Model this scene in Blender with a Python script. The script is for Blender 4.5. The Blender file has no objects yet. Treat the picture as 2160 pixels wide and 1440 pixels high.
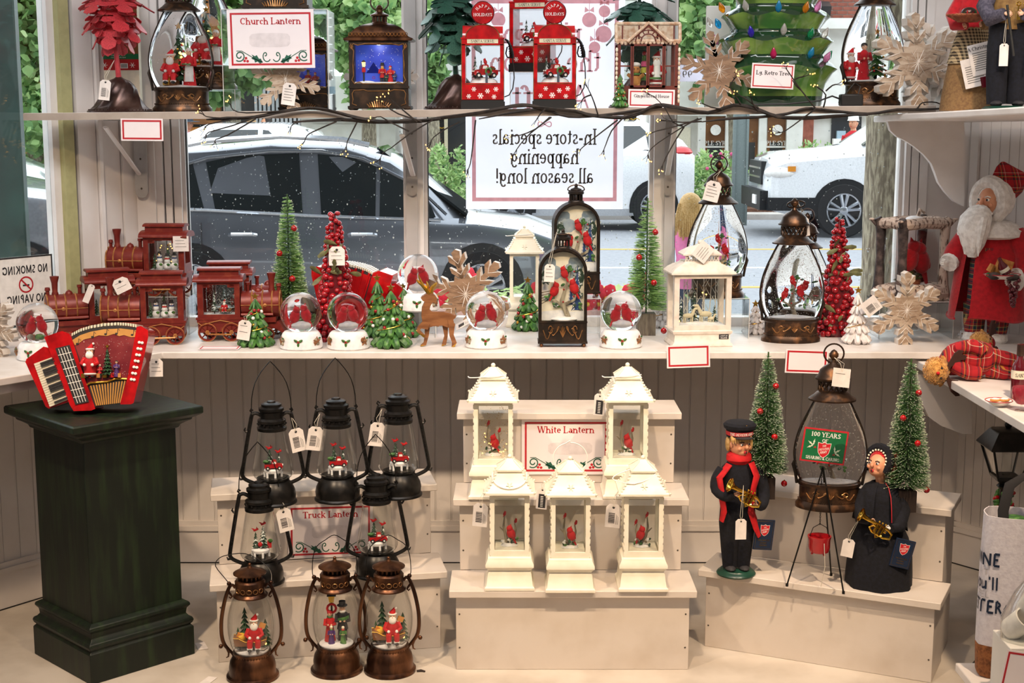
import bpy,math,random
from mathutils import Vector,Matrix,Euler
sc=bpy.context.scene
R=math.radians
PI=math.pi
sin,cos=math.sin,math.cos
rnd=random.Random(11)
# ------------------------------------------------------------------ camera, sky, lamps, exposure
FPX,TILT,CZ=3000.0,R(9.1),1.55
cam=bpy.data.cameras.new('camera')
cam.sensor_fit='HORIZONTAL';cam.sensor_width=36.0;cam.lens=36.0*FPX/2160.0
cam.clip_start=0.05;cam.clip_end=300
co=bpy.data.objects.new('camera',cam);sc.collection.objects.link(co)
co.location=(0,0,CZ);co.rotation_euler=(PI/2-TILT,0,0)
sc.camera=co
world=bpy.data.worlds.new('overcast_sky');sc.world=world
world.use_nodes=True
wn=world.node_tree
bg=wn.nodes['Background']
bg.inputs[0].default_value=(0.86,0.93,1.0,1);bg.inputs[1].default_value=3.7
sc.view_settings.view_transform='Standard'
sc.view_settings.look='None'
sc.view_settings.gamma=1.0
sc.view_settings.use_curve_mapping=False
sc.view_settings.exposure=0.0
try:
 sc.cycles.use_denoising=True
 sc.cycles.sample_clamp_indirect=4.0
 sc.cycles.blur_glossy=1.0
 sc.cycles.max_bounces=12
 sc.cycles.transmission_bounces=10
 sc.cycles.transparent_max_bounces=40
except Exception:
 pass
def area_lamp(name,loc,power,col,size,size_y=None,aim=None,shape=None,spread=180):
 l=bpy.data.lights.new(name,'AREA')
 l.energy=power;l.color=col;l.size=size;l.spread=R(spread)
 if shape:l.shape=shape
 if size_y:l.shape='RECTANGLE';l.size_y=size_y
 o=bpy.data.objects.new(name,l);sc.collection.objects.link(o)
 o.location=loc
 if aim is not None:
  o.rotation_euler=(Vector(aim)-Vector(loc)).to_track_quat('-Z','Y').to_euler()
 return o
WARM=(1.0,0.74,0.5)
for lx,aimx,pw in((-1.15,-0.75,9.5),(0.1,0.1,7.5),(1.25,0.95,10.5)):
 area_lamp('track_spot',(lx,2.45,2.62),pw,WARM,0.09,aim=(aimx,4.05,0.25),shape='DISK',spread=75)
area_lamp('shop_fill_light',(0,1.2,2.66),11,(0.98,0.97,1.0),3.0,1.4,aim=(0,1.9,0))  # unseen soft fill, added to lift the light in the whole room
area_lamp('bay_fill_light',(0,3.3,2.68),26,(0.97,0.97,1.0),3.3,0.5,aim=(0,4.6,1.35),spread=100)  # added fill, out of view, brightens the fronts of the upper shelf things
area_lamp('shop_fill_light',(0,-1.6,2.66),14,(1.0,0.95,0.92),3.0,1.6,aim=(0,-1.3,0))  # second added fill, behind the camera
# ------------------------------------------------------------------ pixels (2160 x 1440) to places
def ray(px,py):
 u=(px-1080)/FPX;v=(720-py)/FPX
 return(u,cos(TILT)+v*sin(TILT),-sin(TILT)+v*cos(TILT))
def P(px,py,Y):
 d=ray(px,py);t=Y/d[1]
 return Vector((d[0]*t,Y,CZ+d[2]*t))
def onz(px,py,z):
 d=ray(px,py);t=(z-CZ)/d[2]
 return Vector((d[0]*t,d[1]*t,z))
def mpp(Y,py=600):
 return Y/ray(1080,py)[1]/FPX
 # ------------------------------------------------------------------ materials
def smooth(pr,k=4):
 o=[]
 for i in range(len(pr)-1):
  p0,p1,p2,p3=[Vector(q)for q in(pr[max(i-1,0)],pr[i],pr[i+1],pr[min(i+2,len(pr)-1)])]
  for j in range(k):
   u=j/k;o.append(tuple(.5*(2*p1+(p2-p0)*u+(2*p0-5*p1+4*p2-p3)*u*u+(3*p1-p0-3*p2+p3)*u**3)))
 return o+[tuple(pr[-1])]
def lin(h):
 if not isinstance(h,str):return tuple(h)if len(h)==4 else(*h,1)
 h=h.lstrip('#');o=[]
 for i in(0,2,4):
  c=int(h[i:i+2],16)/255
  o.append(c/12.92 if c<=0.04045 else((c+0.055)/1.055)**2.4)
 return(*o,1)
MATS={}
def M(name,col,rough=0.5,metal=0.0,col2=None,nscale=40,lo=0.4,hi=0.65,bump=0.0,bscale=None,coat=0.0,emit=0.0,stretch=(1,1,1),trans=0.0,ior=1.45,sheen=0.0,sss=0.0,alpha=1.0):
 m=bpy.data.materials.new(name);m.use_nodes=True
 nt=m.node_tree;b=nt.nodes['Principled BSDF'];L=nt.links
 b.inputs['Base Color'].default_value=lin(col)
 b.inputs['Roughness'].default_value=rough;b.inputs['Metallic'].default_value=metal
 b.inputs['Coat Weight'].default_value=coat
 b.inputs['Transmission Weight'].default_value=trans;b.inputs['IOR'].default_value=ior
 b.inputs['Sheen Weight'].default_value=sheen
 if emit:
  b.inputs['Emission Color'].default_value=lin(col);b.inputs['Emission Strength'].default_value=emit
 tc=nt.nodes.new('ShaderNodeTexCoord');mp=nt.nodes.new('ShaderNodeMapping')
 mp.inputs['Scale'].default_value=stretch
 L.new(tc.outputs['Object'],mp.inputs['Vector'])
 nz=nt.nodes.new('ShaderNodeTexNoise');nz.inputs['Scale'].default_value=nscale;nz.inputs['Detail'].default_value=4
 L.new(mp.outputs[0],nz.inputs['Vector'])
 cr=nt.nodes.new('ShaderNodeValToRGB')
 c1=lin(col);c2=lin(col2)if col2 else tuple(min(1,x*0.88)for x in c1[:3])+(1,)
 cr.color_ramp.elements[0].position=lo;cr.color_ramp.elements[0].color=c1
 cr.color_ramp.elements[1].position=hi;cr.color_ramp.elements[1].color=c2
 L.new(nz.outputs['Fac'],cr.inputs[0]);L.new(cr.outputs[0],b.inputs['Base Color'])
 if bump:
  bp=nt.nodes.new('ShaderNodeBump');bp.inputs['Strength'].default_value=bump;bp.inputs['Distance'].default_value=0.002
  n2=nt.nodes.new('ShaderNodeTexNoise');n2.inputs['Scale'].default_value=bscale or nscale*2;n2.inputs['Detail'].default_value=3
  L.new(mp.outputs[0],n2.inputs['Vector']);L.new(n2.outputs['Fac'],bp.inputs['Height']);L.new(bp.outputs[0],b.inputs['Normal'])
 MATS[name]=m
 return m
def see_light(name,k=0.5):
 """lets part of the light through, as paper and leaves do"""
 m=MATS[name];nt=m.node_tree;b=nt.nodes['Principled BSDF'];L=nt.links
 tl=nt.nodes.new('ShaderNodeBsdfTranslucent');mx=nt.nodes.new('ShaderNodeMixShader');mx.inputs[0].default_value=k
 src=b.inputs['Base Color'].links[0].from_socket
 L.new(src,tl.inputs[0]);L.new(b.outputs[0],mx.inputs[1]);L.new(tl.outputs[0],mx.inputs[2]);L.new(mx.outputs[0],nt.nodes['Material Output'].inputs[0])
def thin(name,tint=(1,1,1,1),gloss=0.12,rough=0.02):
 """clear thin glass or acrylic: passes light straight on, mirrors a little, more at grazing angles"""
 m=bpy.data.materials.new(name);m.use_nodes=True
 nt=m.node_tree;nt.nodes.remove(nt.nodes['Principled BSDF']);L=nt.links
 tr=nt.nodes.new('ShaderNodeBsdfTransparent');tr.inputs[0].default_value=tint
 gl=nt.nodes.new('ShaderNodeBsdfGlossy');gl.inputs['Roughness'].default_value=rough
 lw=nt.nodes.new('ShaderNodeLayerWeight');lw.inputs[0].default_value=0.5
 mt=nt.nodes.new('ShaderNodeMath');mt.operation='POWER';mt.inputs[1].default_value=2.3
 m2=nt.nodes.new('ShaderNodeMath');m2.operation='MULTIPLY_ADD';m2.inputs[1].default_value=0.75;m2.inputs[2].default_value=gloss*0.35
 mx=nt.nodes.new('ShaderNodeMixShader')
 L.new(lw.outputs['Facing'],mt.inputs[0]);L.new(mt.outputs[0],m2.inputs[0]);L.new(m2.outputs[0],mx.inputs[0])
 L.new(tr.outputs[0],mx.inputs[1]);L.new(gl.outputs[0],mx.inputs[2])
 L.new(mx.outputs[0],nt.nodes['Material Output'].inputs[0])
 MATS[name]=m
def plaid(name,base,lines,scale=40):
 """woven tartan: stripes of several colours crossing each other"""
 m=bpy.data.materials.new(name);m.use_nodes=True
 nt=m.node_tree;b=nt.nodes['Principled BSDF'];L=nt.links
 b.inputs['Roughness'].default_value=0.9
 tc=nt.nodes.new('ShaderNodeTexCoord');sp=nt.nodes.new('ShaderNodeSeparateXYZ')
 L.new(tc.outputs['Object'],sp.inputs[0])
 cur=None
 for ax in(0,2):
  src=sp.outputs[ax]
  if ax==0:
   ad=nt.nodes.new('ShaderNodeMath');ad.operation='MULTIPLY_ADD';ad.inputs[1].default_value=0.8
   L.new(sp.outputs[1],ad.inputs[0]);L.new(src,ad.inputs[2]);src=ad.outputs[0]
  mu=nt.nodes.new('ShaderNodeMath');mu.operation='MULTIPLY';mu.inputs[1].default_value=scale
  fr=nt.nodes.new('ShaderNodeMath');fr.operation='FRACT'
  L.new(src,mu.inputs[0]);L.new(mu.outputs[0],fr.inputs[0])
  cr=nt.nodes.new('ShaderNodeValToRGB');cr.color_ramp.interpolation='CONSTANT'
  els=cr.color_ramp.elements
  els[0].position=0;els[0].color=lin(base)
  els[1].position=lines[0][0];els[1].color=lin(lines[0][1])
  for p,c in lines[1:]:
   e=els.new(p);e.color=lin(c)
  L.new(fr.outputs[0],cr.inputs[0])
  if cur is None:cur=cr.outputs[0]
  else:
   mx=nt.nodes.new('ShaderNodeMix');mx.data_type='RGBA';mx.inputs[0].default_value=0.5
   L.new(cur,mx.inputs[6]);L.new(cr.outputs[0],mx.inputs[7]);cur=mx.outputs[2]
 L.new(cur,b.inputs['Base Color'])
 MATS[name]=m
M('white_paint','#e6e1de',0.45,col2='#dcd6d2',nscale=9,bump=0.05)
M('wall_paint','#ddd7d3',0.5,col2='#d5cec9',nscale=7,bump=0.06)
M('edge_tone','#ab9f94',0.55,col2='#9c8f83',nscale=14)
M('shelf_paint','#dbd5d0',0.4,col2='#d0c8c1',nscale=14,bump=0.05)
M('stand_paint','#d3c9bf',0.5,col2='#c4b8ab',nscale=8,lo=0.45,hi=0.8,bump=0.08)
M('floor_paint','#cfc6ba',0.45,col2='#ada294',nscale=5,lo=0.4,hi=0.75,bump=0.1)
M('ceiling_paint','#e8e4de',0.7)
M('grey_frame','#b9b6b4',0.4,col2='#b0adab',nscale=8)
M('grey_bracket','#a8a5a3',0.4,0.2)
M('olive_frame','#b0ad7c',0.5)
M('dark_gap','#26221f',0.8)
M('nail','#5d554c',0.5,0.5)
M('green_post','#2b3c38',0.35,col2='#35504a',nscale=6)
M('pedestal_green','#0a150c',0.5,col2='#1e3018',nscale=9,lo=0.45,hi=0.75,stretch=(5,5,0.6),bump=0.15)
M('bronze','#3a2c23',0.38,0.75,col2='#7c5638',nscale=28,lo=0.5,hi=0.72,bump=0.1)
M('bronze_dark','#2b241f',0.42,0.6,col2='#4a382b',nscale=30,lo=0.5,hi=0.75,bump=0.1)
M('copper','#35221a',0.32,0.8,col2='#80563a',nscale=22,lo=0.42,hi=0.72,stretch=(1,1,0.3),bump=0.1)
M('gold_edge','#a9794a',0.35,0.8,col2='#7c5a3c',nscale=60)
M('black_metal','#121110',0.33,0.4,col2='#2a2623',nscale=40,lo=0.5,hi=0.8,bump=0.06)
M('black_plastic','#171717',0.45)
M('ring_bronze','#4b3a2f',0.35,0.8)
M('red_paint','#b40f14',0.35,col2='#a50c12',nscale=20,coat=0.3)
M('red_gloss','#c01218',0.15,col2='#8f0c12',nscale=30,coat=0.6)
M('red_matte','#c2131b',0.75,col2='#a80f17',nscale=60)
M('red_felt','#b50f1c',0.95,col2='#9d0b17',nscale=90,bump=0.25,sheen=0.3)
M('train_red','#6e211a',0.4,0.15,col2='#823625',nscale=45,lo=0.5,hi=0.72,bump=0.15)
M('train_gold','#c48a50',0.4,0.4,col2='#9a6236',nscale=60)
M('red_leaf','#cc4046',0.35,0.15,col2='#a8323a',nscale=30)
M('green_leaf_metal','#3f6a58',0.35,0.25,col2='#2c4f43',nscale=30)
M('bell_brown','#3b2a26',0.28,0.6,col2='#5a443c',nscale=20)
M('snow_white','#eceae8',0.7,col2='#d8d8dc',nscale=60,bump=0.3)
M('wood_flake','#97806a',0.65,col2='#b8a692',nscale=30,lo=0.4,hi=0.6,stretch=(1,1,3),bump=0.2)
M('wood_flake_dark','#7c6049',0.65,col2='#96785e',nscale=30,lo=0.4,hi=0.6,stretch=(1,1,3),bump=0.2)
M('flake_white','#e3dcd4',0.6,col2='#cfc3b6',nscale=25,bump=0.1)
M('deer_wood','#8a5a35',0.5,col2='#6d4223',nscale=18,stretch=(1,1,5),bump=0.1)
M('gold','#b8862d',0.25,0.9,col2='#d8aa4a',nscale=30)
M('brass','#c79a35',0.15,1.0,col2='#e0b850',nscale=30)
M('brush_green','#9cc474',0.6,col2='#b4d490',nscale=60)
M('brush_dark','#41663a',0.6,col2='#5c8450',nscale=60)
M('brush_tip','#d5dfc8',0.6)
M('wire_green','#3c5a2a',0.5,0.3)
M('berry_red','#b3121d',0.18,col2='#7d0a14',nscale=60,coat=0.5)
M('berry_dark','#5c0a12',0.2,coat=0.5)
M('sage_leaf','#5c5c3c',0.55,col2='#7d7c4c',nscale=50)
M('lime_leaf','#b7b343',0.5)
M('resin_green','#2f5a2a',0.45,col2='#54843d',nscale=70,lo=0.45,hi=0.6,bump=0.2)
M('pine_dark','#1f3b26',0.6,col2='#2f5734',nscale=80,bump=0.3)
M('pine_snowy','#26402f',0.6,col2='#dfe6e6',nscale=120,lo=0.52,hi=0.62,bump=0.3)
M('card_white','#e9e1e2',0.6,col2='#e4dbdd',nscale=10)
M('card_patch','#ddd4d5',0.65)
M('card_red','#b8212c',0.6)
M('ink','#2c2a2c',0.7)
M('ink_green','#1c5a46',0.6)
M('ink_grey','#807c76',0.7)
M('ink_pink','#dfa6a8',0.7)
M('ink_white','#f4f0ea',0.6)
M('tag_white','#e6ded8',0.6)
M('poster_paper','#efedf6',0.8,col2='#eae8f2',nscale=5)
M('string','#d8d0c0',0.8)
M('skin','#d79a77',0.5,col2='#cf8d6c',nscale=40)
M('skin_light','#e6b898',0.5)
M('hair_blond','#c8a26a',0.6,col2='#b08648',nscale=90,bump=0.4)
M('hair_dark','#2a1e18',0.6)
M('navy_felt','#0a0b12',0.95,col2='#12141f',nscale=120,bump=0.3)
M('fur_white','#e9e5e0',0.95,col2='#cfc9c3',nscale=70,bump=0.8,bscale=160,sheen=0.4)
M('fur_tan','#b07a38',0.95,col2='#d3a058',nscale=90,bump=0.9,bscale=180,sheen=0.4)
M('brown_felt','#3c211a',0.95,bump=0.2)
M('burlap','#8a6b45',0.95,col2='#75573a',nscale=150,bump=0.4)
M('tweed','#3e3b48',0.95,col2='#56525e',nscale=160,bump=0.3)
M('brocade','#8a6a3a',0.8,col2='#6e4f28',nscale=60,bump=0.2)
M('wicker','#7b3f28',0.7,col2='#a0603c',nscale=80,bump=0.4)
M('base_green','#17382c',0.3,col2='#20483a',nscale=20)
M('orange','#d8832c',0.5)
M('bread','#c98d4a',0.7,col2='#a86a30',nscale=60)
M('wine','#5c0e1c',0.12,coat=0.5)
M('wine_pink','#c7455a',0.12,trans=0.6)
M('purple','#4a2a6a',0.5)
M('blue_coat','#26457c',0.6)
M('night_blue','#1b2f9c',0.5,col2='#3c62d8',nscale=9,lo=0.4,hi=0.7,emit=0.45)
M('mist','#93a2ae',0.8,col2='#aab4b8',nscale=60)
M('mist_dark','#6e7e8c',0.8,col2='#8a979e',nscale=60)
M('yellow','#e0b030',0.5)
M('cream','#efe6d0',0.5)
M('white_plastic','#efe9d8',0.4,col2='#e6dfcb',nscale=20)
M('lantern_cream','#dcd2c6',0.5,col2='#cabfb2',nscale=35,lo=0.45,hi=0.7,bump=0.1)
M('porcelain','#e4dedb',0.35,col2='#cfc8c6',nscale=60,bump=0.3)
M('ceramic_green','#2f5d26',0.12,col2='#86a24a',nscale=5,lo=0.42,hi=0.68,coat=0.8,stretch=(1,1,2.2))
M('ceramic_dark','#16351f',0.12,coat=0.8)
M('birch','#b9a596',0.8,col2='#5b463c',nscale=35,lo=0.52,hi=0.62,stretch=(3,3,1),bump=0.5)
M('log_dark','#2c2423',0.8,col2='#5b4c48',nscale=40,bump=0.5)
M('twig','#17120f',0.7,col2='#2e241d',nscale=60,bump=0.3)
M('led','#ffb85c',0.4,emit=5.0)
M('ginger','#5b2117',0.5,col2='#6e2b1d',nscale=40)
M('icing','#d9c5ad',0.7,col2='#b88d6c',nscale=70,bump=0.4)
M('tote_canvas','#d6d2d8',0.9,col2='#c9c4cc',nscale=90,bump=0.3)
M('cork','#9c6238',0.85,col2='#6c3f22',nscale=120,bump=0.3)
M('tote_band','#1d1b1d',0.8)
M('sign_green','#12683c',0.5)
M('shield_red','#c8242e',0.4)
M('book_navy','#16263f',0.5)
M('kettle_red','#a3141c',0.25,coat=0.5)
M('cello','#e4e4ea',0.2,trans=0.4)
M('wood_block','#6d6558',0.8,col2='#564e44',nscale=30,stretch=(6,6,1),bump=0.3)
M('dark_block','#2a1d17',0.7)
M('key_white','#e8dfc8',0.3)
M('scene_plum','#6a1f28',0.3,col2='#8c3a3c',nscale=12)
M('bellows_tan','#c9924c',0.5)
M('asphalt','#8e8f93',0.7,col2='#808186',nscale=14,bump=0.2)
M('line_yellow','#d9a441',0.7)
M('line_white','#e4e4e4',0.7)
M('concrete','#b3aca6',0.8,col2='#a39b94',nscale=3)
M('mulch','#6b4a3a',0.9,col2='#533628',nscale=20)
M('bark','#6d6253',0.9,col2='#a49a84',nscale=16,lo=0.42,hi=0.62,stretch=(3.5,3.5,0.7),bump=0.9,bscale=14)
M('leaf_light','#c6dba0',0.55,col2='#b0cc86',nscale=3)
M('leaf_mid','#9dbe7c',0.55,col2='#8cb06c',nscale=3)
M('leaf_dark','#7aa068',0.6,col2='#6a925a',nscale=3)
M('petal_pink','#c8507c',0.6)
M('car_dark','#777a82',0.25,0.65,col2='#6e7178',nscale=2,coat=1.0)
M('car_silver','#9a9ca2',0.22,0.5,coat=1.0)
M('car_white','#e9eaec',0.25,coat=1.0)
M('car_glass','#10181a',0.06,0.0,coat=0.6)
M('car_trim','#16181b',0.4)
M('chrome','#c9ccd2',0.12,1.0)
M('tyre','#1d1d1f',0.8)
M('alloy','#b9bcc2',0.25,0.9)
M('tail_red','#c81a1e',0.15,coat=0.5)
M('amber','#d98a2c',0.2)
M('clap_white','#e4e2dc',0.6,col2='#d9d6cf',nscale=4)
M('trim_blue','#9fb7c6',0.6)
M('trim_cream','#dcd0b0',0.6)
M('shop_dark','#2a2c30',0.3,col2='#3c3a38',nscale=2)
M('door_brown','#6e4526',0.35,col2='#8b5c34',nscale=3)
M('brick_red','#9c5a48',0.85,col2='#7d4436',nscale=8,bump=0.2)
M('mortar','#b9aea4',0.9)
M('pole_green','#7c8785',0.5,0.3)
M('corrugated','#b4b4b8',0.5)
M('shirt_red','#c4202c',0.8)
M('shirt_pink','#e77fb0',0.85)
M('shirt_blue','#52648a',0.85)
M('denim','#3a4766',0.85)
M('straw','#cda77c',0.8)
M('hat_blue','#4c5564',0.8)
M('flower_box','#d8b4b0',0.7)
M('petal_red','#cf1f3c',0.6)
M('droplet_white','#dfe6ea',0.1)
M('orange_glass','#c9803a',0.4)
M('glitter','#f4f0e8',0.25,0.3)
M('gold_glitter','#e8c060',0.25,0.6)
M('bulb_red','#e0286a',0.1,trans=0.5);M('bulb_blue','#2098d0',0.1,trans=0.5);M('bulb_green','#109058',0.1,trans=0.5)
M('bulb_amber','#e08a10',0.1,trans=0.5);M('bulb_violet','#3a2ac0',0.1,trans=0.5);M('bulb_clear','#d8d4cc',0.1,trans=0.6)
M('bulb_pink','#e088b8',0.1,trans=0.5)
plaid('tartan_red','#a81620',[(0.34,'#1a1626'),(0.46,'#a81620'),(0.55,'#c9a43c'),(0.58,'#1d2a22'),(0.68,'#a81620'),(0.8,'#d8c8b0'),(0.83,'#8a1019')],22)
plaid('tartan_multi','#a02226',[(0.2,'#c9a04a'),(0.26,'#1c3040'),(0.5,'#2f4a34'),(0.6,'#c9b070'),(0.66,'#8c1c22'),(0.9,'#1a2438')],30)
plaid('gingham','#c2ab84',[(0.5,'#33291f')],110)
thin('clear_glass',(0.97,0.98,0.97,1),0.10)
thin('window_glass',(0.97,0.985,0.98,1),0.05)
thin('acrylic',(0.93,0.95,0.95,1),0.2)
for nm,io in(('globe_water',1.3),('water_glass',1.16)):
 g=M(nm,'#ffffff',0.0,trans=1.0,ior=io)
 g.node_tree.nodes['Principled BSDF'].inputs['Base Color'].default_value=(1,1,1,1)
 for l in list(g.node_tree.links):
  if l.to_socket.name=='Base Color':g.node_tree.links.remove(l)
for nm,k in(('leaf_light',.5),('leaf_mid',.5),('leaf_dark',.5),('poster_paper',.7),('ink_pink',.7),('brush_green',.4)):see_light(nm,k)
# ------------------------------------------------------------------ mesh builder
class MB:
 def __init__(s,mat='white_paint'):
  s.v=[];s.f=[];s.fm=[];s.mat=mat;s.names=[];s.X=None;s.marks=[]
 def _mi(s,m):
  m=m or s.mat
  if m not in s.names:s.names.append(m)
  return s.names.index(m)
 def add(s,verts,faces,m=None):
  b=len(s.v);mi=s._mi(m)
  if s.X is not None:verts=[s.X@Vector(p)for p in verts]
  s.v.extend(tuple(p)for p in verts)
  for f in faces:
   s.f.append(tuple(i+b for i in f));s.fm.append(mi)
  return s
 def box(s,x0,x1,y0,y1,z0,z1,m=None):
  return s.add([(x0,y0,z0),(x1,y0,z0),(x1,y1,z0),(x0,y1,z0),(x0,y0,z1),(x1,y0,z1),(x1,y1,z1),(x0,y1,z1)],[(3,2,1,0),(4,5,6,7),(0,1,5,4),(1,2,6,5),(2,3,7,6),(3,0,4,7)],m)
 def cbox(s,c,w,d,h,m=None,rot=None):
  T=Matrix.Translation(c)
  if rot:T=T@Euler(rot).to_matrix().to_4x4()
  o=s.X;s.X=(o@T)if o is not None else T
  s.box(-w/2,w/2,-d/2,d/2,-h/2,h/2,m);s.X=o
  return s
 def frus(s,c,w0,d0,w1,d1,h,m=None):
  x,y,z=c
  q=[(-1,-1),(1,-1),(1,1),(-1,1)]
  return s.add([(x+a*w0/2,y+b*d0/2,z)for a,b in q]+[(x+a*w1/2,y+b*d1/2,z+h)for a,b in q],[(3,2,1,0),(4,5,6,7),(0,1,5,4),(1,2,6,5),(2,3,7,6),(3,0,4,7)],m)
 def stack(s,prof,m=None,asp=1.0,c=(0,0,0)):
  """square mouldings: prof = (half width, z)"""
  q=[(-1,-1),(1,-1),(1,1),(-1,1)]
  v=[];f=[]
  for r,z in prof:
   v+=[(c[0]+a*r,c[1]+b*r*asp,c[2]+z)for a,b in q]
  for i in range(len(prof)-1):
   for k in range(4):
    a=i*4+k;b=i*4+(k+1)%4
    f.append((a,b,b+4,a+4))
  n=len(v)
  f.append((3,2,1,0));f.append((n-4,n-3,n-2,n-1))
  return s.add(v,f,m)
 def lathe(s,prof,m=None,n=20,c=(0,0,0),sx=1.0,sy=1.0,cap=True,a0=0,a1=360):
  v=[];f=[];full=abs(a1-a0)>=360
  k=n if full else n+1
  for r,z in prof:
   for i in range(k):
    a=R(a0+(a1-a0)*i/n)
    v.append((c[0]+r*sx*cos(a),c[1]+r*sy*sin(a),c[2]+z))
  for j in range(len(prof)-1):
   for i in range(n):
    a=j*k+i;b=j*k+(i+1)%k
    f.append((a,b,b+k,a+k))
  if cap and full:
   if prof[0][0]>1e-5:f.append(tuple(range(n-1,-1,-1)))
   if prof[-1][0]>1e-5:f.append(tuple(range((len(prof)-1)*k,(len(prof)-1)*k+n)))
  return s.add(v,f,m)
 def sph(s,c,r,m=None,nu=12,nv=8,rot=None):
  if not hasattr(r,'__len__'):r=(r,r,r)
  v=[(0,0,-r[2])];f=[]
  for j in range(1,nv):
   t=-PI/2+PI*j/nv
   for i in range(nu):
    a=2*PI*i/nu
    v.append((r[0]*cos(t)*cos(a),r[1]*cos(t)*sin(a),r[2]*sin(t)))
  v.append((0,0,r[2]));L=len(v)-1
  for i in range(nu):
   f.append((0,1+(i+1)%nu,1+i))
   f.append((L,L-nu+i,L-nu+(i+1)%nu))
  for j in range(nv-2):
   for i in range(nu):
    a=1+j*nu+i;b=1+j*nu+(i+1)%nu
    f.append((a,b,b+nu,a+nu))
  T=Matrix.Translation(c)
  if rot:T=T@Euler(rot).to_matrix().to_4x4()
  return s.add([T@Vector(p)for p in v],f,m)
 def tube(s,path,r,m=None,n=6,closed=False,caps=True,flat=1.0,sm=0):
  path=[Vector(p)for p in path];k=len(path)
  rr=list(r)if hasattr(r,'__len__')else[r]*k
  if sm:
   Q=[];q_=[]
   for i in range(k-1):
    p0,p1,p2,p3=path[max(i-1,0)],path[i],path[i+1],path[min(i+2,k-1)]
    for j in range(sm):
     u=j/sm
     Q.append(.5*(2*p1+(p2-p0)*u+(2*p0-5*p1+4*p2-p3)*u*u+(3*p1-p0-3*p2+p3)*u**3));q_.append(rr[i]+(rr[i+1]-rr[i])*u)
   path=Q+[path[-1]];rr=q_+[rr[-1]];k=len(path)
  v=[];f=[];prev=None
  for i,p in enumerate(path):
   if closed:d=path[(i+1)%k]-path[i-1]
   else:d=path[min(i+1,k-1)]-path[max(i-1,0)]
   if d.length<1e-9:d=Vector((0,0,1))
   d.normalize()
   if prev is None:
    up=Vector((0,0,1))if abs(d.z)<0.9 else Vector((0,1,0))
    nrm=d.cross(up).normalized()
   else:
    nrm=(prev-d*prev.dot(d))
    nrm=nrm.normalized()if nrm.length>1e-6 else d.orthogonal().normalized()
   prev=nrm;bi=d.cross(nrm)
   for j in range(n):
    a=2*PI*j/n
    v.append(p+nrm*(rr[i]*cos(a))+bi*(rr[i]*flat*sin(a)))
  for i in range(k if closed else k-1):
   for j in range(n):
    a=i*n+j;b=i*n+(j+1)%n
    c2=((i+1)%k)*n
    f.append((a,b,c2+(j+1)%n,c2+j))
  if caps and not closed:
   f.append(tuple(range(n-1,-1,-1)));f.append(tuple(range((k-1)*n,k*n)))
  return s.add(v,f,m)
 def cone(s,p,q,r0,r1,m=None,n=10):
  return s.tube([p,q],[max(r0,1e-4),max(r1,1e-4)],m,n)
 def prism(s,pts,y0,y1,m=None,side=None):
  """outline in x,z given thickness along y"""
  k=len(pts)
  a=sum(pts[i][0]*pts[(i+1)%k][1]-pts[(i+1)%k][0]*pts[i][1]for i in range(k))
  if a<0:pts=pts[::-1]
  s.add([(x,y0,z)for x,z in pts]+[(x,y1,z)for x,z in pts],[tuple(range(k)),tuple(range(2*k-1,k-1,-1))],m)
  s.add([(x,y0,z)for x,z in pts]+[(x,y1,z)for x,z in pts],[((i+1)%k,i,i+k,(i+1)%k+k)for i in range(k)],side or m)
  return s
 def slab(s,pts,z0,z1,m=None):
  k=len(pts)
  a=sum(pts[i][0]*pts[(i+1)%k][1]-pts[(i+1)%k][0]*pts[i][1]for i in range(k))
  if a<0:pts=pts[::-1]
  fz0=z0 if callable(z0)else(lambda x,y:z0);fz1=z1 if callable(z1)else(lambda x,y:z1)
  return s.add([(x,y,fz0(x,y))for x,y in pts]+[(x,y,fz1(x,y))for x,y in pts],[tuple(range(k-1,-1,-1)),tuple(range(k,2*k))]+[(i,(i+1)%k,(i+1)%k+k,i+k)for i in range(k)],m)
 def loft(s,rings,m=None,n=14):
  """rings of (cx, cy, z, rx, ry): garments and bodies"""
  v=[];f=[]
  for cx,cy,z,rx,ry in rings:
   for i in range(n):
    a=2*PI*i/n
    v.append((cx+rx*cos(a),cy+ry*sin(a),z))
  for j in range(len(rings)-1):
   for i in range(n):
    a=j*n+i;b=j*n+(i+1)%n
    f.append((a,b,b+n,a+n))
  f.append(tuple(range(n-1,-1,-1)));f.append(tuple(range((len(rings)-1)*n,len(rings)*n)))
  return s.add(v,f,m)
 def ribbon(s,pts,w,y,m=None,xf=None):
  """flat printed line in the x,z plane"""
  k=len(pts);ww=w if hasattr(w,'__len__')else[w]*k
  v=[];f=[]
  for i,(x,z)in enumerate(pts):
   a=pts[max(i-1,0)];b=pts[min(i+1,k-1)]
   dx,dz=b[0]-a[0],b[1]-a[1];l=math.hypot(dx,dz)or 1
   nx,nz=-dz/l,dx/l;h=ww[i]/2
   for sgn in(1,-1):
    q=(x+nx*h*sgn,z+nz*h*sgn)
    if xf:q=xf(*q)
    v.append((q[0],y,q[1]))
  for i in range(k-1):
   f.append((2*i+1,2*i,2*i+2,2*i+3))
  return s.add(v,f,m)
 def split_hands(s,parent):
  for v0,v1,f0,f1 in s.marks:
   q=MB();q.names=list(s.names);q.v=s.v[v0:v1];q.f=[tuple(i-v0 for i in f)for f in s.f[f0:f1]];q.fm=s.fm[f0:f1];q.build('hand',parent)
  v0,f0=s.marks[0][0],s.marks[0][2];q=MB();q.names=list(s.names);q.v=s.v[:v0];q.f=s.f[:f0];q.fm=s.fm[:f0]
  if q.v:q.build('head',parent)
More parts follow.
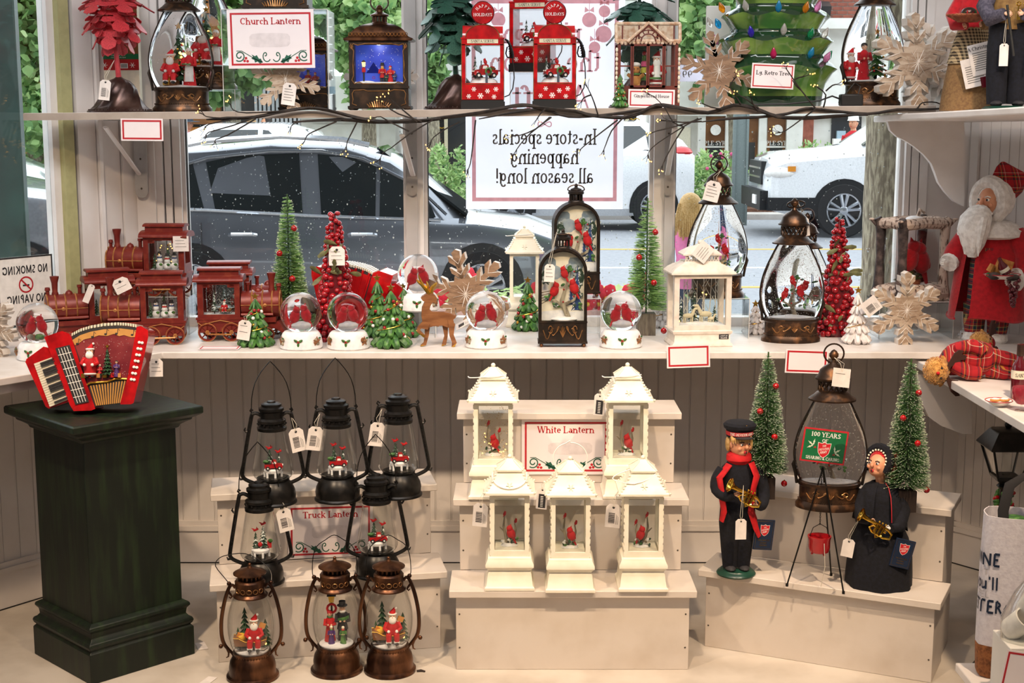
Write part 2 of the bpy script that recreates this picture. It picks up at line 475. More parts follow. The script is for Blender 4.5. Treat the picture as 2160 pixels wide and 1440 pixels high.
 def build(s,name,parent=None,loc=(0,0,0),rz=0.0,bevel=0.0,angle=38,**props):
  me=bpy.data.meshes.new(name)
  me.from_pydata(s.v,[],s.f)
  for nm in s.names:me.materials.append(MATS[nm])
  me.polygons.foreach_set('material_index',s.fm)
  me.polygons.foreach_set('use_smooth',[True]*len(s.f))
  me.update()
  me.set_sharp_from_angle(angle=R(angle))
  o=bpy.data.objects.new(name,me);sc.collection.objects.link(o)
  o.location=loc;o.rotation_euler=(0,0,rz)
  if parent:o.parent=parent
  if bevel:
   b=o.modifiers.new('soft_edges','BEVEL');b.width=bevel;b.segments=2;b.limit_method='ANGLE'
  for k,v in props.items():o[k]=v
  return o
def panes(mb,parent):
 """each pane of glass by itself"""
 for i in range(0,len(mb.v),8):
  q=MB(mb.names[0]);q.v=mb.v[i:i+8];q.f=[tuple(k-i for k in f)for f in mb.f[i//8*6:i//8*6+6]];q.fm=[0]*6;q.names=mb.names;q.build('pane',parent)
def put(me,name,parent=None,loc=(0,0,0),rot=(0,0,0),scale=None,**props):
 """one more object of a mesh that already stands"""
 o=bpy.data.objects.new(name,me.data if hasattr(me,'data')else me);sc.collection.objects.link(o)
 o.location=loc;o.rotation_euler=rot
 if scale is not None:o.scale=scale if hasattr(scale,'__len__')else(scale,)*3
 if parent:o.parent=parent
 for k,v in props.items():o[k]=v
 return o
def T(name,label,cat,loc=(0,0,0),rz=0.0,group=None,scale=1.0):
 o=bpy.data.objects.new(name,None);sc.collection.objects.link(o)
 o.empty_display_size=0.03
 o.location=loc;o.rotation_euler=(0,0,rz);o.scale=scale if hasattr(scale,'__len__')else(scale,)*3
 o['label']=label;o['category']=cat
 if group:o['group']=group
 return o
def tag(o,label,cat,group=None):
 o['label']=label;o['category']=cat
 if group:o['group']=group
 return o
def dup(root,label,loc,rz=0.0,scale=None,skip=()):
 kids={}
 for ob in sc.objects:
  if ob.parent:kids.setdefault(ob.parent.name,[]).append(ob)
 def cp(o,par):
  c=o.copy();sc.collection.objects.link(c)
  if par:c.parent=par
  for k in kids.get(o.name,[]):
   if k.name.split('.')[0]not in skip:cp(k,c)
  return c
 r=cp(root,None)
 r.location=loc;r.rotation_euler=(0,0,rz);r['label']=label
 if scale is not None:r.scale=scale if hasattr(scale,'__len__')else(scale,)*3
 return r
def struct(mb,name,parent=None,**k):
 if parent is None:return mb.build(name,None,kind='structure',**k)
 return mb.build(name,parent,**k)
 # ------------------------------------------------------------------ lettering: a small stroke alphabet
def _st(x,y0,y1,b=1,t=1):
 o=[('l',x,y0,x,y1,1)]
 if b:o.append(('s',x,y0,0.34))
 if t==1:o.append(('s',x,y1,0.34))
 if t==2:o.append(('s',x-0.07,y1-0.02,0.2))
 return o
G={'A':(.92,[('l',.1,0,.45,1,0),('l',.45,1,.8,0,1),('l',.22,.34,.68,.34,0),('s',.1,0,.28),('s',.8,0,.32)]),'C':(.9,[('a',.5,.5,.42,.5,48,312),('l',.8,.66,.8,.95,0)]),'D':(.95,_st(.2,0,1)+[('a',.34,.5,.5,.5,-90,90),('l',.2,1,.36,1,0),('l',.2,0,.36,0,0)]),'E':(.82,_st(.2,0,1)+[('l',.2,.98,.72,.98,0),('l',.2,.52,.58,.52,0),('l',.2,.02,.75,.02,0),('s2',.72,.9,.2),('s2',.75,.1,.2)]),'F':(.76,_st(.2,0,1)+[('l',.2,.98,.7,.98,0),('l',.2,.52,.58,.52,0),('s2',.7,.9,.2)]),'G':(.95,[('a',.5,.5,.42,.5,48,330),('l',.82,.08,.82,.42,1),('s',.8,.42,.32),('l',.8,.7,.8,.95,0)]),'H':(1.0,_st(.2,0,1)+_st(.78,0,1)+[('l',.2,.52,.78,.52,0)]),'I':(.46,_st(.23,0,1)),'K':(.95,_st(.2,0,1)+[('l',.22,.4,.76,1,0),('l',.38,.55,.8,0,1),('s',.76,1,.3),('s',.8,0,.3)]),'L':(.78,_st(.2,0,1)+[('l',.2,.02,.72,.02,0),('s2',.72,.1,.22)]),'M':(1.15,_st(.18,0,1)+_st(.95,0,1)+[('l',.18,1,.56,.1,1),('l',.56,.1,.95,1,0)]),'N':(1.0,_st(.18,0,1)+_st(.8,0,1)+[('l',.18,1,.8,0,1)]),'O':(.96,[('a',.48,.5,.42,.5,0,360)]),'P':(.8,_st(.2,0,1)+[('a',.36,.74,.34,.26,-90,90),('l',.2,.99,.4,.99,0),('l',.2,.48,.4,.48,0)]),'R':(.92,_st(.2,0,1)+[('a',.36,.75,.32,.25,-90,90),('l',.2,.99,.4,.99,0),('l',.2,.5,.4,.5,0),('l',.42,.5,.8,0,1),('s',.82,0,.2)]),'S':(.72,[('a',.37,.74,.26,.26,35,270),('a',.37,.25,.28,.25,-145,90),('s2',.6,.86,.2),('s2',.1,.14,.2)]),'T':(.86,_st(.43,0,1,1,0)+[('l',.06,.98,.8,.98,0),('s2',.06,.9,.2),('s2',.8,.9,.2)]),'U':(.95,[('l',.2,.3,.2,1,1),('l',.76,.3,.76,1,0),('a',.48,.3,.28,.3,180,360),('s',.2,1,.34),('s',.76,1,.3)]),'V':(.92,[('l',.12,1,.46,0,1),('l',.46,0,.8,1,0),('s',.12,1,.32),('s',.8,1,.28)]),'W':(1.3,[('l',.12,1,.4,0,1),('l',.4,0,.65,1,0),('l',.65,1,.92,0,1),('l',.92,0,1.18,1,0),('s',.12,1,.3),('s',1.18,1,.28),('s',.65,1,.3)]),'Y':(.9,[('l',.1,1,.45,.45,1),('l',.8,1,.45,.45,0),('s',.1,1,.3),('s',.8,1,.28)]+_st(.45,0,.48,1,0)),'a':(.68,[('a',.32,.19,.24,.19,0,360),('l',.54,.04,.54,.5,1),('a',.33,.48,.21,.19,0,155),('s',.6,.03,.16)]),'b':(.74,_st(.17,0,1,0,2)+[('a',.4,.33,.27,.34,0,360)]),'c':(.62,[('a',.36,.34,.29,.34,50,310),('l',.55,.5,.5,.55,1)]),'d':(.76,[('a',.34,.33,.26,.34,0,360),('l',.58,0,.58,1,1),('s',.52,.98,.2),('s',.64,.02,.18)]),'e':(.66,[('a',.35,.34,.28,.34,0,318),('l',.1,.36,.62,.36,0)]),'f':(.5,_st(.24,0,.76,1,0)+[('a',.42,.76,.18,.23,20,180),('l',.06,.66,.46,.66,0)]),'g':(.72,[('a',.33,.4,.24,.27,0,360),('l',.57,.66,.57,-.06,1),('a',.33,-.06,.24,.2,190,360),('s',.62,.66,.2)]),'h':(.8,_st(.17,0,1,1,2)+[('a',.4,.42,.22,.25,0,165)]+_st(.62,0,.44,1,0)),'i':(.38,_st(.19,0,.66,1,2)+[('l',.19,.84,.19,.98,1)]),'k':(.78,_st(.17,0,1,1,2)+[('l',.2,.26,.58,.66,0),('l',.32,.38,.64,0,1),('s',.58,.66,.26),('s',.66,0,.26)]),'l':(.38,_st(.19,0,1,1,2)),'m':(1.14,_st(.17,0,.66,1,2)+[('a',.37,.42,.2,.25,0,165)]+_st(.57,0,.44,1,0)+[('a',.77,.42,.2,.25,0,165)]+_st(.97,0,.44,1,0)),'n':(.8,_st(.17,0,.66,1,2)+[('a',.4,.42,.22,.25,0,165)]+_st(.62,0,.44,1,0)),'o':(.72,[('a',.36,.33,.3,.34,0,360)]),'p':(.74,_st(.17,-.28,.66,1,2)+[('a',.4,.33,.27,.34,0,360)]),'r':(.58,_st(.17,0,.66,1,2)+[('a',.4,.44,.21,.24,35,165),('l',.5,.55,.52,.62,1)]),'s':(.56,[('a',.28,.5,.19,.17,35,270),('a',.28,.17,.21,.17,-145,90),('s2',.45,.56,.16),('s2',.09,.11,.16)]),'t':(.48,[('l',.22,.12,.22,.9,1),('l',.05,.66,.42,.66,0),('a',.34,.13,.12,.13,180,310)]),'u':(.8,[('l',.19,.24,.19,.66,1),('a',.4,.24,.21,.24,180,345),('l',.62,0,.62,.66,1),('s',.12,.65,.18),('s',.55,.65,.18),('s',.68,.02,.16)]),'v':(.7,[('l',.1,.66,.36,0,1),('l',.36,0,.6,.66,0),('s',.1,.66,.26),('s',.6,.66,.24)]),'w':(1.0,[('l',.1,.66,.32,0,1),('l',.32,0,.5,.66,0),('l',.5,.66,.72,0,1),('l',.72,0,.9,.66,0),('s',.1,.66,.26),('s',.9,.66,.24)]),'y':(.7,[('l',.1,.66,.36,0,1),('l',.6,.66,.26,-.26,0),('s',.1,.66,.26),('s',.6,.66,.24),('l',.1,-.24,.26,-.26,1)]),'0':(.74,[('a',.37,.5,.3,.5,0,360)]),'1':(.56,_st(.3,0,1,1,0)+[('l',.12,.82,.3,.98,0)]),'2':(.7,[('a',.35,.7,.26,.28,-20,165),('l',.58,.6,.1,.04,1),('l',.1,.04,.62,.04,0)]),'5':(.7,[('a',.34,.32,.28,.32,-150,130),('l',.18,.5,.2,.98,0),('l',.2,.96,.58,.96,1)]),'9':(.74,[('a',.37,.68,.28,.31,0,360),('a',.33,.6,.32,.58,-70,10)]),'%':(.9,[('a',.2,.78,.14,.2,0,360),('a',.68,.22,.14,.2,0,360),('l',.15,0,.72,1,0)]),'!':(.36,[('l',.18,.3,.18,1,1),('l',.18,0,.18,.13,1)]),'.':(.3,[('l',.14,0,.14,.13,1)]),',':(.3,[('l',.16,.1,.08,-.14,1)]),"'":(.28,[('l',.14,.75,.14,1,1)]),'-':(.46,[('l',.06,.33,.4,.33,1)]),'&':(.92,[('a',.38,.76,.2,.23,0,360),('l',.24,.62,.84,0,1),('a',.36,.25,.29,.25,110,345)]),}
def twidth(t,size):
 return sum((G[c][0]if c in G else.34)for c in t)*size
def write(mb,text,x,z,size,m='ink',y=0.0,align='c',serif=True,bold=1.0,mirror=False,xf=None,squeeze=1.0):
 """letters in the x,z plane at depth y; size = cap height"""
 th=(0.155 if serif else 0.15)*bold;tn=(0.078 if serif else 0.15)*bold
 W=twidth(text,size)*squeeze
 cx=-W/2 if align=='c' else(0 if align=='l' else-W)
 def put2(a,b):
  q=(cx+a*size*squeeze,b*size)
  q=(-q[0]if mirror else q[0],q[1])
  q=(x+q[0],z+q[1])
  return xf(*q)if xf else q
 for ch in text:
  if ch not in G:cx+=.34*size*squeeze;continue
  w,ops=G[ch]
  for o in ops:
   if o[0]=='l':pts=[(o[1],o[2]),(o[3],o[4])];ww=[th if o[5]else tn]*2
   elif o[0]=='s':
    if not serif:continue
    pts=[(o[1]-o[3]/2,o[2]),(o[1]+o[3]/2,o[2])];ww=[tn*1.1]*2
   elif o[0]=='s2':
    if not serif:continue
    pts=[(o[1],o[2]-o[3]/2),(o[1],o[2]+o[3]/2)];ww=[tn*1.1]*2
   else:
    _,ax,az,rx,rz,a0,a1=o
    k=max(5,int(abs(a1-a0)/26));pts=[];ww=[]
    ix=rx-th/2.6;iz=rz-tn/2
    for i in range(k+1):
     a=R(a0+(a1-a0)*i/k)
     pts.append((ax+ix*cos(a),az+iz*sin(a)))
     ww.append(tn+(th-tn)*abs(cos(a)))
   kk=len(pts);v=[];f=[]
   for i,(px_,pz_)in enumerate(pts):
    a=pts[max(i-1,0)];b=pts[min(i+1,kk-1)]
    dx,dz=b[0]-a[0],b[1]-a[1];l=math.hypot(dx,dz)or 1
    for sg in(.5,-.5):
     q=put2(px_-dz/l*ww[i]*sg,pz_+dx/l*ww[i]*sg)
     v.append((q[0],y,q[1]))
   for i in range(kk-1):
    q=(2*i+1,2*i,2*i+2,2*i+3)
    f.append(q[::-1]if mirror else q)
   mb.add(v,f,m)
  cx+=w*size*squeeze
 return mb
 # ------------------------------------------------------------------ the setting: bay, window wall, sill
YW=4.80
GZ0=-0.35
CL=Vector((-1.25,YW,0));DL=Vector((-0.612,-0.791,0))
CR=Vector((1.545,YW,0));DR=Vector((0.62,-0.785,0))
NL=Vector((-0.791,0.612,0));NR=Vector((0.785,0.62,0))
SILL=0.83
LE=CL+DL*2.2;RE=CR+DR*0.65
fl=MB('floor_paint');fl.slab([(-2.62,-3),(2.6,-3),(2.6,4.0),(1.6,4.86),(-1.3,4.86),(-2.62,3.1)],-0.06,0.0)
floor=struct(fl,'floor')
ce=MB('ceiling_paint');ce.slab([(-2.7,-3.1),(2.7,-3.1),(2.7,4.6),(1.6,5.0),(-1.3,5.0),(-2.7,3.6)],2.72,2.8)
struct(ce,'ceiling')
def run(mb,a,d,nrm,s0,s1,t0,t1,z0,z1,m=None):
 """a board along a wall: from s0 to s1 along it, t0..t1 through it (towards the outside)"""
 p=[a+d*s+nrm*t for s,t in((s0,t0),(s1,t0),(s1,t1),(s0,t1))]
 mb.slab([(q.x,q.y)for q in p],z0,z1,m)
def beadboard(wall,a,d,nrm,s0,s1,z0,z1,pitch=0.055):
 n=int(round((s1-s0)/pitch));w=(s1-s0)/n
 m=MB('wall_paint')
 m.box(0,w-0.005,0,0.009,0,z1-z0);m.box(w-0.0042,w-0.0008,0.0012,0.009,0,z1-z0)
 first=None
 ang=math.atan2(d.y,d.x)
 for i in range(n):
  q=a+d*(s0+i*w)-nrm*0.009
  if first is None:
   first=m.build('plank',wall);o=first
  else:
   o=put(first,'plank',wall)
  o.location=(q.x,q.y,z0)
  o.rotation_euler=(0,0,ang)
  if Vector((-sin(ang),cos(ang),0)).dot(nrm)<0:o.scale=(1,-1,1);o.location=(q.x+nrm.x*0,q.y,z0)
XA=Vector((1,0,0));YA=Vector((0,1,0))
w=MB('wall_paint');w.box(CL.x-0.03,CR.x+0.03,YW,YW+0.12,0,SILL-0.022);w.box(CL.x-0.03,CR.x+0.03,YW,YW+0.12,2.42,2.72)
wall_back=struct(w,'wall_back')
beadboard(wall_back,Vector((CL.x,YW,0)),XA,YA,0,CR.x-CL.x,0.15,SILL-0.022)
w=MB('wall_paint');run(w,CL,DL,NL,0,2.25,0,0.12,0,SILL-0.022);run(w,CL,DL,NL,0,2.25,0,0.12,2.42,2.72)
wall_left=struct(w,'wall_left')
beadboard(wall_left,CL,DL,NL,0,2.2,0.15,SILL-0.022,0.06)
w=MB('wall_paint');run(w,CR,DR,NR,0,0.7,0,0.12,0,2.72)
wall_right=struct(w,'wall_right')
beadboard(wall_right,CR,DR,NR,0,0.65,0.15,2.72,0.036)
w=MB('wall_paint')
w.box(RE.x,RE.x+0.1,-3,RE.y,0,2.72)
struct(w,'wall_right_side')
w=MB('wall_paint');w.box(LE.x-0.1,LE.x,-3,LE.y,0,2.72);struct(w,'wall_left_side')
w=MB('wall_paint');w.box(-2.7,2.1,-3.1,-3,0,2.72);struct(w,'wall_front')
for nm,a,d,nrm,s1 in(('baseboard_back',CL,XA,YA,CR.x-CL.x),('baseboard_left',CL,DL,NL,2.2),('baseboard_right',CR,DR,NR,0.65)):
 m=MB('wall_paint')
 run(m,a,d,nrm,0,s1,-0.016,0,0,0.118);run(m,a,d,nrm,0,s1,-0.024,0,0.118,0.135);run(m,a,d,nrm,0,s1,-0.017,0,0.135,0.152)
 run(m,a,d,nrm,0,s1,-0.0175,-0.016,0.0,0.004,'dark_gap')
 struct(m,nm)
 # sill: one deep painted board round the bay
sl=MB('shelf_paint')
fl_end=Vector((-1.07,4.29,0))+DL*2.0
sl.slab([(-1.07,4.29),(1.93,4.29),(CR.x,YW+0.1),(CL.x,YW+0.1),(LE.x,LE.y),(fl_end.x,fl_end.y)],SILL-0.022,SILL)
sill=sl.build('window_sill',None,bevel=0.003,kind='structure')
m=MB('shelf_paint');run(m,Vector((-1.09,4.31,0)),DL,NL,0,2.0,0,0.015,SILL-0.05,SILL-0.022);m.build('apron',sill)
# windows: white sashes with clear panes
GY=YW+0.05
def window(name,x0,x1):
 m=MB('white_paint')
 m.box(x0,x1,GY-0.02,GY+0.03,SILL,SILL+0.03);m.box(x0,x1,GY-0.02,GY+0.03,2.39,2.42)
 m.box(x0,x0+0.012,GY-0.02,GY+0.03,SILL+0.03,2.39);m.box(x1-0.012,x1,GY-0.02,GY+0.03,SILL+0.03,2.39)
 m.box(x0+0.012,x0+0.015,GY-0.01,GY+0.01,SILL+0.03,2.39,'dark_gap')
 o=struct(m,name)
 g_=MB('window_glass');g_.box(x0+0.012,x1-0.012,GY,GY+0.004,SILL+0.03,2.39)
 g_.build('pane',o)
 return o
XP=lambda px,Y=YW:P(px,400,Y).x
window('window_1',XP(381),XP(857))
window('window_2',XP(893),XP(1379))
window('window_3',XP(1419),XP(1908))
m=MB('white_paint');run(m,CL,DL,NL,.285,.31,.03,.08,SILL,2.42);run(m,CL,DL,NL,1.9,2.0,.03,.08,SILL,2.42)
run(m,CL,DL,NL,.31,1.9,.03,.08,SILL,SILL+.045);run(m,CL,DL,NL,.31,1.9,-.02,.03,SILL,SILL+.018);run(m,CL,DL,NL,.31,1.9,.03,.08,2.38,2.42)
run(m,CL,DL,NL,.31,1.9,.028,.034,SILL+.045,SILL+.05,'dark_gap')
wl=struct(m,'window_4')
g_=MB('window_glass');run(g_,CL,DL,NL,.31,1.9,.05,.054,SILL+.045,2.38);g_.build('pane',wl)
# corner post, boards and mullions
def trim(name,boxes):
 r=None
 for i,(x0,x1,y0,y1,z0,z1,mt)in enumerate(boxes):
  m=MB(mt);m.box(x0,x1,y0,y1,z0,z1)
  if r is None:r=struct(m,name)
  else:m.build('trim_strip',r)
 return r
zt=2.42
trim('trim_1',[(XP(293),XP(332),YW-.03,YW+.1,SILL,zt,'wall_paint'),(XP(332),XP(346),YW-.012,YW+.1,SILL,zt,'white_paint'),(XP(349),XP(362),YW,YW+.1,SILL,zt,'white_paint'),(XP(365),XP(381),YW+.01,YW+.1,SILL,zt,'white_paint')])
m=MB('wall_paint');run(m,CL,DL,NL,.012,.075,-.012,.08,SILL,zt)
t2=struct(m,'trim_2')
for s0,s1,t0,mt in((.078,.15,-.002,'wall_paint'),(.152,.165,-.014,'white_paint'),(.168,.235,0,'wall_paint'),(.24,.246,.02,'dark_gap'),(.246,.285,.005,'olive_frame')):
 m=MB(mt);run(m,CL,DL,NL,s0,s1,t0,.08,SILL,zt);m.build('trim_strip',t2)
trim('trim_3',[(XP(857),XP(881),YW-.02,YW+.1,SILL,zt,'grey_frame'),(XP(881),XP(893),YW+.0,YW+.1,SILL,zt,'white_paint')])
trim('trim_4',[(XP(1401),XP(1419),YW-.02,YW+.1,SILL,zt,'grey_frame'),(XP(1379),XP(1401),YW+.0,YW+.1,SILL,zt,'white_paint')])
trim('trim_5',[(XP(1908),XP(1918),YW,YW+.1,SILL,zt,'white_paint'),(XP(1920),XP(1934),YW-.008,YW+.1,SILL,zt,'white_paint'),(XP(1936),XP(1952),YW-.016,YW+.1,SILL,zt,'white_paint'),(XP(1952),CR.x+.02,YW-.004,YW+.1,SILL,zt,'wall_paint')])
m=MB('wall_paint');run(m,CR,DR,NR,0.0,.03,-.02,0,SILL,2.6);struct(m,'trim_6')
# upper shelf on three steel brackets
def sz(x):return 1.5515+(x+1.5)*0.0085
us=MB('shelf_paint')
us.slab([(-1.50,4.42),(1.30,4.42),(1.30,4.74),(-1.26,4.74),(-1.485,4.455)],lambda x,y:sz(x)-0.0225,lambda x,y:sz(x))
upper_shelf=us.build('display_shelf',None,bevel=0.002)
m=MB('edge_tone');m.slab([(-1.50,4.4185),(1.30,4.4185),(1.30,4.42),(-1.50,4.42)],lambda x,y:sz(x)-.022,lambda x,y:sz(x)-.0008);m.build('edge_band',upper_shelf)  # thin front strip, browner and darker than the shelf board
tag(upper_shelf,'long thin white shelf across the windows carrying lanterns and gas pumps','shelf')
def bracket(label,plate,arm,yp=4.775):
 (px0,px1,py0,py1)=plate
 a=P(px0,py1,yp);b=P(px1,py0,yp)
 t=T('shelf_bracket',label,'bracket',(a.x,yp,a.z),group='steel shelf brackets')
 w_,h_=b.x-a.x,1.53-a.z
 m=MB('grey_bracket')
 arc=[(w_/2+w_/2*cos(R(q)),w_/2+w_/2*sin(R(q)))for q in range(180,361,20)]
 m.prism(arc+[(w_,h_),(0,h_)],-0.006,0)
 pl=m.build('plate',t)
 for fz in(.12,.5,.82):
  s_=MB('nail');s_.lathe([(.0035,0),(.002,.003)],n=8);o=s_.build('screw',pl,loc=(w_/2,-.006,h_*fz));o.rotation_euler=(PI/2,0,0)
 q0=P(*arm[0])-t.location;q1=P(*arm[1])-t.location
 m=MB('white_paint');m.tube([q0,q0.lerp(q1,.5),q1],.009,n=8,flat=.5);m.build('diagonal_arm',t)
 m=MB('grey_bracket');e=Vector((q1.x,q1.y,h_));s0=Vector((w_/2,-.003,h_));m.tube([s0,e],.008,n=6,flat=.4);m.build('support_rail',t)
 return t
bracket('shelf bracket on the corner post under the blank red-edged card',(287,309,300,417),((297,372,4.765),(222,268,4.50)),4.755)
bracket('shelf bracket on the mullion just before the mirrored poster',(859,880,280,413),((871,370,4.77),(848,285,4.52)),4.775)
bracket('shelf bracket on the mullion between poster and tall brown-topped lantern',(1401,1418,262,413),((1408,368,4.77),(1424,270,4.52)),4.775)
# right-hand shelves with scrolled brackets
rs=MB('white_paint')
rz_=lambda x,y:1.549+(4.45-y)*0.026
rs.slab([(1.19,4.46),(1.19,4.74),(1.50,4.74),(1.88,4.26),(1.88,3.3),(1.34,3.3),(1.31,3.8),(1.24,4.25)],lambda x,y:rz_(x,y)-.02,rz_)
rsh=rs.build('corner_shelf',None,bevel=.004)
tag(rsh,'white corner shelf carrying the cloth dolls in burlap and dark trousers','shelf')
scroll=[(1872,254),(1878,275),(1892,288),(1912,298),(1930,310),(1950,327),(1965,345),(1973,365),(1980,385),(1994,405),(2012,424),(2034,436),(2034,254)]
m=MB('white_paint');pts=[(P(x,y,4.6).x,P(x,y,4.6).z)for x,y in scroll]
m.prism(pts,4.6,4.625)
br=m.build('scroll_bracket',None,bevel=.003);tag(br,'white scroll-cut wooden bracket under the corner shelf above the santa doll','bracket')
ls=MB('white_paint')
ls.slab([(1.245,4.37),(1.82,4.37),(1.90,4.27),(1.90,2.9),(1.26,2.9)],.776,.80)
lsh=ls.build('side_shelf',None,bevel=.003);tag(lsh,'white side shelf below the sill holding the tartan plush','shelf')
scroll2=[(1935,800),(1945,850),(1960,880),(1985,898),(2005,905),(2030,915),(2050,915),(2050,790),(1935,790)]
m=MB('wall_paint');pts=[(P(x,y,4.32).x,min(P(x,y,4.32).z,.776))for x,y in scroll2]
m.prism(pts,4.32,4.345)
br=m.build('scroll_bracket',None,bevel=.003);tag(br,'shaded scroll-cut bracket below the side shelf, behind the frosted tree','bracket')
w=MB('shop_dark');w.box(-26,-2.75,3.4,3.6,GZ0,15);w.box(2.75,26,4.0,4.2,GZ0,15);w.box(-2.75,2.75,YW+.13,YW+.25,2.45,15);struct(w,'wall_sky_block')  # unseen shop front, made oversized so car glass mirrors dark instead of sky
# ------------------------------------------------------------------ outside: street
GZ=-0.35
m=MB('asphalt');m.slab([(-40,13.2),(40,13.2),(40,25.8),(-40,25.8)],GZ-.2,GZ);road=struct(m,'road')
def pxz(px,py):return onz(px,py,GZ)
for yy,w_,mt in((20.05,.12,'line_yellow'),(17.6,.13,'line_white'),(15.6,.12,'line_yellow')):
 m=MB(mt);m.box(-30,30,yy,yy+w_,0,.004);m.build('road_line',road,loc=(0,0,GZ))
m=MB('concrete');m.box(-40,40,4.96,13.2,GZ-.2,GZ+.05);struct(m,'sidewalk')
m=MB('concrete');m.box(-40,40,25.8,40,GZ-.2,GZ+.1);struct(m,'sidewalk_far')
m=MB('mulch');m.box(2.5,10,26.4,28.0,GZ+.1,GZ+.16);struct(m,'ground_bed')
# window boxes just outside the glass
fb=T('flower_box','pale pink window box of red and pink petunias outside the middle pane','planter',(XP(1140),5.032,.62))
m=MB('flower_box');m.box(-.42,.42,-.1,.1,0,.24);m.box(-.43,.43,-.11,.11,.225,.25);m.build('box',fb)
m=MB('leaf_light')
for i in range(260):
 x,y,z=rnd.uniform(-.4,.4),rnd.uniform(-.1,.1),rnd.uniform(.25,.31)
 a,b=rnd.uniform(0,6),rnd.uniform(-.5,.8);s_=rnd.uniform(.015,.03)
 d=Vector((cos(a),sin(a),b)).normalized()*s_;e=d.cross(Vector((0,0,1))).normalized()*s_*.6
 c=Vector((x,y,z));m.add([c,c+d+e,c+d*2,c+d-e],[(0,1,2,3)],'leaf_light' if i%3 else 'leaf_mid')
m.build('foliage',fb,kind='stuff')
fm_=MB('petal_red')
for k in range(5):
 a=k*2*PI/5
 fm_.sph((.022*cos(a),-.004,.022*sin(a)),(.02,.006,.02),nu=8,nv=4)
fm_.sph((0,-.008,0),.008,'yellow',6,4)
fm0=fm_.build('petunia',fb,loc=(-.36,-.1,.3))
for i in range(16):
 put(fm0,'petunia',fb,(rnd.uniform(-.4,.4),rnd.uniform(-.11,-.02),rnd.uniform(.24,.36)),(rnd.uniform(-.5,.5),0,rnd.uniform(-.6,.6)),rnd.uniform(.8,1.5))
def crown(name,label,px,py,Y,rx,rz,n=3200,leaf=.17,trunk=None,mats=('leaf_light','leaf_mid','leaf_dark'),seed=1,group='street trees in leaf'):
 c=P(px,py,Y);r_=random.Random(seed)
 base=GZ+.05 if Y<13.2 or Y>25 else GZ
 t=T(name,label,'tree',(c.x,Y,base),group=group)
 h=c.z-base
 m=MB(mats[0]);clumps=[]
 for i in range(26):
  while True:
   q=Vector((r_.uniform(-1,1),r_.uniform(-1,1),r_.uniform(-1,1)))
   if q.length<1:break
  clumps.append(Vector((q.x*rx*.8,q.y*rx*.8,h+q.z*rz*.8)))
 V=[[],[],[]]
 for i in range(n):
  k=r_.choice(clumps);q=Vector((r_.gauss(0,1),r_.gauss(0,1),r_.gauss(0,1)));q=q.normalized()*(r_.random()**.4)*min(rx,rz)*.46
  p=k+q
  d=Vector((r_.uniform(-1,1),r_.uniform(-1,.4),r_.uniform(-1,.6))).normalized();e=d.orthogonal();e.rotate(Matrix.Rotation(r_.uniform(0,6),3,d))
  s_=leaf*r_.uniform(.6,1.2)
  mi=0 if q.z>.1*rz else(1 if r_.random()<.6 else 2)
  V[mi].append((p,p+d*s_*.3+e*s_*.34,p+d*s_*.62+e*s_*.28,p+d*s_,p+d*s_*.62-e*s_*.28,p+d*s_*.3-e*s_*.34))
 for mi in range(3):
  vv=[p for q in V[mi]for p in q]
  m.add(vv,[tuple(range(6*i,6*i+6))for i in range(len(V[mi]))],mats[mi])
 m.build('foliage',t,kind='stuff')
 m=MB('bark');tx=trunk or 0
 m.tube([(tx,0,0),(tx*.9,0,h*.5),(0,0,h)],[.17,.14,.09],n=9)
 for k in clumps[:6]:m.tube([(0,0,h-rz*.7),tuple(k)],[.05,.02],n=5)
 m.build('trunk',t)
 return t
crown('street_tree','leafy maple outside the side window at the pale olive frame',60,60,26.4,1.75,2.1,9000,.2,seed=3)
crown('street_tree','leafy maple seen behind the plain oval lantern tops and the church sign',485,30,26.5,1.05,1.75,8000,.2,seed=4)
crown('street_tree','leafy maple rising behind the blue church lantern',775,50,28.2,1.05,1.65,8000,.2,seed=5)
crown('street_tree','leafy maple behind the wooden snowflake and ceramic tree',1480,60,28.4,1.0,1.6,6500,.2,seed=6,trunk=.78)
crown('street_tree','small tree growing by the clapboard house wall',912,130,27.2,.3,1.0,900,.2,seed=7)
def bush(px,pyt,pyb,Y,wpx,label,flowers,seed):
 a=P(px,pyb,Y);b=P(px,pyt,Y);r_=random.Random(seed);h=b.z-a.z;w_=wpx*mpp(Y)
 t=T('shrub',label,'shrub',(a.x,Y,a.z),group='shrubs along the far pavement')
 m=MB('leaf_light');V=[[],[],[]]
 for i in range(1500):
  a_=r_.uniform(0,2*PI);e_=r_.random();rr=(r_.random()**.35)*w_/2*(.55+.5*sin(PI*min(1,e_*.9+.1)))
  p=Vector((rr*cos(a_),rr*.6*sin(a_),h*e_*(.82+.18*cos(a_*3))))
  d=Vector((r_.uniform(-1,1),r_.uniform(-1,.3),r_.uniform(-.4,1))).normalized();e=d.orthogonal().normalized()*.03;s_=.11
  V[0 if r_.random()<.5 else(1 if r_.random()<.7 else 2)].append((p,p+d*s_*.5+e,p+d*s_,p+d*s_*.5-e))
 for mi,nm in enumerate(('leaf_light','leaf_mid','leaf_dark')):
  m.add([p for q in V[mi]for p in q],[tuple(range(4*i,4*i+4))for i in range(len(V[mi]))],nm)
 m.build('foliage',t,kind='stuff')
 m=MB('bark');m.tube([(0,0,0),(0,0,h*.6)],.02,n=5);m.build('stem',t)
 if flowers:
  f_=MB('petal_pink');f_.sph((0,0,0),.035,nu=6,nv=4);f0=None
  for i in range(flowers):
   q=(r_.uniform(-.4,.4)*w_,-w_*.28,h*r_.uniform(.5,1.0))
   f0=f_.build('blossom',t,loc=q)if f0 is None else put(f0,'blossom',t,q)
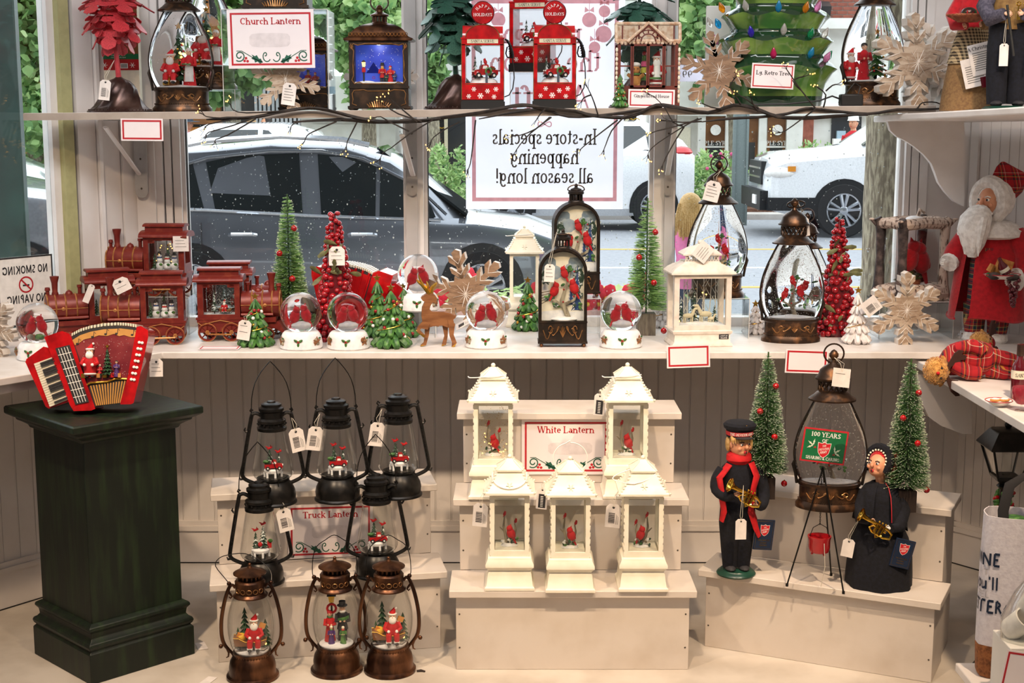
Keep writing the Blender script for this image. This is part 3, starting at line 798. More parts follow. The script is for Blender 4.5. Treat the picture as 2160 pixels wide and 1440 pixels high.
bush(1496,318,440,27,116,'full shrub with pink blossoms, nearest the white car',6,1)
bush(1622,322,440,27.2,118,'full shrub with pink blossoms beside the pickup grille',8,2)
bush(1720,300,420,28.4,130,'low leafy shrub behind the pickup bonnet',0,3)
bush(940,305,470,26.6,110,'pale green shrub behind the dark car windscreen',0,4)
bush(150,340,452,27.2,90,'clipped green hedge shrub behind the silver car',0,5)
# buildings across the road
def facade(name,label,px0,px1,pyt,pyb,Y,mt):
 a=P(px0,pyb,Y);b=P(px1,pyt,Y)
 t=T(name,label,'building',(0,Y,GZ))
 m=MB(mt);m.box(a.x,b.x,0,3,0,b.z-GZ);m.build('wall',t)
 return t,(lambda n_,mt_,x0,x1,y0,y1,d=.05,dep=.0,par=None:MB(mt_).box(P(x0,300,Y).x,P(x1,300,Y).x,-d,dep,P(x0,y1,Y).z-GZ,P(x0,y0,Y).z-GZ).build(n_,par or t))
t,B_=facade('shop_building','dark brown shop front with doors, behind the parked dark car',-600,640,130,470,31,'shop_dark')
B_('fascia','door_brown',-600,470,120,262,.15)
B_('doorway','door_brown',30,60,262,440);B_('doorway','door_brown',110,150,262,440);B_('door','shop_dark',505,535,262,440)
B_('window','orange_glass',400,475,268,400)
c0=None
for x in range(541,640,9):
 B_('corrugation','corrugated',x,x+5.5,130,440,.12)
t,B_=facade('garage_building','plain white low building with a flat front behind the grey car roof',640,832,160,470,30,'clap_white')
B_('eave','clap_white',636,836,240,250,.2);B_('garage_door','clap_white',660,800,262,460,.04)
t,B_=facade('clapboard_house','white clapboard building with pale blue band over a dark shop front',872,1345,-80,470,29.5,'clap_white')
for k in range(14):
 B_('clapboard','clap_white',872,1345,-72+k*18.5,-72+k*18.5+16.5,.03)
B_('band','trim_blue',868,1350,183,198,.25)
sf=B_('shop_front','shop_dark',876,1342,199,440,.02)
for x in(902,915,938,1318,1372):B_('column','trim_cream',x,x+7,199,430,.16)
for x in(925,1335):
 m=MB('yellow')
 c=P(x,260,29.5)
 for dx in(-.07,.07):m.tube([(c.x+dx+.09*cos(q*PI/6),-.06,c.z-GZ+.1*sin(q*PI/6))for q in range(12)],.012,n=5,closed=True)
 m.build('ring_sign',t)
t,B_=facade('white_shop','white pilastered shop with brown glazed doors and brick above',1380,2100,-60,470,30,'clap_white')
B_('cornice','clap_white',1660,2100,40,62,.3);B_('cornice','clap_white',1380,2100,228,244,.2)
mw=B_('brick_wall','mortar',1670,1815,-50,40,.03)
bm=MB('brick_red');bm.box(0,.2,-.03,0,0,.065);b0=None
for r_ in range(11):
 for k in range(7):
  x=P(1668,0,30).x+k*.215+(r_%2)*.1;z=P(1668,40,30).z-GZ+.01+r_*.083
  if b0 is None:b0=bm.build('brick',mw,loc=(x,-.02,z))
  else:put(b0,'brick',mw,(x,-.02,z))
for x0,x1 in((1470,1486),(1528,1546),(1598,1614),(1656,1690)):B_('pilaster','clap_white',x0,x1,62,450,.14)
for x0,x1 in((1486,1528),(1552,1598),(1618,1656)):
 d=B_('glazed_door','door_brown',x0,x1,246,440,.03)
 B_('door_pane','shop_dark',x0+6,x1-6,300,420,.045)
B_('brick_pier','brick_red',1690,1713,246,440,.1);B_('dark_doorway','shop_dark',1752,1815,246,440,.03)
B_('panel','cream',1424,1456,268,330,.03)
for xx in(1506,1636):
 m=MB('ink_white');c=P(xx,306,30)
 write(m,'MAPLE SYRUP',0,0,.085,'ink_white');m.box(-.33,.33,0,.004,-.05,-.02,'ink_white');m.build('lettering',t,loc=(c.x,-.06,c.z-GZ))
 m=MB('ink_white');m.lathe([(.11,0),(.11,.01)],n=16);o=m.build('round_sticker',t,loc=(c.x+.02,-.06,P(xx,274,30).z-GZ));o.rotation_euler=(PI/2,0,0)
m=MB('trim_blue');m.box(0,.18,-.1,0,0,.16);m.box(-.08,.3,-.12,0,-.4,0,'ink_white');c=P(1762,292,30);m.build('door_notice',t,loc=(c.x,-.05,c.z-GZ))
m=MB('shop_dark');m.cbox((0,-.2,0),.2,.3,.25,rot=(.4,0,0));c=P(1735,22,30);m.build('wall_lamp',t,loc=(c.x,0,c.z-GZ))
# sign pole and tree trunk on the near pavement
c=P(1562,300,24.6);t=T('sign_pole','grey-green steel sign pole between the two pink-blossomed shrubs','pole',(c.x,24.6,GZ))
m=MB('pole_green');m.box(-.13,.13,-.05,.05,0,5.2);m.box(-.13,-.09,-.08,-.05,0,5.2);m.box(.09,.13,-.08,-.05,0,5.2);m.build('post',t)
c=P(1862,400,9.0);t=T('roadside_tree','rough grey-brown tree trunk close outside the window','tree',(c.x,9.0,GZ+.05))
m=MB('bark');r_=random.Random(4)
prof=[]
nn=28;v=[];f=[]
zz=[0,.15,.5,.9,1.3,1.7,2.1,2.5,3.0]
for j,z in enumerate(zz):
 rr=.128+.1*math.exp(-z*4)-.0*z+(.004*sin(j*2.1))
 for i in range(nn):
  a=2*PI*i/nn;q=rr*(1+.035*((i*7+j)%3-1))
  v.append((q*cos(a)+.02*sin(z*1.5),q*sin(a),z))
for j in range(len(zz)-1):
 for i in range(nn):f.append((j*nn+i,j*nn+(i+1)%nn,(j+1)*nn+(i+1)%nn,(j+1)*nn+i))
m.add(v,f);m.build('trunk',t)
m=MB('leaf_mid')
for i in range(900):
 p=Vector((r_.gauss(0,.8),r_.gauss(0,.8),3.9+r_.gauss(0,.45)));d=Vector((r_.uniform(-1,1),r_.uniform(-1,1),r_.uniform(-1,.3))).normalized();e=d.orthogonal().normalized()*.06
 m.add([p,p+d*.09+e,p+d*.18,p+d*.09-e],[(0,1,2,3)])
m.build('foliage',t,kind='stuff')
# cars
def wheel_mesh(r,w_=.22):
 m=MB('tyre');m.lathe([(r*.62,-w_/2),(r*.95,-w_/2),(r,-w_/2+.03),(r,w_/2-.03),(r*.95,w_/2),(r*.62,w_/2)],n=28,cap=False)
 m.lathe([(r*.62,-w_/2),(r*.64,-w_/2+.03),(.05,-w_/2+.07)],'car_trim',n=28,cap=False)
 m.lathe([(r*.64,-w_/2-.004),(r*.59,-w_/2),(r*.57,-w_/2+.04)],'alloy',n=28,cap=False)
 for k in range(10):
  a=2*PI*k/10+(.1 if k%2 else-.1)
  m.tube([(.04*cos(a),.04*sin(a),-w_/2+.01),(r*.6*cos(a),r*.6*sin(a),-w_/2+.005)],[.022,.028],'alloy',n=5)
 m.lathe([(.07,-w_/2-.0),(.05,-w_/2-.012),(.0,-w_/2-.014)],'alloy',n=12)
 return m
def car(name,label,x0,Y,mt,st,wheels,wins,L,flip=False,wr=.35,extra=None,cat='car',rz=0):
 """st = stations (x, underside, shoulder, roof, half width, half roof width); near side faces the shop"""
 W=max(s[4]for s in st)
 t=T(name,label,cat,(x0,Y+W,GZ),rz)
 sg=-1 if flip else 1
 m=MB(mt);v=[];f=[]
 for x,zb,zs,zr,hw,hr in st:
  half=[(hw*.9,zb),(hw,zb+.12),(hw,zb+(zs-zb)*.6),(hw*.985,zs-.05),(hw*.95,zs),(hr,max(zs,zr-.06)),(hr*.88,max(zs,zr-.01)),(0,zr+.01)]
  ring=[(sg*x,-y,z)for y,z in half]+[(sg*x,y,z)for y,z in half[-2::-1]]
  v+=ring
 n=15
 for j in range(len(st)-1):
  for i in range(n-1):f.append((j*n+i,(j+1)*n+i,(j+1)*n+i+1,j*n+i+1))
  f.append((j*n+n-1,(j+1)*n+n-1,(j+1)*n,j*n))
 f.append(tuple(range(n)));f.append(tuple(range((len(st)-1)*n,len(st)*n)))
 if flip:f=[q[::-1]for q in f]
 m.add(v,f);m.build('body',t,angle=30)
 def side(x,z,off=.008):
  for a,b in zip(st,st[1:]):
   if a[0]<=x<=b[0]:
    k=(x-a[0])/max(b[0]-a[0],1e-6);s=[a[i]+(b[i]-a[i])*k for i in range(6)]
    if z<=s[2]-.05:return-(s[4]+off)
    k2=min(1,max(0,(z-s[2])/max(s[3]-.06-s[2],.01)))
    return-(s[4]*.95+(s[5]-s[4]*.95)*k2+off)
  return-W
 for nm,poly,mm in wins:
  m=MB(mm)
  if nm in('window','panel'):
   q=[(sg*x,side(x,z),z)for x,z in poly];k=len(q)
   m.add(q+[(a,b+.02,c)for a,b,c in q],[tuple(range(k))]+[(i,(i+1)%k,(i+1)%k+k,i+k)for i in range(k)])
  elif nm=='trim_line' or nm=='roof_rail':
   m.tube([(sg*x,side(x,z,.012 if nm=='trim_line' else-.04),z)for x,z in poly],.014 if nm=='trim_line' else.028,n=6)
  elif nm=='windscreen':
   (xa,za,ha),(xb,zb,hb)=poly
   q=[(sg*xa,-ha,za),(sg*xa,ha,za),(sg*xb,hb,zb),(sg*xb,-hb,zb)]
   m.add(q+[(a-sg*.01,b,c-.02)for a,b,c in q],[(0,1,2,3),(7,6,5,4),(0,4,5,1),(1,5,6,2),(2,6,7,3),(3,7,4,0)])
  m.build(nm,t)
 w0=None
 for wx in wheels:
  for sy in(-1,1):
   if w0 is None:w0=wheel_mesh(wr).build('wheel',t);o=w0
   else:o=put(w0,'wheel',t)
   o.location=(sg*wx,sy*(W-.085),wr);o.rotation_euler=(-PI/2,0,0)if sy<0 else(PI/2,0,0)
   if sy<0:
    m=MB('car_trim');m.prism([(wr*1.17*cos(PI*q/14*1.12-.19),wr*1.17*sin(PI*q/14*1.12-.19))for q in range(15)],-.012,.03);m.build('wheel_arch',t,loc=(sg*wx,-W,wr))
 if extra:extra(t,side,sg)
 return t
SUV=[(0,.55,.92,.95,.72,.6),(.08,.35,.98,1.12,.86,.62),(.35,.28,1.04,1.48,.91,.62),(.8,.26,1.04,1.60,.92,.63),(1.6,.25,1.01,1.665,.92,.64),(2.3,.25,.97,1.64,.92,.64),(2.75,.25,.95,1.52,.92,.6),(3.1,.25,.94,1.3,.92,.58),(3.42,.25,.93,1.03,.92,.6),(3.6,.25,.92,.97,.92,.68),(4.1,.26,.86,.92,.9,.66),(4.4,.3,.76,.82,.84,.6),(4.55,.45,.6,.64,.7,.5)]
def suv_extra(t,side,sg):
 m=MB('car_dark');m.sph((sg*3.05,-1.06,1.02),(.1,.13,.085),nu=12,nv=8);m.box(min(sg*3.0,sg*3.1),max(sg*3.0,sg*3.1),-.98,-.88,.94,.98,'car_trim');m.build('wing_mirror',t)
 for hx in(1.35,2.5):
  m=MB('chrome');m.tube([(sg*(hx-.13),side(hx,.84,.01),.83),(sg*(hx-.1),side(hx,.84,.05),.84),(sg*(hx+.1),side(hx,.84,.05),.84),(sg*(hx+.13),side(hx,.84,.01),.83)],.018,n=6);m.build('door_handle',t)
 for dx in(.95,2.02,3.1):
  m=MB('car_trim');m.tube([(sg*dx,side(dx,.94,.002),.94),(sg*dx,side(dx,.4,.002),.4)],.005,n=4);m.build('door_seam',t)
 m=MB('chrome');m.cbox((sg*4.45,-.62,.68),.16,.3,.12,rot=(0,0,-sg*.5));m.build('headlamp',t)
a=P(225,690,12.7)
SUV=[q[:5]+(q[5]+.09,)for q in SUV]
dcar=car('parked_car','dark grey estate car with roof rails parked just outside the window',a.x,12.7,'car_dark',SUV,(.85,3.65),[('window',[(.42,1.09),(.55,1.36),(.85,1.46),(.97,1.07)],'car_glass'),('window',[(1.08,1.06),(.98,1.47),(1.3,1.53),(1.88,1.55),(1.92,1.03)],'car_glass'),('window',[(2.1,1.01),(2.06,1.54),(2.35,1.52),(2.62,1.43),(2.62,.99)],'car_glass'),('window',[(2.66,.99),(2.66,1.41),(2.95,1.27),(3.15,1.08),(3.2,.98)],'car_glass'),('trim_line',[(.4,1.06),(1.0,1.05),(2.0,1.0),(3.25,.96)],'chrome'),('roof_rail',[(.55,1.58),(1.0,1.66),(1.7,1.7),(2.3,1.67),(2.55,1.62)],'chrome'),('trim_line',[(.45,1.12),(.6,1.4),(1.0,1.51),(1.6,1.57),(2.1,1.57),(2.5,1.5),(3.0,1.26),(3.3,1.0)],'chrome'),('windscreen',[(3.5,1.0,.72),(2.62,1.6,.54)],'car_glass')],4.55,extra=suv_extra)
dcar.scale=(.93,1,1)
HATCH=[(0,.5,.7,.74,.7,.55),(.1,.3,.82,.9,.84,.6),(.9,.26,.92,.99,.88,.64),(1.1,.25,.94,1.03,.88,.62),(1.5,.25,.95,1.36,.88,.58),(2.0,.25,.97,1.5,.88,.6),(3.2,.25,1.0,1.5,.88,.6),(3.9,.3,1.02,1.2,.86,.58),(4.1,.4,.95,1.0,.8,.56)]
HW=[('window',[(1.35,1.0),(1.75,1.34),(2.3,1.42),(2.3,1.01)],'car_glass'),('window',[(2.38,1.02),(2.38,1.42),(3.1,1.42),(3.5,1.08)],'car_glass'),('windscreen',[(1.12,1.05,.7),(1.62,1.43,.52)],'car_glass'),('trim_line',[(1.2,.97),(3.6,1.04)],'car_trim')]
HI=[(x,zb,zs+.28,zr+.28,hw,hr)for x,zb,zs,zr,hw,hr in HATCH]
HWI=[(n_,[(q[0],q[1]+.28)+tuple(q[2:])for q in p],mm)for n_,p,mm in HW]
a=P(205,600,12.7)
car('silver_car','silver car bonnet and front wheel outside the side window',a.x,12.7,'car_silver',HI,(.68,3.35),HWI,4.1,wr=.36,flip=True)
def rear_lamp(t,side,sg):
 m=MB('tail_red');m.sph((sg*3.92,-.72,.98),(.12,.12,.07),nu=10,nv=6);m.build('tail_lamp',t)
a=P(-250,600,17.5)
car('silver_hatchback','pale silver hatchback with red tail lamp parked beside the hedge',a.x-2.15,17.5,'car_silver',HATCH,(.72,3.35),HW,4.1,extra=rear_lamp)
a=P(1458,400,23.6)
wcar=car('white_car','white car with red tail lamp at the far kerb beyond the poster edge',a.x-3.6,23.2,'car_white',HI,(.72,3.35),HWI,4.1,wr=.39,extra=lambda t,side,sg:MB('tail_red').sph((3.85,-.72,1.28),(.22,.14,.1),nu=10,nv=6).build('tail_lamp',t))
wcar.scale=(.88,1,1)
a=P(850,300,23.2)
car('white_van','white hatchback roof showing past the grey car roof',a.x,23.2,'car_white',[(x,zb,zs+.2,zr+.25,hw,hr)for x,zb,zs,zr,hw,hr in HATCH],(.72,3.35),[(n_,[(q[0],q[1]+.22)+tuple(q[2:])for q in p],mm)for n_,p,mm in HW],4.1,flip=True)
PK=[(0,.5,.9,.95,.86,.6),(.06,.42,1.12,1.2,.96,.68),(.3,.36,1.2,1.3,1.0,.74),(1.2,.36,1.28,1.38,1.0,.78),(1.45,.36,1.3,1.42,1.0,.74),(2.2,.4,1.32,1.95,1.0,.68),(3.6,.4,1.32,1.98,1.0,.7),(3.9,.4,1.3,1.34,1.0,.9),(5.6,.45,1.3,1.33,.98,.9)]
def pk_extra(t,side,sg):
 m=MB('car_trim');m.box(-.1,.2,-.9,.9,.42,.72);m.box(.0,.75,-1.02,-.9,.42,.62);m.build('front_bumper',t)
 m=MB('car_trim');m.box(-.03,.1,-.55,.55,.8,1.16);m.build('grille',t)
 for z in(.9,1.04):
  m=MB('chrome');m.box(-.045,-.03,-.5,.5,z,z+.03);m.build('grille_bar',t)
 m=MB('ink_white');m.sph((.26,-.86,1.0),(.3,.16,.13),nu=14,nv=9);m.build('headlamp',t)
 m=MB('amber');m.cbox((.36,-1.005,1.06),.12,.02,.08);m.build('turn_lamp',t)
 m=MB('ink_white');m.box(-.12,-.1,-.6,-.3,.5,.64);m.build('number_plate',t)
a=P(1618,450,22.0)
car('pickup_truck','white pickup with black grille driving past beyond the tree trunk',a.x,22.0,'car_white',PK,(1.18,4.5),[('window',[(1.75,1.36),(2.3,1.82),(2.9,1.84),(2.9,1.36)],'car_glass'),('window',[(2.98,1.36),(2.98,1.84),(3.5,1.84),(3.6,1.36)],'car_glass'),('windscreen',[(1.5,1.44,.85),(2.18,1.9,.62)],'car_glass')],5.6,wr=.42,extra=pk_extra,cat='truck')
# people on the street
def person(label,x,Y,h,shirt,legs,hair,rz=0,hat=None,child=False):
 t=T('person',label,'person',(x,Y,GZ+(.05 if Y<13.2 else.1 if Y>25.8 else 0)),rz)
 k=h/1.75
 m=MB('skin')
 m.loft([(0,0,.80*k,.15*k,.1*k),(0,0,.95*k,.16*k,.11*k),(0,0,1.1*k,.14*k,.1*k),(0,0,1.3*k,.17*k,.11*k),(0,0,1.42*k,.18*k,.1*k),(0,0,1.48*k,.09*k,.07*k),(0,0,1.5*k,.055*k,.055*k)],shirt)
 for s_ in(-1,1):
  m.tube([(s_*.08*k,0,.86*k),(s_*.09*k,-.01,.48*k),(s_*.09*k,.01,.07*k)],[.085*k,.06*k,.045*k],legs,n=9)
  m.sph((s_*.09*k,-.05*k,.045*k),(.045*k,.12*k,.045*k),'car_trim',8,6)
  m.tube([(s_*.18*k,0,1.4*k),(s_*.22*k,.0,1.25*k),(s_*.23*k,.01,1.12*k)],[.055*k,.048*k,.045*k],shirt,n=8)
  m.tube([(s_*.23*k,.01,1.13*k),(s_*.23*k,-.06*k,.9*k)],[.036*k,.026*k],n=7)
  hx,hy,hz=s_*.23*k,-.075*k,.85*k
  m.sph((hx,hy,hz),(.02*k,.038*k,.045*k),nu=8,nv=6)
  for q in range(4):m.tube([(hx,hy-.025*k+q*.016*k,hz-.03*k),(hx-s_*.006,hy-.03*k+q*.016*k,hz-.1*k)],.007*k,n=5)
  m.tube([(hx,hy-.03*k,hz),(hx,hy-.065*k,hz-.045*k)],.008*k,n=5)
 m.tube([(0,0,1.47*k),(0,-.01,1.56*k)],[.055*k,.05*k],n=9)
 m.sph((0,-.015*k,1.635*k),(.078*k,.095*k,.115*k),nu=14,nv=10)
 m.sph((0,-.112*k,1.62*k),(.012*k,.018*k,.022*k),nu=8,nv=6)
 for s_ in(-1,1):
  m.sph((s_*.03*k,-.1*k,1.648*k),(.011*k,.008*k,.008*k),'ink',6,4);m.sph((s_*.079*k,0,1.63*k),(.01*k,.02*k,.03*k),nu=6,nv=5)
 m.sph((0,-.1*k,1.575*k),(.022*k,.008*k,.006*k),'card_red',6,4)
 m.build('body',t)
 m=MB(hair)
 if child:m.sph((0,.03*k,1.64*k),(.118*k,.12*k,.13*k),nu=14,nv=9);m.loft([(0,.1*k,1.33*k,.1*k,.03*k),(0,.1*k,1.46*k,.125*k,.05*k),(0,.06*k,1.6*k,.122*k,.09*k),(0,.04*k,1.72*k,.07*k,.06*k)],n=14);[m.tube([(x*.1*k,.1*k,1.66*k),(x*.115*k,.145*k,1.52*k),(x*(.12+.02*sin(x*9))*k,.135*k,(1.32+.03*cos(x*7))*k)],[.012*k,.018*k,.004*k],n=6)for x in[-1+i/6 for i in range(13)]]
 else:m.sph((0,.022*k,1.672*k),(.084*k,.092*k,.092*k),nu=12,nv=8)
 m.build('hair',t)
 if hat:
  m=MB(hat[0]);bw=hat[1]
  m.lathe([(bw*k,1.68*k),(bw*k,1.69*k),(.1*k,1.70*k),(.095*k,1.76*k),(.05*k,1.8*k),(0,1.805*k)],n=16,c=(0,-.02*k,0));m.build('hat',t)
 return t
c=P(1458,420,10.4);person('child with blond hair in a pink top, back turned, outside the window',c.x,10.4,1.27,'shirt_pink','denim','hair_blond',rz=PI*.9,child=True)
c=P(1800,290,26.4);person('person in a red shirt and white cap by the dark doorway',c.x,26.4,1.74,'shirt_red','denim','hair_dark',rz=-.8,hat=('ink_white',.11))
c=P(563,300,25.9);person('dark-haired person with glasses walking past the corrugated wall',c.x,25.9,1.72,'shirt_blue','denim','hair_dark',rz=-1.2)
c=P(531,300,26.3);person('person in a straw hat beyond the grey car roof',c.x,26.3,1.66,'shirt_blue','denim','hair_dark',rz=.4,hat=('straw',.13))
c=P(396,300,26.1);person('person in a wide blue-grey sun hat near the sash',c.x,26.1,1.72,'shirt_pink','denim','hair_dark',rz=1.2,hat=('hat_blue',.22))
q=P(100,548,4.9);t=T('planter_rail','pale pink planter rail outside the side window above the notice','planter',(q.x,4.9,GZ+.05))
m=MB('flower_box');m.box(-.4,.12,-.05,.05,q.z-t.location.z-.03,q.z-t.location.z);m.build('rail',t)
for x in(-.35,.07):m=MB('flower_box');m.box(x,x+.04,-.03,.03,0,q.z-t.location.z-.03);m.build('leg',t)
t=T('shop_door','dark green glossy door standing open outside the side window','door',(-2.3,4.74,GZ+.05))
m=MB('green_post');xr=P(49,300,4.74).x+2.3;m.box(-.6,xr,-.02,.02,0,3.0);m.build('leaf',t,bevel=.004)
m=MB('green_post');m.box(-.5,xr-.12,-.026,-.02,.9,2.8);m.build('raised_panel',t)
m=MB('brass');m.sph((xr-.05,-.05,1.3),.03,nu=10,nv=8);m.build('knob',t)
# dried rain on the outside of the panes
m=MB('droplet_white');r_=random.Random(9)
for i in range(1500):
 px,py=r_.choice([(r_.uniform(385,853),r_.uniform(250,680)),(r_.uniform(900,1375),r_.uniform(430,660)),(r_.uniform(1425,1900),r_.uniform(250,670)),(r_.uniform(385,853),r_.uniform(300,680))])
 q=P(px,py,GY+.006);s_=abs(r_.gauss(0,.0011))+.0005
 m.add([(q.x-s_,q.y,q.z),(q.x,q.y,q.z-s_*1.6),(q.x+s_,q.y,q.z),(q.x,q.y,q.z+s_),(q.x,q.y+s_*.6,q.z)],[(0,1,4),(1,2,4),(2,3,4),(3,0,4)])
o=m.build('dried_raindrops',None,kind='stuff');o['label']='pale dried raindrops scattered over the outside of the window panes';o['category']='raindrops'
# ------------------------------------------------------------------ little figures that stand inside the lanterns (z up, front towards -y)
def bird(mb,c,h,face=1,red='red_matte'):
 """perched cardinal, h high, breast turned towards face (+1 = right)"""
 x,y,z=c
 mb.sph((x,y,z+h*.42),(h*.27,h*.24,h*.37),red,10,8,rot=(0,face*.3,0))
 mb.sph((x+face*h*.1,y-h*.03,z+h*.76),h*.2,red,10,7)
 mb.cone((x+face*h*.07,y,z+h*.86),(x-face*h*.01,y,z+h*1.06),h*.1,.0002,red,7)
 mb.cone((x-face*h*.1,y,z+h*.2),(x-face*h*.3,y+h*.05,z-h*.22),h*.1,h*.05,red,6)
 mb.sph((x+face*h*.19,y-h*.08,z+h*.74),(h*.07,h*.08,h*.08),'ink',7,5)
 mb.cone((x+face*h*.2,y-h*.1,z+h*.76),(x+face*h*.32,y-h*.12,z+h*.73),h*.06,.0002,'orange',6)
 for s in(-1,1):mb.sph((x+s*h*.12-face*h*.05,y-h*.06,z+h*.42),(h*.08,h*.1,h*.25),red,8,6,rot=(0,face*.4,0))
 return mb
def conifer(mb,c,h,r,m='pine_dark',tiers=5,n=11,star=None,tip=None):
 x,y,z=c
 for t in range(tiers):
  k=t/tiers;r0=r*(1-k*.86);z0=z+h*(.08+.84*k);z1=z0+h*1.35/tiers*.84
  v=[];f=[]
  for i in range(2*n):
   a=PI*i/n+t*.4;q=r0*(1.0 if i%2 else.66)
   v.append((x+q*cos(a),y+q*sin(a),z0+(0 if i%2 else h*.05)))
  v.append((x,y,min(z1,z+h)));v.append((x,y,z0+h*.06))
  L=2*n
  for i in range(2*n):f+=[(i,(i+1)%L,L),((i+1)%L,i,L+1)]
  mb.add(v,f,m if not(tip and t%2)else tip)
 mb.tube([(x,y,z),(x,y,z+h*.15)],r*.12,'dark_block',6)
 if star:star5(mb,(x,y,z+h*1.03),h*.07,star)
def star5(mb,c,r,m):
 pts=[(c[0]+(r if i%2==0 else r*.42)*sin(PI*i/5),c[2]+(r if i%2==0 else r*.42)*cos(PI*i/5))for i in range(10)]
 mb.prism(pts,c[1]-r*.18,c[1]+r*.18,m)
def mini_santa(mb,c,h,seat=False):
 x,y,z=c
 k=h
 if seat:
  mb.loft([(x,y,z+.22*k,.2*k,.16*k),(x,y,z+.45*k,.21*k,.17*k),(x,y,z+.62*k,.13*k,.12*k)],'red_matte',10)
  for s in(-1,1):
   mb.tube([(x+s*.1*k,y-.05*k,z+.26*k),(x+s*.12*k,y-.3*k,z+.25*k),(x+s*.12*k,y-.32*k,z+.08*k)],[.1*k,.085*k,.075*k],'red_matte',8)
   mb.sph((x+s*.12*k,y-.36*k,z+.04*k),(.07*k,.11*k,.05*k),'ink',8,5)
   mb.tube([(x+s*.12*k,y-.32*k,z+.1*k),(x+s*.12*k,y-.32*k,z+.05*k)],.09*k,'ink_white',8)
 else:
  mb.loft([(x,y,z+.05*k,.17*k,.14*k),(x,y,z+.3*k,.2*k,.17*k),(x,y,z+.5*k,.19*k,.16*k),(x,y,z+.66*k,.12*k,.11*k)],'red_matte',10)
  mb.tube([(x+.17*k*cos(a*PI/6),y+.15*k*sin(a*PI/6),z+.1*k)for a in range(12)],.03*k,'ink_white',5,closed=True)
  for s in(-1,1):mb.sph((x+s*.08*k,y-.06*k,z+.03*k),(.07*k,.1*k,.04*k),'ink',7,5)
 for s in(-1,1):mb.tube([(x+s*.16*k,y,z+.58*k),(x+s*.24*k,y-.1*k,z+.42*k),(x+s*.14*k,y-.22*k,z+.38*k)],[.07*k,.065*k,.05*k],'red_matte',7);mb.sph((x+s*.12*k,y-.24*k,z+.38*k),.05*k,'ink_white',7,5)
 mb.sph((x,y-.02*k,z+.78*k),(.11*k,.11*k,.12*k),'skin_light',10,7)
 mb.sph((x,y-.1*k,z+.68*k),(.12*k,.07*k,.13*k),'ink_white',9,6)
 mb.sph((x,y-.13*k,z+.77*k),.025*k,'skin',6,4)
 for s in(-1,1):mb.sph((x+s*.045*k,y-.12*k,z+.81*k),.014*k,'ink',5,4)
 mb.tube([(x+.11*k*cos(a*PI/5),y+.11*k*sin(a*PI/5),z+.86*k)for a in range(10)],.032*k,'ink_white',5,closed=True)
 mb.cone((x,y,z+.86*k),(x+.08*k,y+.02*k,z+1.05*k),.11*k,.02*k,'red_matte',9);mb.sph((x+.1*k,y,z+1.03*k),.04*k,'ink_white',6,5)
def mini_person(mb,c,h,coat,hat='ink',skirt=True,brim=True,scarf=None):
 x,y,z=c;k=h
 if skirt:mb.loft([(x,y,z,.17*k,.14*k),(x,y,z+.3*k,.13*k,.11*k),(x,y,z+.5*k,.1*k,.08*k),(x,y,z+.68*k,.13*k,.09*k),(x,y,z+.76*k,.05*k,.05*k)],coat,10)
 else:
  for s in(-1,1):mb.tube([(x+s*.06*k,y,z),(x+s*.06*k,y,z+.42*k)],.055*k,'ink',7)
  mb.loft([(x,y,z+.3*k,.14*k,.11*k),(x,y,z+.5*k,.1*k,.09*k),(x,y,z+.7*k,.14*k,.1*k),(x,y,z+.76*k,.05*k,.05*k)],coat,10)
 for s in(-1,1):mb.tube([(x+s*.13*k,y,z+.69*k),(x+s*.16*k,y-.06*k,z+.52*k),(x+s*.06*k,y-.15*k,z+.54*k)],[.05*k,.045*k,.035*k],coat,7);mb.sph((x+s*.05*k,y-.16*k,z+.55*k),.03*k,'skin_light',6,4)
 mb.sph((x,y,z+.84*k),(.075*k,.08*k,.09*k),'skin_light',10,7)
 mb.sph((x,y-.078*k,z+.83*k),.016*k,'skin',5,4)
 for s in(-1,1):mb.sph((x+s*.03*k,y-.075*k,z+.86*k),.01*k,'ink',5,4)
 if scarf:mb.lathe([(.08*k,.73*k),(.09*k,.76*k),(.07*k,.79*k)],scarf,9,(x,y,z))
 if brim:mb.lathe([(.13*k,.9*k),(.13*k,.915*k),(.08*k,.92*k),(.085*k,1.02*k),(0,1.03*k)],hat,12,(x,y,z))
 else:mb.sph((x,y+.015*k,z+.875*k),(.085*k,.088*k,.075*k),hat,9,6)
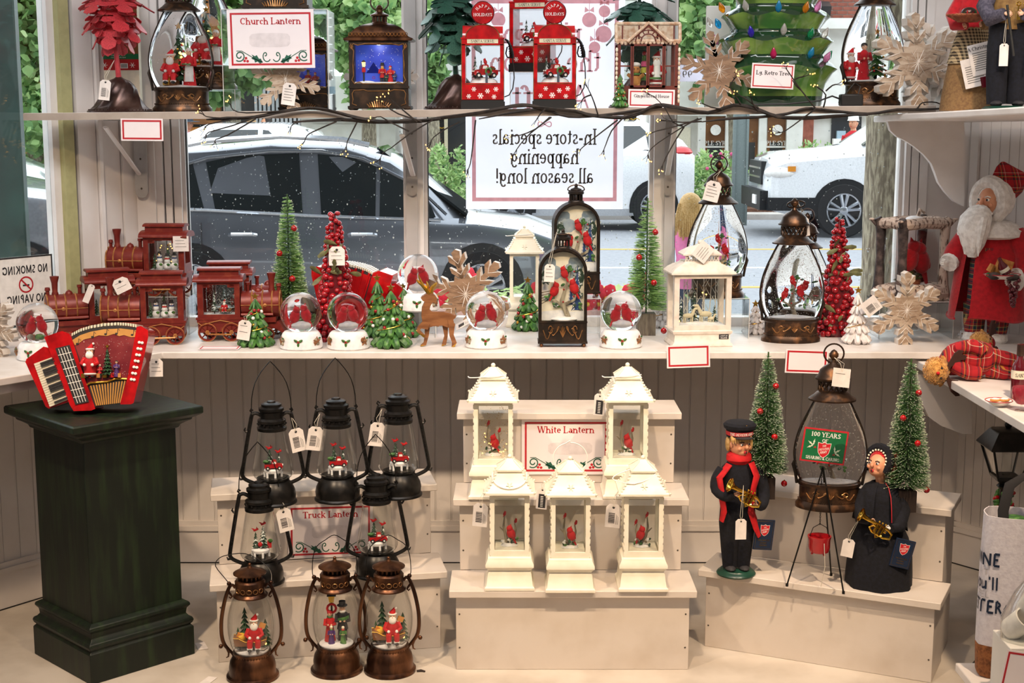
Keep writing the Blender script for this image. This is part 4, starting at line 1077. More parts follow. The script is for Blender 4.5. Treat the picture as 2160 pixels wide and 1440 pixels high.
def mini_truck(mb,c,L,m='red_gloss',rz=0.0,load=True):
 """old rounded pickup, L long, nose towards -x"""
 old=mb.X;mb.X=(old if old is not None else Matrix())@Matrix.Translation(c)@Matrix.Rotation(rz,4,'Z')@Matrix.Scale(L,4)
 mb.prism([(-.48,.12),(-.5,.22),(-.46,.3),(-.34,.33),(-.18,.34),(-.18,.12)],-.13,.13,m)
 mb.prism([(-.2,.12),(-.2,.34),(-.15,.5),(-.1,.53),(.06,.53),(.1,.5),(.12,.34),(.12,.12)],-.17,.17,m)
 mb.prism([(-.15,.36),(-.12,.48),(.04,.48),(.06,.36)],-.174,.174,'ink_white')
 mb.prism([(.1,.12),(.1,.32),(.5,.32),(.5,.14)],-.18,.18,m)
 mb.box(.13,.48,-.15,.15,.3,.325,'dark_block')
 for wx in(-.32,.32):
  for s in(-1,1):
   mb.lathe([(.0,-.03),(.1,-.03),(.1,.03),(0,.03)],'tyre',14,c=(0,0,0))if False else None
   k=12
   for yy,rr,mt in((s*.17,.105,'tyre'),(s*.185,.05,'ink_white')):
    v=[(wx+rr*cos(2*PI*i/k),yy-.03,.1+rr*sin(2*PI*i/k))for i in range(k)]+[(wx+rr*cos(2*PI*i/k),yy+.03,.1+rr*sin(2*PI*i/k))for i in range(k)]
    mb.add(v,[tuple(range(k)),tuple(range(2*k-1,k-1,-1))]+[(i,i+k,(i+1)%k+k,(i+1)%k)for i in range(k)],mt)
   mb.tube([(wx+.13*cos(a*PI/6),s*.165,.1+.13*sin(a*PI/6))for a in range(7)],.03,m,5)
 mb.tube([(-.5,-.16,.13),(-.52,0,.13),(-.5,.16,.13)],.018,'chrome',5)
 for s in(-1,1):mb.sph((-.49,s*.1,.26),.035,'ink_white',6,5)
 if load:
  for i,(x,z,mt)in enumerate(((.2,.36,'resin_green'),(.3,.4,'red_matte'),(.38,.36,'gold'),(.28,.36,'resin_green'))):mb.cbox((x,(-.06 if i%2 else.05),z),.12,.12,.12,mt,rot=(.2,.1*i,.4))
 mb.X=old
def mini_sleigh(mb,c,L):
 x,y,z=c
 mb.prism([(x-.5*L,z+.42*L),(x-.46*L,z+.16*L),(x+.32*L,z+.13*L),(x+.46*L,z+.22*L),(x+.5*L,z+.36*L),(x+.4*L,z+.3*L),(x+.2*L,z+.27*L),(x-.2*L,z+.3*L),(x-.34*L,z+.42*L)],y-.17*L,y+.17*L,'door_brown','door_brown')
 for s in(-1,1):
  mb.tube([(x-.5*L,y+s*.175*L,z+.42*L),(x-.34*L,y+s*.175*L,z+.4*L),(x-.15*L,y+s*.175*L,z+.29*L),(x+.2*L,y+s*.175*L,z+.27*L),(x+.5*L,y+s*.175*L,z+.36*L)],.014*L,'gold',5)
  mb.tube([(x-.48*L,y+s*.15*L,z+.02*L),(x+.4*L,y+s*.15*L,z),(x+.52*L,y+s*.15*L,z+.08*L)],.018*L,'dark_block',5)
  for q in(-.3,-.1,.1,.28):mb.tube([(x+q*L,y+s*.15*L,z),(x+q*L,y+s*.14*L,z+.15*L)],.014*L,'dark_block',4)
def branch_scene(mb,s,kind=0):
 """snow mound, gnarled branch, cardinals and holly; s = unit size (about 1 px)"""
 mb.sph((0,0,0),(22*s,12*s,5*s),'snow_white',14,6)
 mb.tube([(8*s,0,0),(2*s,0,16*s),(-4*s,0,30*s),(2*s,0,50*s),(10*s,0,78*s)],[5*s,4.4*s,3.6*s,2.6*s,1.2*s],'bark',7)
 mb.tube([(-2*s,0,22*s),(-18*s,-2*s,32*s),(-26*s,0,38*s)],[3.4*s,2.4*s,1.2*s],'bark',6)
 mb.tube([(0,0,24*s),(16*s,-2*s,32*s),(24*s,0,52*s)],[3.4*s,2.4*s,1.4*s],'bark',6)
 r_=random.Random(kind+5)
 for bx,bz,bh,fc in(((-16,36,26,1),(16,40,27,-1),(0,66,22,-1))if kind==0 else((-14,34,24,1),(14,44,24,1),(-6,66,24,1))):
  bird(mb,(bx*s,-4*s,bz*s),bh*s,fc)
 for i in range(26):
  cx,cz=r_.choice(((-24,36),(-14,20),(12,82),(22,44),(20,24),(4,60)))
  x,z=(cx+r_.uniform(-7,7))*s,(cz+r_.uniform(-5,5))*s
  mb.sph((x,r_.uniform(-4,2)*s,z),(4*s,1.5*s,2.4*s),'resin_green' if i%3 else 'pine_snowy',6,4,rot=(0,r_.uniform(0,3),0))
 for i in range(6):mb.sph((r_.uniform(-20,22)*s,-5*s,r_.uniform(20,80)*s),1.6*s,'berry_red',6,4)
def glitter(parent,n,gen,s,m='glitter',seed=2):
 r_=random.Random(seed);mb=MB(m)
 for i in range(n):
  p=gen(r_);k=s*r_.uniform(.5,1.1)
  a=r_.uniform(0,6)
  d=Vector((cos(a),r_.uniform(-.6,.6),sin(a))).normalized()*k;e=d.cross(Vector((0,1,0))).normalized()*k
  p=Vector(p)
  mb.add([p-d,p-e,p+d,p+e],[(0,1,2,3)])
 return mb.build('glitter',parent,kind='stuff')
 # ------------------------------------------------------------------ tags, cards, printed ornament
def hang_tag(parent,loc,w,h,rot=(0,0,0),string=None,barcode=True,punch=True,lines=0,m='tag_white',dark=None,name='price_tag'):
 mb=MB(m)
 c=w*.22
 mb.prism([(-w/2,-h),(w/2,-h),(w/2,-c),(w/2-c,0),(-w/2+c,0),(-w/2,-c)]if punch else[(-w/2,-h),(w/2,-h),(w/2,0),(-w/2,0)],-.0006,.0006)
 if punch:mb.lathe([(w*.09,0),(0,.0001)],'ink',8,(0,0,0))if False else mb.prism([(w*.09*cos(i*PI/4),-w*.22+w*.09*sin(i*PI/4))for i in range(8)],-.0009,-.0006,'ink')
 if dark:
  mb.box(-w*.3,w*.34,-.0009,-.0006,-h*.94,-h*.3,'ink')
  for i in range(7):mb.box(-w*.12,w*.12,-.0011,-.0009,-h*(.88-i*.075),-h*(.85-i*.075),'ink_white')
 elif barcode:
  r_=random.Random(int(w*1e5));z=-h*.82
  for i in range(13):
   b=h*r_.uniform(.008,.028);mb.box(-w*.3,w*.12,-.0009,-.0006,z,z+b,'ink');z+=b+h*r_.uniform(.012,.022)
  for i in range(3):mb.box(w*(.2+i*.07),w*(.225+i*.07),-.0009,-.0006,-h*.85,-h*(.42+.05*i),'ink_grey')
 for i in range(lines):mb.box(-w*.36,w*(.2+.15*((i*7)%3)/2),-.0009,-.0006,-h*(.3+.62*i/lines),-h*(.3+.62*i/lines)+h*.03,'ink_grey')
 o=mb.build(name,parent,loc=loc);o.rotation_euler=rot
 if string:
  sb=MB('string')
  p=Vector(loc)
  sb.tube([p+Vector((0,-.0008,-w*.2)),p+Vector((w*.1,-.002,w*.3)),tuple(Vector(string))],.0006,n=4)
  sb.tube([p+Vector((0,-.0008,-w*.2)),p+Vector((-w*.12,-.002,w*.3)),tuple(Vector(string))],.0006,n=4)
  sb.build('tag_string',parent)
 return o
def holly_mark(mb,w,z,y):
 """printed scroll with two holly leaves and berries, w wide"""
 for sg in(-1,1):
  X=lambda x,zz:(sg*x*w,z+zz*w)
  sp=[(.07+.055*(1-t*.9)*cos(t*7.5+3.6)+.02*t,.02+.075*(1-t*.85)*sin(t*7.5+3.6)+.03*t)for t in[i/22 for i in range(23)]]
  mb.ribbon([X(*p)for p in sp],[.014*w]*23,y,'ink_green')
  sp=[(.43+.075*(1-t*.75)*cos(5.4-t*8.5),.035+.075*(1-t*.75)*sin(5.4-t*8.5))for t in[i/22 for i in range(23)]]
  mb.ribbon([X(*p)for p in sp],[.016*w]*23,y,'ink_green')
  mb.ribbon([X(.12,-.05),X(.2,-.02),X(.3,.04),X(.4,.1),X(.47,.1)],[.01*w]*5,y,'ink_green')
  leaf=[(.12,-.05),(.15,.0),(.17,-.005),(.2,.045),(.225,.03),(.27,.055),(.25,.02),(.275,.0),(.235,-.02),(.225,-.055),(.19,-.04),(.16,-.07)]
  pts=[X(*p)for p in leaf]
  mb.add([(x,y,zz)for x,zz in pts],[tuple(range(len(pts)))],'ink_green')
  for bx,bz in((.325,-.035),(.365,-.03),(.345,.005)):
   pts=[X(bx+.019*cos(i*PI/4),bz+.019*sin(i*PI/4))for i in range(8)]
   mb.add([(x,y,zz)for x,zz in pts],[tuple(range(8))],'card_red')
def card(label,loc,w,h,rz=0,tilt=0,roll=0,title=None,tsize=.13,holly=False,border=.03,patch=None,m='card_white',lean=.0,name='price_card',cat='price card',inset=.035,tm='card_red',group=None,th=.0012):
 o=T(name,label,cat,loc,rz,group);o.rotation_euler=(tilt,roll,rz)
 mb=MB(m);mb.box(-w/2,w/2,-th,0,0,h);mb.build('sheet',o)
 b=MB('card_red');i0=inset*w;t=border*w*.9;y0,y1=-th-.0004,-th
 b.box(-w/2+i0,w/2-i0,y0,y1,i0,i0+t);b.box(-w/2+i0,w/2-i0,y0,y1,h-i0-t,h-i0)
 b.box(-w/2+i0,-w/2+i0+t,y0,y1,i0+t,h-i0-t);b.box(w/2-i0-t,w/2-i0,y0,y1,i0+t,h-i0-t)
 b.build('border',o)
 if title:
  l=MB(tm);z0=h*.75 if holly else h*.55
  write(l,title,0,z0,tsize*h,tm,y=-th-.0003,bold=1.2);l.build('lettering',o)
 if holly:
  l=MB('ink_green');holly_mark(l,w*.86,h*.17,-th-.0003);l.build('holly_print',o)
 if patch:
  l=MB('card_patch');x0,x1,z0,z1=patch
  pts=[(w*((x0+x1)/2+(x1-x0)/2*max(-1,min(1,1.25*cos(a)))),h*((z0+z1)/2+(z1-z0)/2*max(-1,min(1,1.25*sin(a)))))for a in[i*PI/8 for i in range(16)]]
  l.prism(pts,-th-.0002,-th);l.build('blank_patch',o)
 return o
def scroll_relief(mb,w,h,xf,m='gold_edge',r=.0011):
 """raised foliate scroll, centred, mapped on a surface by xf(x, z) -> (x, y, z)"""
 for sg in(-1,1):
  c1=[(sg*w*(.06+.2*t+.08*(1-t)*cos(t*7)),h*(.5+.34*sin(t*5.5)*(1-t*.5)))for t in[i/14 for i in range(15)]]
  c2=[(sg*w*(.22+.26*t),h*(.4+.3*sin(t*6+1)))for t in[i/12 for i in range(13)]]
  c3=[(sg*w*(.3+.05*cos(t*6.3)),h*(.62+.2*sin(t*6.3)))for t in[i/10 for i in range(10)]]
  for c in(c1,c2,c3):mb.tube([xf(*p)for p in c],r,m,5)
 for a in(-.9,-.45,0,.45,.9):
  mb.tube([xf(0,h*.2),xf(sin(a)*w*.05,h*(.2+.35*cos(a))),xf(sin(a)*w*.085,h*(.2+.6*cos(a)))],[r*.7,r*1.3,r*.6],m,5)
  # ------------------------------------------------------------------ teardrop water lantern
def teardrop(label,loc,s,scene='branch',rz=0,ring_tilt=0.0,gold_glit=False,group='teardrop water lanterns'):
 """s = metres per design unit; 314 units high, 138 wide"""
 t=T('water_lantern',label,'lantern',loc,rz,group)
 S=lambda pr:[(r*s,z*s)for r,z in pr]
 fl=.72
 m=MB('bronze');m.lathe(S([(61,0),(65,0),(65,7),(60,13),(58,17),(58,43),(61,46),(61,52),(54,52)]),n=36,sy=fl)
 nb=44
 for i in range(nb):
  a=PI+PI*i/(nb-1);m.sph((59.5*s*cos(a),59.5*fl*s*sin(a),17*s),1.5*s,nu=5,nv=4)
 base=m.build('base',t)
 m=MB('gold_edge');scroll_relief(m,96*s,22*s,lambda x,z:(x,-fl*math.sqrt(max(0,(58.6*s)**2-x*x)),z+20*s),r=1.1*s);m.build('scroll_relief',base)
 g_=MB('water_glass');gp=smooth([(54,52.5),(60,64),(66,82),(69,104),(68,122),(63,146),(54,170),(43,193),(35,209),(31,215)],3)
 g_.lathe(S(gp),n=40,sy=.6);g_.build('glass',t,angle=60)
 st=MB('bronze_dark')
 for sg in(-1,1):
  st.tube([(sg*(r+.5)*s,0,z*s)for r,z in[(57,50)]+gp[1:]],2.3*s,n=6)
  st.tube([(sg*63*s,0,46*s),(sg*66*s,-2*s,66*s),(sg*71*s,0,84*s),(sg*68*s,0,96*s)],[3*s,3*s,3.5*s,1*s],n=6)
 st.build('side_strap',t)
 c=MB('bronze');c.lathe(S([(30,213),(46,215),(46,218),(36,225),(31,230),(27,232),(27,236),(20,236)]),n=32,sy=.85)
 c.lathe(S([(20,252),(28,252),(28,256),(34,256),(34,259),(29,264),(26,274),(18,282),(8,287),(6,290)]),n=30,sy=.85)
 for i in range(16):
  a=2*PI*i/16;b=2*PI*(i+1)/16
  q=[(27*s*cos(x),23*s*sin(x))for x in(a,b)]
  c.tube([(q[0][0],q[0][1],235*s),(q[1][0],q[1][1],253*s)],1.8*s,n=5);c.tube([(q[1][0],q[1][1],235*s),(q[0][0],q[0][1],253*s)],1.8*s,n=5)
 c.build('cap',t)
 f=MB('bronze');f.lathe(S([(6,289),(4,294),(5,296),(9,301),(9,306),(5,312),(0,315)]),n=14);f.build('finial',t)
 h=MB('ring_bronze');rr=19*s;ct,sn=cos(ring_tilt),sin(ring_tilt)
 h.tube([(rr*cos(a),-rr*sn*(1+sin(a))*.9,298*s+rr*ct*(sin(a)+.45))for a in[2*PI*i/24 for i in range(24)]],1.7*s,n=6,closed=True)
 h.build('handle_ring',t)
 m=MB('snow_white');m.lathe(S([(53,53),(53,55),(30,58),(0,60)]),n=24,sy=.58)
 m.X=Matrix.Translation((0,0,56*s))
 if scene=='branch':branch_scene(m,s*1.02,0)
 elif scene=='santa':
  m.X=m.X@Matrix.Scale(1.18,4)
  mini_santa(m,(-17*s,-3*s,4*s),60*s,True);m.box(-30*s,-4*s,3*s,12*s,0,50*s,'door_brown')
  m.cbox((-24*s,-14*s,8*s),12*s,8*s,12*s,'gold')
  mini_person(m,(16*s,-4*s,0),72*s,'red_matte','ink_white',True,False);m.loft([(16*s,-9*s,8*s,9*s,7*s),(16*s,-6*s,38*s,7*s,6*s)],'ink_white',8)
  m.box(6*s,22*s,-20*s,-12*s,38*s,40*s,'resin_green')
  conifer(m,(-4*s,12*s,0),104*s,24*s,'pine_dark',7,11,'gold')
  for i in range(22):
   z=rnd.uniform(10,95);a=rnd.uniform(3.3,6.1);r_=22*(1-z/112);m.sph(((-4+r_*cos(a))*s,(12+r_*sin(a))*s,z*s),2.2*s,('berry_red','gold','led')[i%3]if i%5 else 'led',6,4)
 elif scene=='tree_back':
  conifer(m,(6*s,0,0),100*s,30*s,'resin_green',7,11,'gold')
  for i in range(26):
   z=rnd.uniform(6,90);a=rnd.uniform(3.3,6.1);r_=27*(1-z/108);m.sph(((6+r_*cos(a))*s,r_*sin(a)*s,z*s),2.6*s,('berry_red','gold')[i%2],6,4)
  mini_person(m,(-22*s,-6*s,0),84*s,'red_felt','hair_dark',True,False);mini_santa(m,(-46*s,6*s,0),66*s)
 m.build('winter_scene',t)
 def gen(r_):
  while True:
   z=r_.uniform(58,205);i=next(k for k in range(len(gp)-1)if gp[k][1]<=z<=gp[k+1][1])
   q=gp[i][0]+(gp[i+1][0]-gp[i][0])*(z-gp[i][1])/(gp[i+1][1]-gp[i][1])
   x=r_.uniform(-q,q)*.93
   y=r_.uniform(-1,.9)*.55*math.sqrt(max(0,q*q-x*x))
   return(x*s,y*s,z*s)
 glitter(t,620 if scene=='branch' else 160,gen,1.05*s)
 return t
 # ------------------------------------------------------------------ black barn lantern with a truck
def truck_lantern(label,loc,s,rz=0,scene=0,group='black truck lanterns'):
 t=T('barn_lantern',label,'lantern',loc,rz,group)
 S=lambda pr:[(r*s,z*s)for r,z in pr]
 m=MB('black_metal');m.lathe(S([(45,0),(47,1),(47,4),(44,7),(45,18),(43,28),(38,38),(33,45),(31,47),(33,49),(33,52),(29,52)]),n=32);m.build('base',t)
 g_=MB('clear_glass');g_.lathe(S([(28,51),(38,55),(41.5,61),(41,70),(27,152)]),n=16,cap=False);g_.build('glass',t)
 c=MB('black_metal');c.lathe(S([(24,150),(29,150),(29.5,156),(25,159),(24.5,163),(28,166),(28,171),(22.5,175),(22.5,188),(25,190),(25,195),(20,198),(20.5,203),(14,206),(9,206),(8,209),(0,210)]),n=26)
 for i in range(18):
  a=2*PI*i/18;c.sph((28*s*cos(a),28*s*sin(a),163*s),2*s,nu=5,nv=4)
 c.build('chimney',t)
 for sg in(-1,1):
  f=MB('black_metal')
  f.tube([(sg*x*s,0,z*s)for x,z in[(20,179),(29,184),(36,183),(40,176),(52,112),(60,66),(60,56),(54,49),(40,42),(33,40)]],4*s,n=8,sm=3)
  f.tube([(sg*x*s,0,z*s)for x,z in[(37,184),(42,190),(40,194),(36,190)]],1.8*s,n=5)
  f.tube([(sg*x*s,0,z*s)for x,z in[(46,148),(51,147),(54,151),(52,156)]],[3*s,2.6*s,2*s,.8*s],n=6)
  f.tube([(sg*x*s,0,z*s)for x,z in[(58,52),(65,50),(67,55)]],[3.4*s,2.4*s,1*s],n=6)
  for k in range(12):
   q=k/11;f.sph((sg*(41+18*q)*s,-3.4*s,(172-104*q)*s),1.1*s,'black_plastic',5,4)
  f.build('side_frame',t)
 h=MB('black_metal');h.tube([(x*s,0,z*s)for x,z in[(-39,188),(-38,214),(-31,245),(-18,268),(-2,287),(2,287),(18,268),(31,245),(38,214),(39,188)]],1.0*s,n=5,sm=2);h.build('wire_handle',t)
 m=MB('snow_white');m.lathe(S([(27,52),(27,53),(0,54)]),'black_metal',20)
 m.lathe(S([(17,62),(18,64),(18,68),(15,71),(0,72)]),n=18,sy=.8)
 for a in range(6):m.box((17*cos(a)-2)*s,(17*cos(a)+2)*s,(13*sin(a)-2)*s,(13*sin(a)+2)*s,52*s,63*s)
 if scene==0:
  conifer(m,(-6*s,6*s,70*s),40*s,11*s,'pine_snowy',6,8);conifer(m,(12*s,6*s,70*s),32*s,7*s,'pine_snowy',5,8)
  mini_truck(m,(2*s,-7*s,70*s),36*s,load=False,rz=PI)
  m.sph((-13*s,-6*s,86*s),(7*s,4*s,4*s),'resin_green',7,5)
  tops=((-6,110),(12,102))
 else:
  conifer(m,(6*s,0,70*s),48*s,13*s,'pine_snowy',6,8);conifer(m,(-9*s,0,70*s),36*s,9*s,'pine_snowy',5,8)
  m.cbox((18*s,2*s,78*s),8*s,8*s,14*s,'red_matte');m.sph((20*s,-2*s,86*s),(5*s,3*s,4*s),'resin_green',6,4);m.sph((0,-6*s,80*s),5*s,'red_matte',7,5)
  tops=((6,118),(-9,106))
 for x,z in tops:
  m.sph((x*s,2*s,(z+2)*s),(5*s,2.4*s,2.4*s),'red_matte',8,5,rot=(0,-.4,0));m.cone(((x-3)*s,2*s,(z+3)*s),((x-8)*s,2*s,(z+6)*s),2*s,.4*s,'red_matte',5);m.sph(((x+4)*s,1*s,(z+4)*s),2.2*s,'red_matte',6,5)
  m.cone(((x+3)*s,2*s,(z+5)*s),((x+2)*s,2*s,(z+9)*s),1.4*s,.2*s,'red_matte',5)
 m.build('winter_scene',t)
 return t
 # ------------------------------------------------------------------ bronze oval lantern
def oval_lantern(label,loc,s,scene='sleigh',rz=0,handle='up',group='bronze oval lanterns'):
 t=T('oval_lantern',label,'lantern',loc,rz,group)
 S=lambda pr:[(r*s,z*s)for r,z in pr]
 m=MB('copper');m.lathe(S([(50,0),(52,1),(52,6),(47,9),(46,13),(46.5,24),(44,36),(39,45),(37,48),(38,51),(38,55),(33,55)]),n=36)
 for i in range(40):
  a=2*PI*i/40;m.sph((38*s*cos(a),38*s*sin(a),49.5*s),1.3*s,nu=5,nv=4)
 m.build('base',t)
 gp=smooth([(32,54),(40,66),(45,85),(47,105),(46,125),(42,145),(36,162),(31,172)],3)
 g_=MB('clear_glass');g_.lathe(S(gp),n=32,cap=False);g_.build('glass',t)
 c=MB('copper');c.lathe(S([(27,169),(34,169),(34.5,172),(30,176),(29,178),(30,200),(27,203),(27,204),(20,204)]),n=32)
 for i in range(14):
  a=2*PI*i/14;c.tube([(20*s*cos(a),20*s*sin(a),202*s),(20*s*cos(a),20*s*sin(a),215*s)],2.8*s,n=5)
 c.lathe(S([(15,202),(15,215)]),'bronze_dark',12,cap=False);c.lathe(S([(22,213),(32.5,215),(32.5,217),(27,220),(15,224),(5,227),(3,231)]),n=30);c.sph((0,0,233*s),3.6*s,nu=9,nv=7)
 cp=c.build('chimney',t)
 m=MB('gold_edge');
 for k in range(5):
  a0=-PI/2+(k-2)*.42
  m.tube([(30.4*s*cos(a0+.16*cos(q)),30.4*s*sin(a0+.16*cos(q)),(185+4.5*sin(q))*s)for q in[i*PI/5 for i in range(10)]],.8*s,n=4,closed=True)
 m.build('scroll_relief',cp)
 for sg in(-1,1):
  f=MB('copper')
  f.tube([(sg*x*s,0,z*s)for x,z in[(29,186),(34,192),(39,190),(44,180),(51,158),(57,128),(59,105),(58,84),(54,70),(47,60),(40,52),(36,46)]],[3*s,3*s,3.4*s,3.6*s,3.8*s,3.8*s,3.8*s,3.8*s,3.8*s,3.4*s,3*s,3*s],n=8,sm=3)
  f.sph((sg*41*s,0,195*s),4.6*s,nu=9,nv=7);f.sph((sg*61*s,0,66*s),4.4*s,nu=9,nv=7)
  f.tube([(sg*x*s,0,z*s)for x,z in[(54,70),(58,68),(61,66)]],2.4*s,n=6)
  f.tube([(sg*x*s,0,z*s)for x,z in[(44,180),(38,172),(36,168),(39,165),(42,168)]],[2.6*s,2.2*s,1.8*s,1.6*s,1*s],n=6)
  f.tube([(sg*x*s,0,z*s)for x,z in[(50,63),(46,52),(47,44),(51,42)]],[2.6*s,2*s,1.6*s,1*s],n=6)
  f.build('side_arm',t)
 pts=[(-42,197),(-44,206),(-42,236),(-34,258),(-18,270),(0,280),(18,270),(34,258),(42,236),(44,206),(42,197)]
 if handle=='side':pts3=[(-42,0,197),(-50,0,208),(-66,0,232),(-60,2,246),(-42,6,252),(-10,24,248),(20,24,232),(40,12,214),(42,0,198)]
 else:pts3=[(x,0,z)for x,z in pts]
 h=MB('black_metal');h.tube([(x*s,y*s,z*s)for x,y,z in pts3],.9*s,n=5,sm=3);h.build('wire_handle',t)
 m=MB('snow_white');m.lathe(S([(33,55),(34,58),(20,61),(0,62)]),n=24)
 if scene=='sleigh':
  mini_sleigh(m,(-2*s,-6*s,60*s),66*s);mini_santa(m,(6*s,-7*s,64*s),66*s,True)
  m.sph((-20*s,-4*s,84*s),(11*s,9*s,10*s),'yellow',9,7);m.cbox((-24*s,-6*s,88*s),9*s,8*s,12*s,'orange',rot=(0,.3,0));m.sph((-22*s,-12*s,76*s),(12*s,4*s,5*s),'resin_green',8,5)
  conifer(m,(-14*s,14*s,58*s),86*s,18*s,'pine_dark',7,10);conifer(m,(27*s,8*s,58*s),62*s,15*s,'pine_dark',6,10);conifer(m,(-27*s,6*s,58*s),46*s,10*s,'pine_dark',5,9)
  m.cbox((22*s,-4*s,108*s),12*s,6*s,9*s,'bread',rot=(0,.4,0));m.sph((28*s,-10*s,72*s),2.2*s,'led',6,5)
 else:
  mini_person(m,(-12*s,2*s,62*s),66*s,'red_matte','card_red',True,False,'resin_green');mini_person(m,(13*s,2*s,62*s),80*s,'ink','ink',False,True,'ink_white')
  m.prism([(4*s,112*s),(18*s,114*s),(26*s,118*s),(26*s,112*s),(16*s,107*s),(4*s,108*s)],-12*s,-10*s,'resin_green')
  mini_person(m,(-9*s,-12*s,60*s),40*s,'purple','cream',True,False,'resin_green');mini_person(m,(14*s,-12*s,60*s),38*s,'resin_green','cream',True,False,'red_matte')
  m.tube([(-8*s,8*s,60*s),(-8*s,8*s,140*s)],2*s,'ink',6);m.frus((-8*s,8*s,140*s),9*s,9*s,13*s,13*s,14*s,'yellow');m.frus((-8*s,8*s,154*s),18*s,18*s,6*s,6*s,8*s,'ink')
  m.tube([((-8+9*cos(a))*s,4*s,(128+9*sin(a))*s)for a in[i*PI/5 for i in range(10)]],2.6*s,'red_matte',5,closed=True)
 m.build('winter_scene',t)
 return t
 # ------------------------------------------------------------------ white pagoda-roofed lantern
def white_lantern(label,loc,s,rz=0,ring='up',lit=False,bird_side=0,empty=False,group='cream plastic lanterns'):
 t=T('white_lantern',label,'lantern',loc,rz,group)
 m=MB('white_plastic');m.stack([(p*s,z*s)for p,z in[(48,0),(49.5,1),(49.5,6),(46,10),(43,34),(41,40),(44,44),(48,48),(48,54),(44,62),(43,66),(39,68)]]);m.build('base',t)
 f=MB('white_plastic');W=38*s;b=8*s
 for sx in(-1,1):
  for sy in(-1,1):
   x0=sx*W if sx<0 else sx*W-b;y0=sy*W if sy<0 else sy*W-b
   f.box(x0,x0+b,y0,y0+b,67*s,198*s)
   for k in range(9):f.cbox((sx*(W+.3*s),sy*(W-3*s),(74+k*14)*s),2.4*s,5*s,8*s)
 for z0,z1 in((67,80),(188,198)):
  f.box(-W+b,W-b,-W,-W+b*.7,z0*s,z1*s);f.box(-W+b,W-b,W-b*.7,W,z0*s,z1*s);f.box(-W,-W+b*.7,-W+b,W-b,z0*s,z1*s);f.box(W-b*.7,W,-W+b,W-b,z0*s,z1*s)
 f.build('frame',t)
 g_=MB('clear_glass');q=W-b*.5
 g_.box(-W+b,W-b,-q-.5*s,-q,80*s,188*s);g_.box(-W+b,W-b,q,q+.5*s,80*s,188*s);g_.box(-q-.5*s,-q,-W+b,W-b,80*s,188*s);g_.box(q,q+.5*s,-W+b,W-b,80*s,188*s)
 panes(g_,t)
 r_=MB('white_plastic');r_.stack([(p*s,z*s)for p,z in[(40,194),(50,196),(50,200),(43,205),(35,216),(28,232),(23,234),(23,237),(26,238),(26,241),(18,247),(8,257),(3,260)]])
 for sx in(-1,1):
  for sy in(-1,1):
   for k in range(7):
    q=k/6;pr=50-22*q**.75;r_.sph((sx*pr*s,sy*pr*s,(201+31*q**1.2)*s),2.6*s,nu=6,nv=4)
   r_.tube([(sx*26*s,sy*26*s,241*s),(sx*8*s,sy*8*s,257*s)],1.6*s,n=5)
 for k in range(6):r_.tube([(0,-39*s,213*s),(7*s*cos(k*PI/3),(-39-.0-0)*s+3.4*s*sin(k*PI/3),213*s+7*s*sin(k*PI/3))],1.1*s,n=4)
 r_.build('roof',t)
 k=MB('white_plastic');k.sph((0,0,263*s),4.6*s,nu=10,nv=8);k.build('finial',t)
 h=MB('ink_white')
 if ring=='up':p=[(34*cos(R(a)),0,262+33*sin(R(a)))for a in range(-50,231,14)];p=[(-22,0,236)]+p[::-1]+[(22,0,236)];p.insert(len(p)//2,(0,0,299))
 elif ring=='front':p=[(34*cos(R(a)),-30-14*sin(R(a))*-1,230+22*sin(R(a)))for a in range(180,361,12)];p=[(-34,-24,236)]+p+[(34,-24,236)]
 elif ring=='left':p=[(24,-24,236),(10,-30,226),(-20,-36,218),(-50,-34,222),(-62,-24,226),(-50,-12,232),(-24,-6,240)]
 else:p=[(26,-18,246),(10,-26,245),(-24,-26,243),(-46,-14,240),(-50,0,240)]
 h.tube([(x*s,y*s,z*s)for x,y,z in p],1.1*s,n=5,sm=2);h.build('wire_handle',t)
 m=MB('snow_white');m.box(-29*s,29*s,-29*s,29*s,68*s,79*s,'white_plastic')
 if not empty:
  m.sph((0,0,80*s),(18*s,12*s,6*s),n_ if False else 'snow_white',12,6)
  sg=-1 if bird_side else 1
  m.tube([(-4*s,0,82*s),(-8*s*sg,0,100*s),(-12*s*sg,0,120*s),(-10*s*sg,0,142*s)],[4*s,3*s,2.4*s,1.2*s],'bark',7)
  m.tube([(-10*s*sg,0,108*s),(-20*s*sg,0,118*s)],[2*s,1*s],'bark',5);m.tube([(6*s*sg,0,84*s),(12*s*sg,0,112*s),(10*s*sg,0,126*s)],[3*s,2*s,1.2*s],'bark',6)
  bird(m,(3*s*sg,-5*s,92*s),32*s,-sg,'red_matte');bird(m,(-10*s*sg,0,140*s),11*s,1);bird(m,(12*s*sg,0,125*s),11*s,1)
  for i in range(12):m.sph((rnd.uniform(-16,16)*s,rnd.uniform(-9,-2)*s,rnd.uniform(84,98)*s),(4*s,2*s,2.4*s),('resin_green','pine_dark','snow_white','bark')[i%4],6,4,rot=(0,i,0))
 m.build('winter_scene',t)
 if lit:
  glitter(t,150,lambda q:(q.uniform(-29,29)*s,q.uniform(-28,24)*s,(82+100*q.random()**1.6)*s),1.0*s,'gold_glitter',8)
  m=MB('led')
  for i in range(16):m.sph((rnd.uniform(-27,27)*s,rnd.uniform(-26,26)*s,(82+rnd.random()**2*60)*s),1.3*s,nu=6,nv=4)
  m.build('lit_sparkle',t,kind='stuff')
 return t
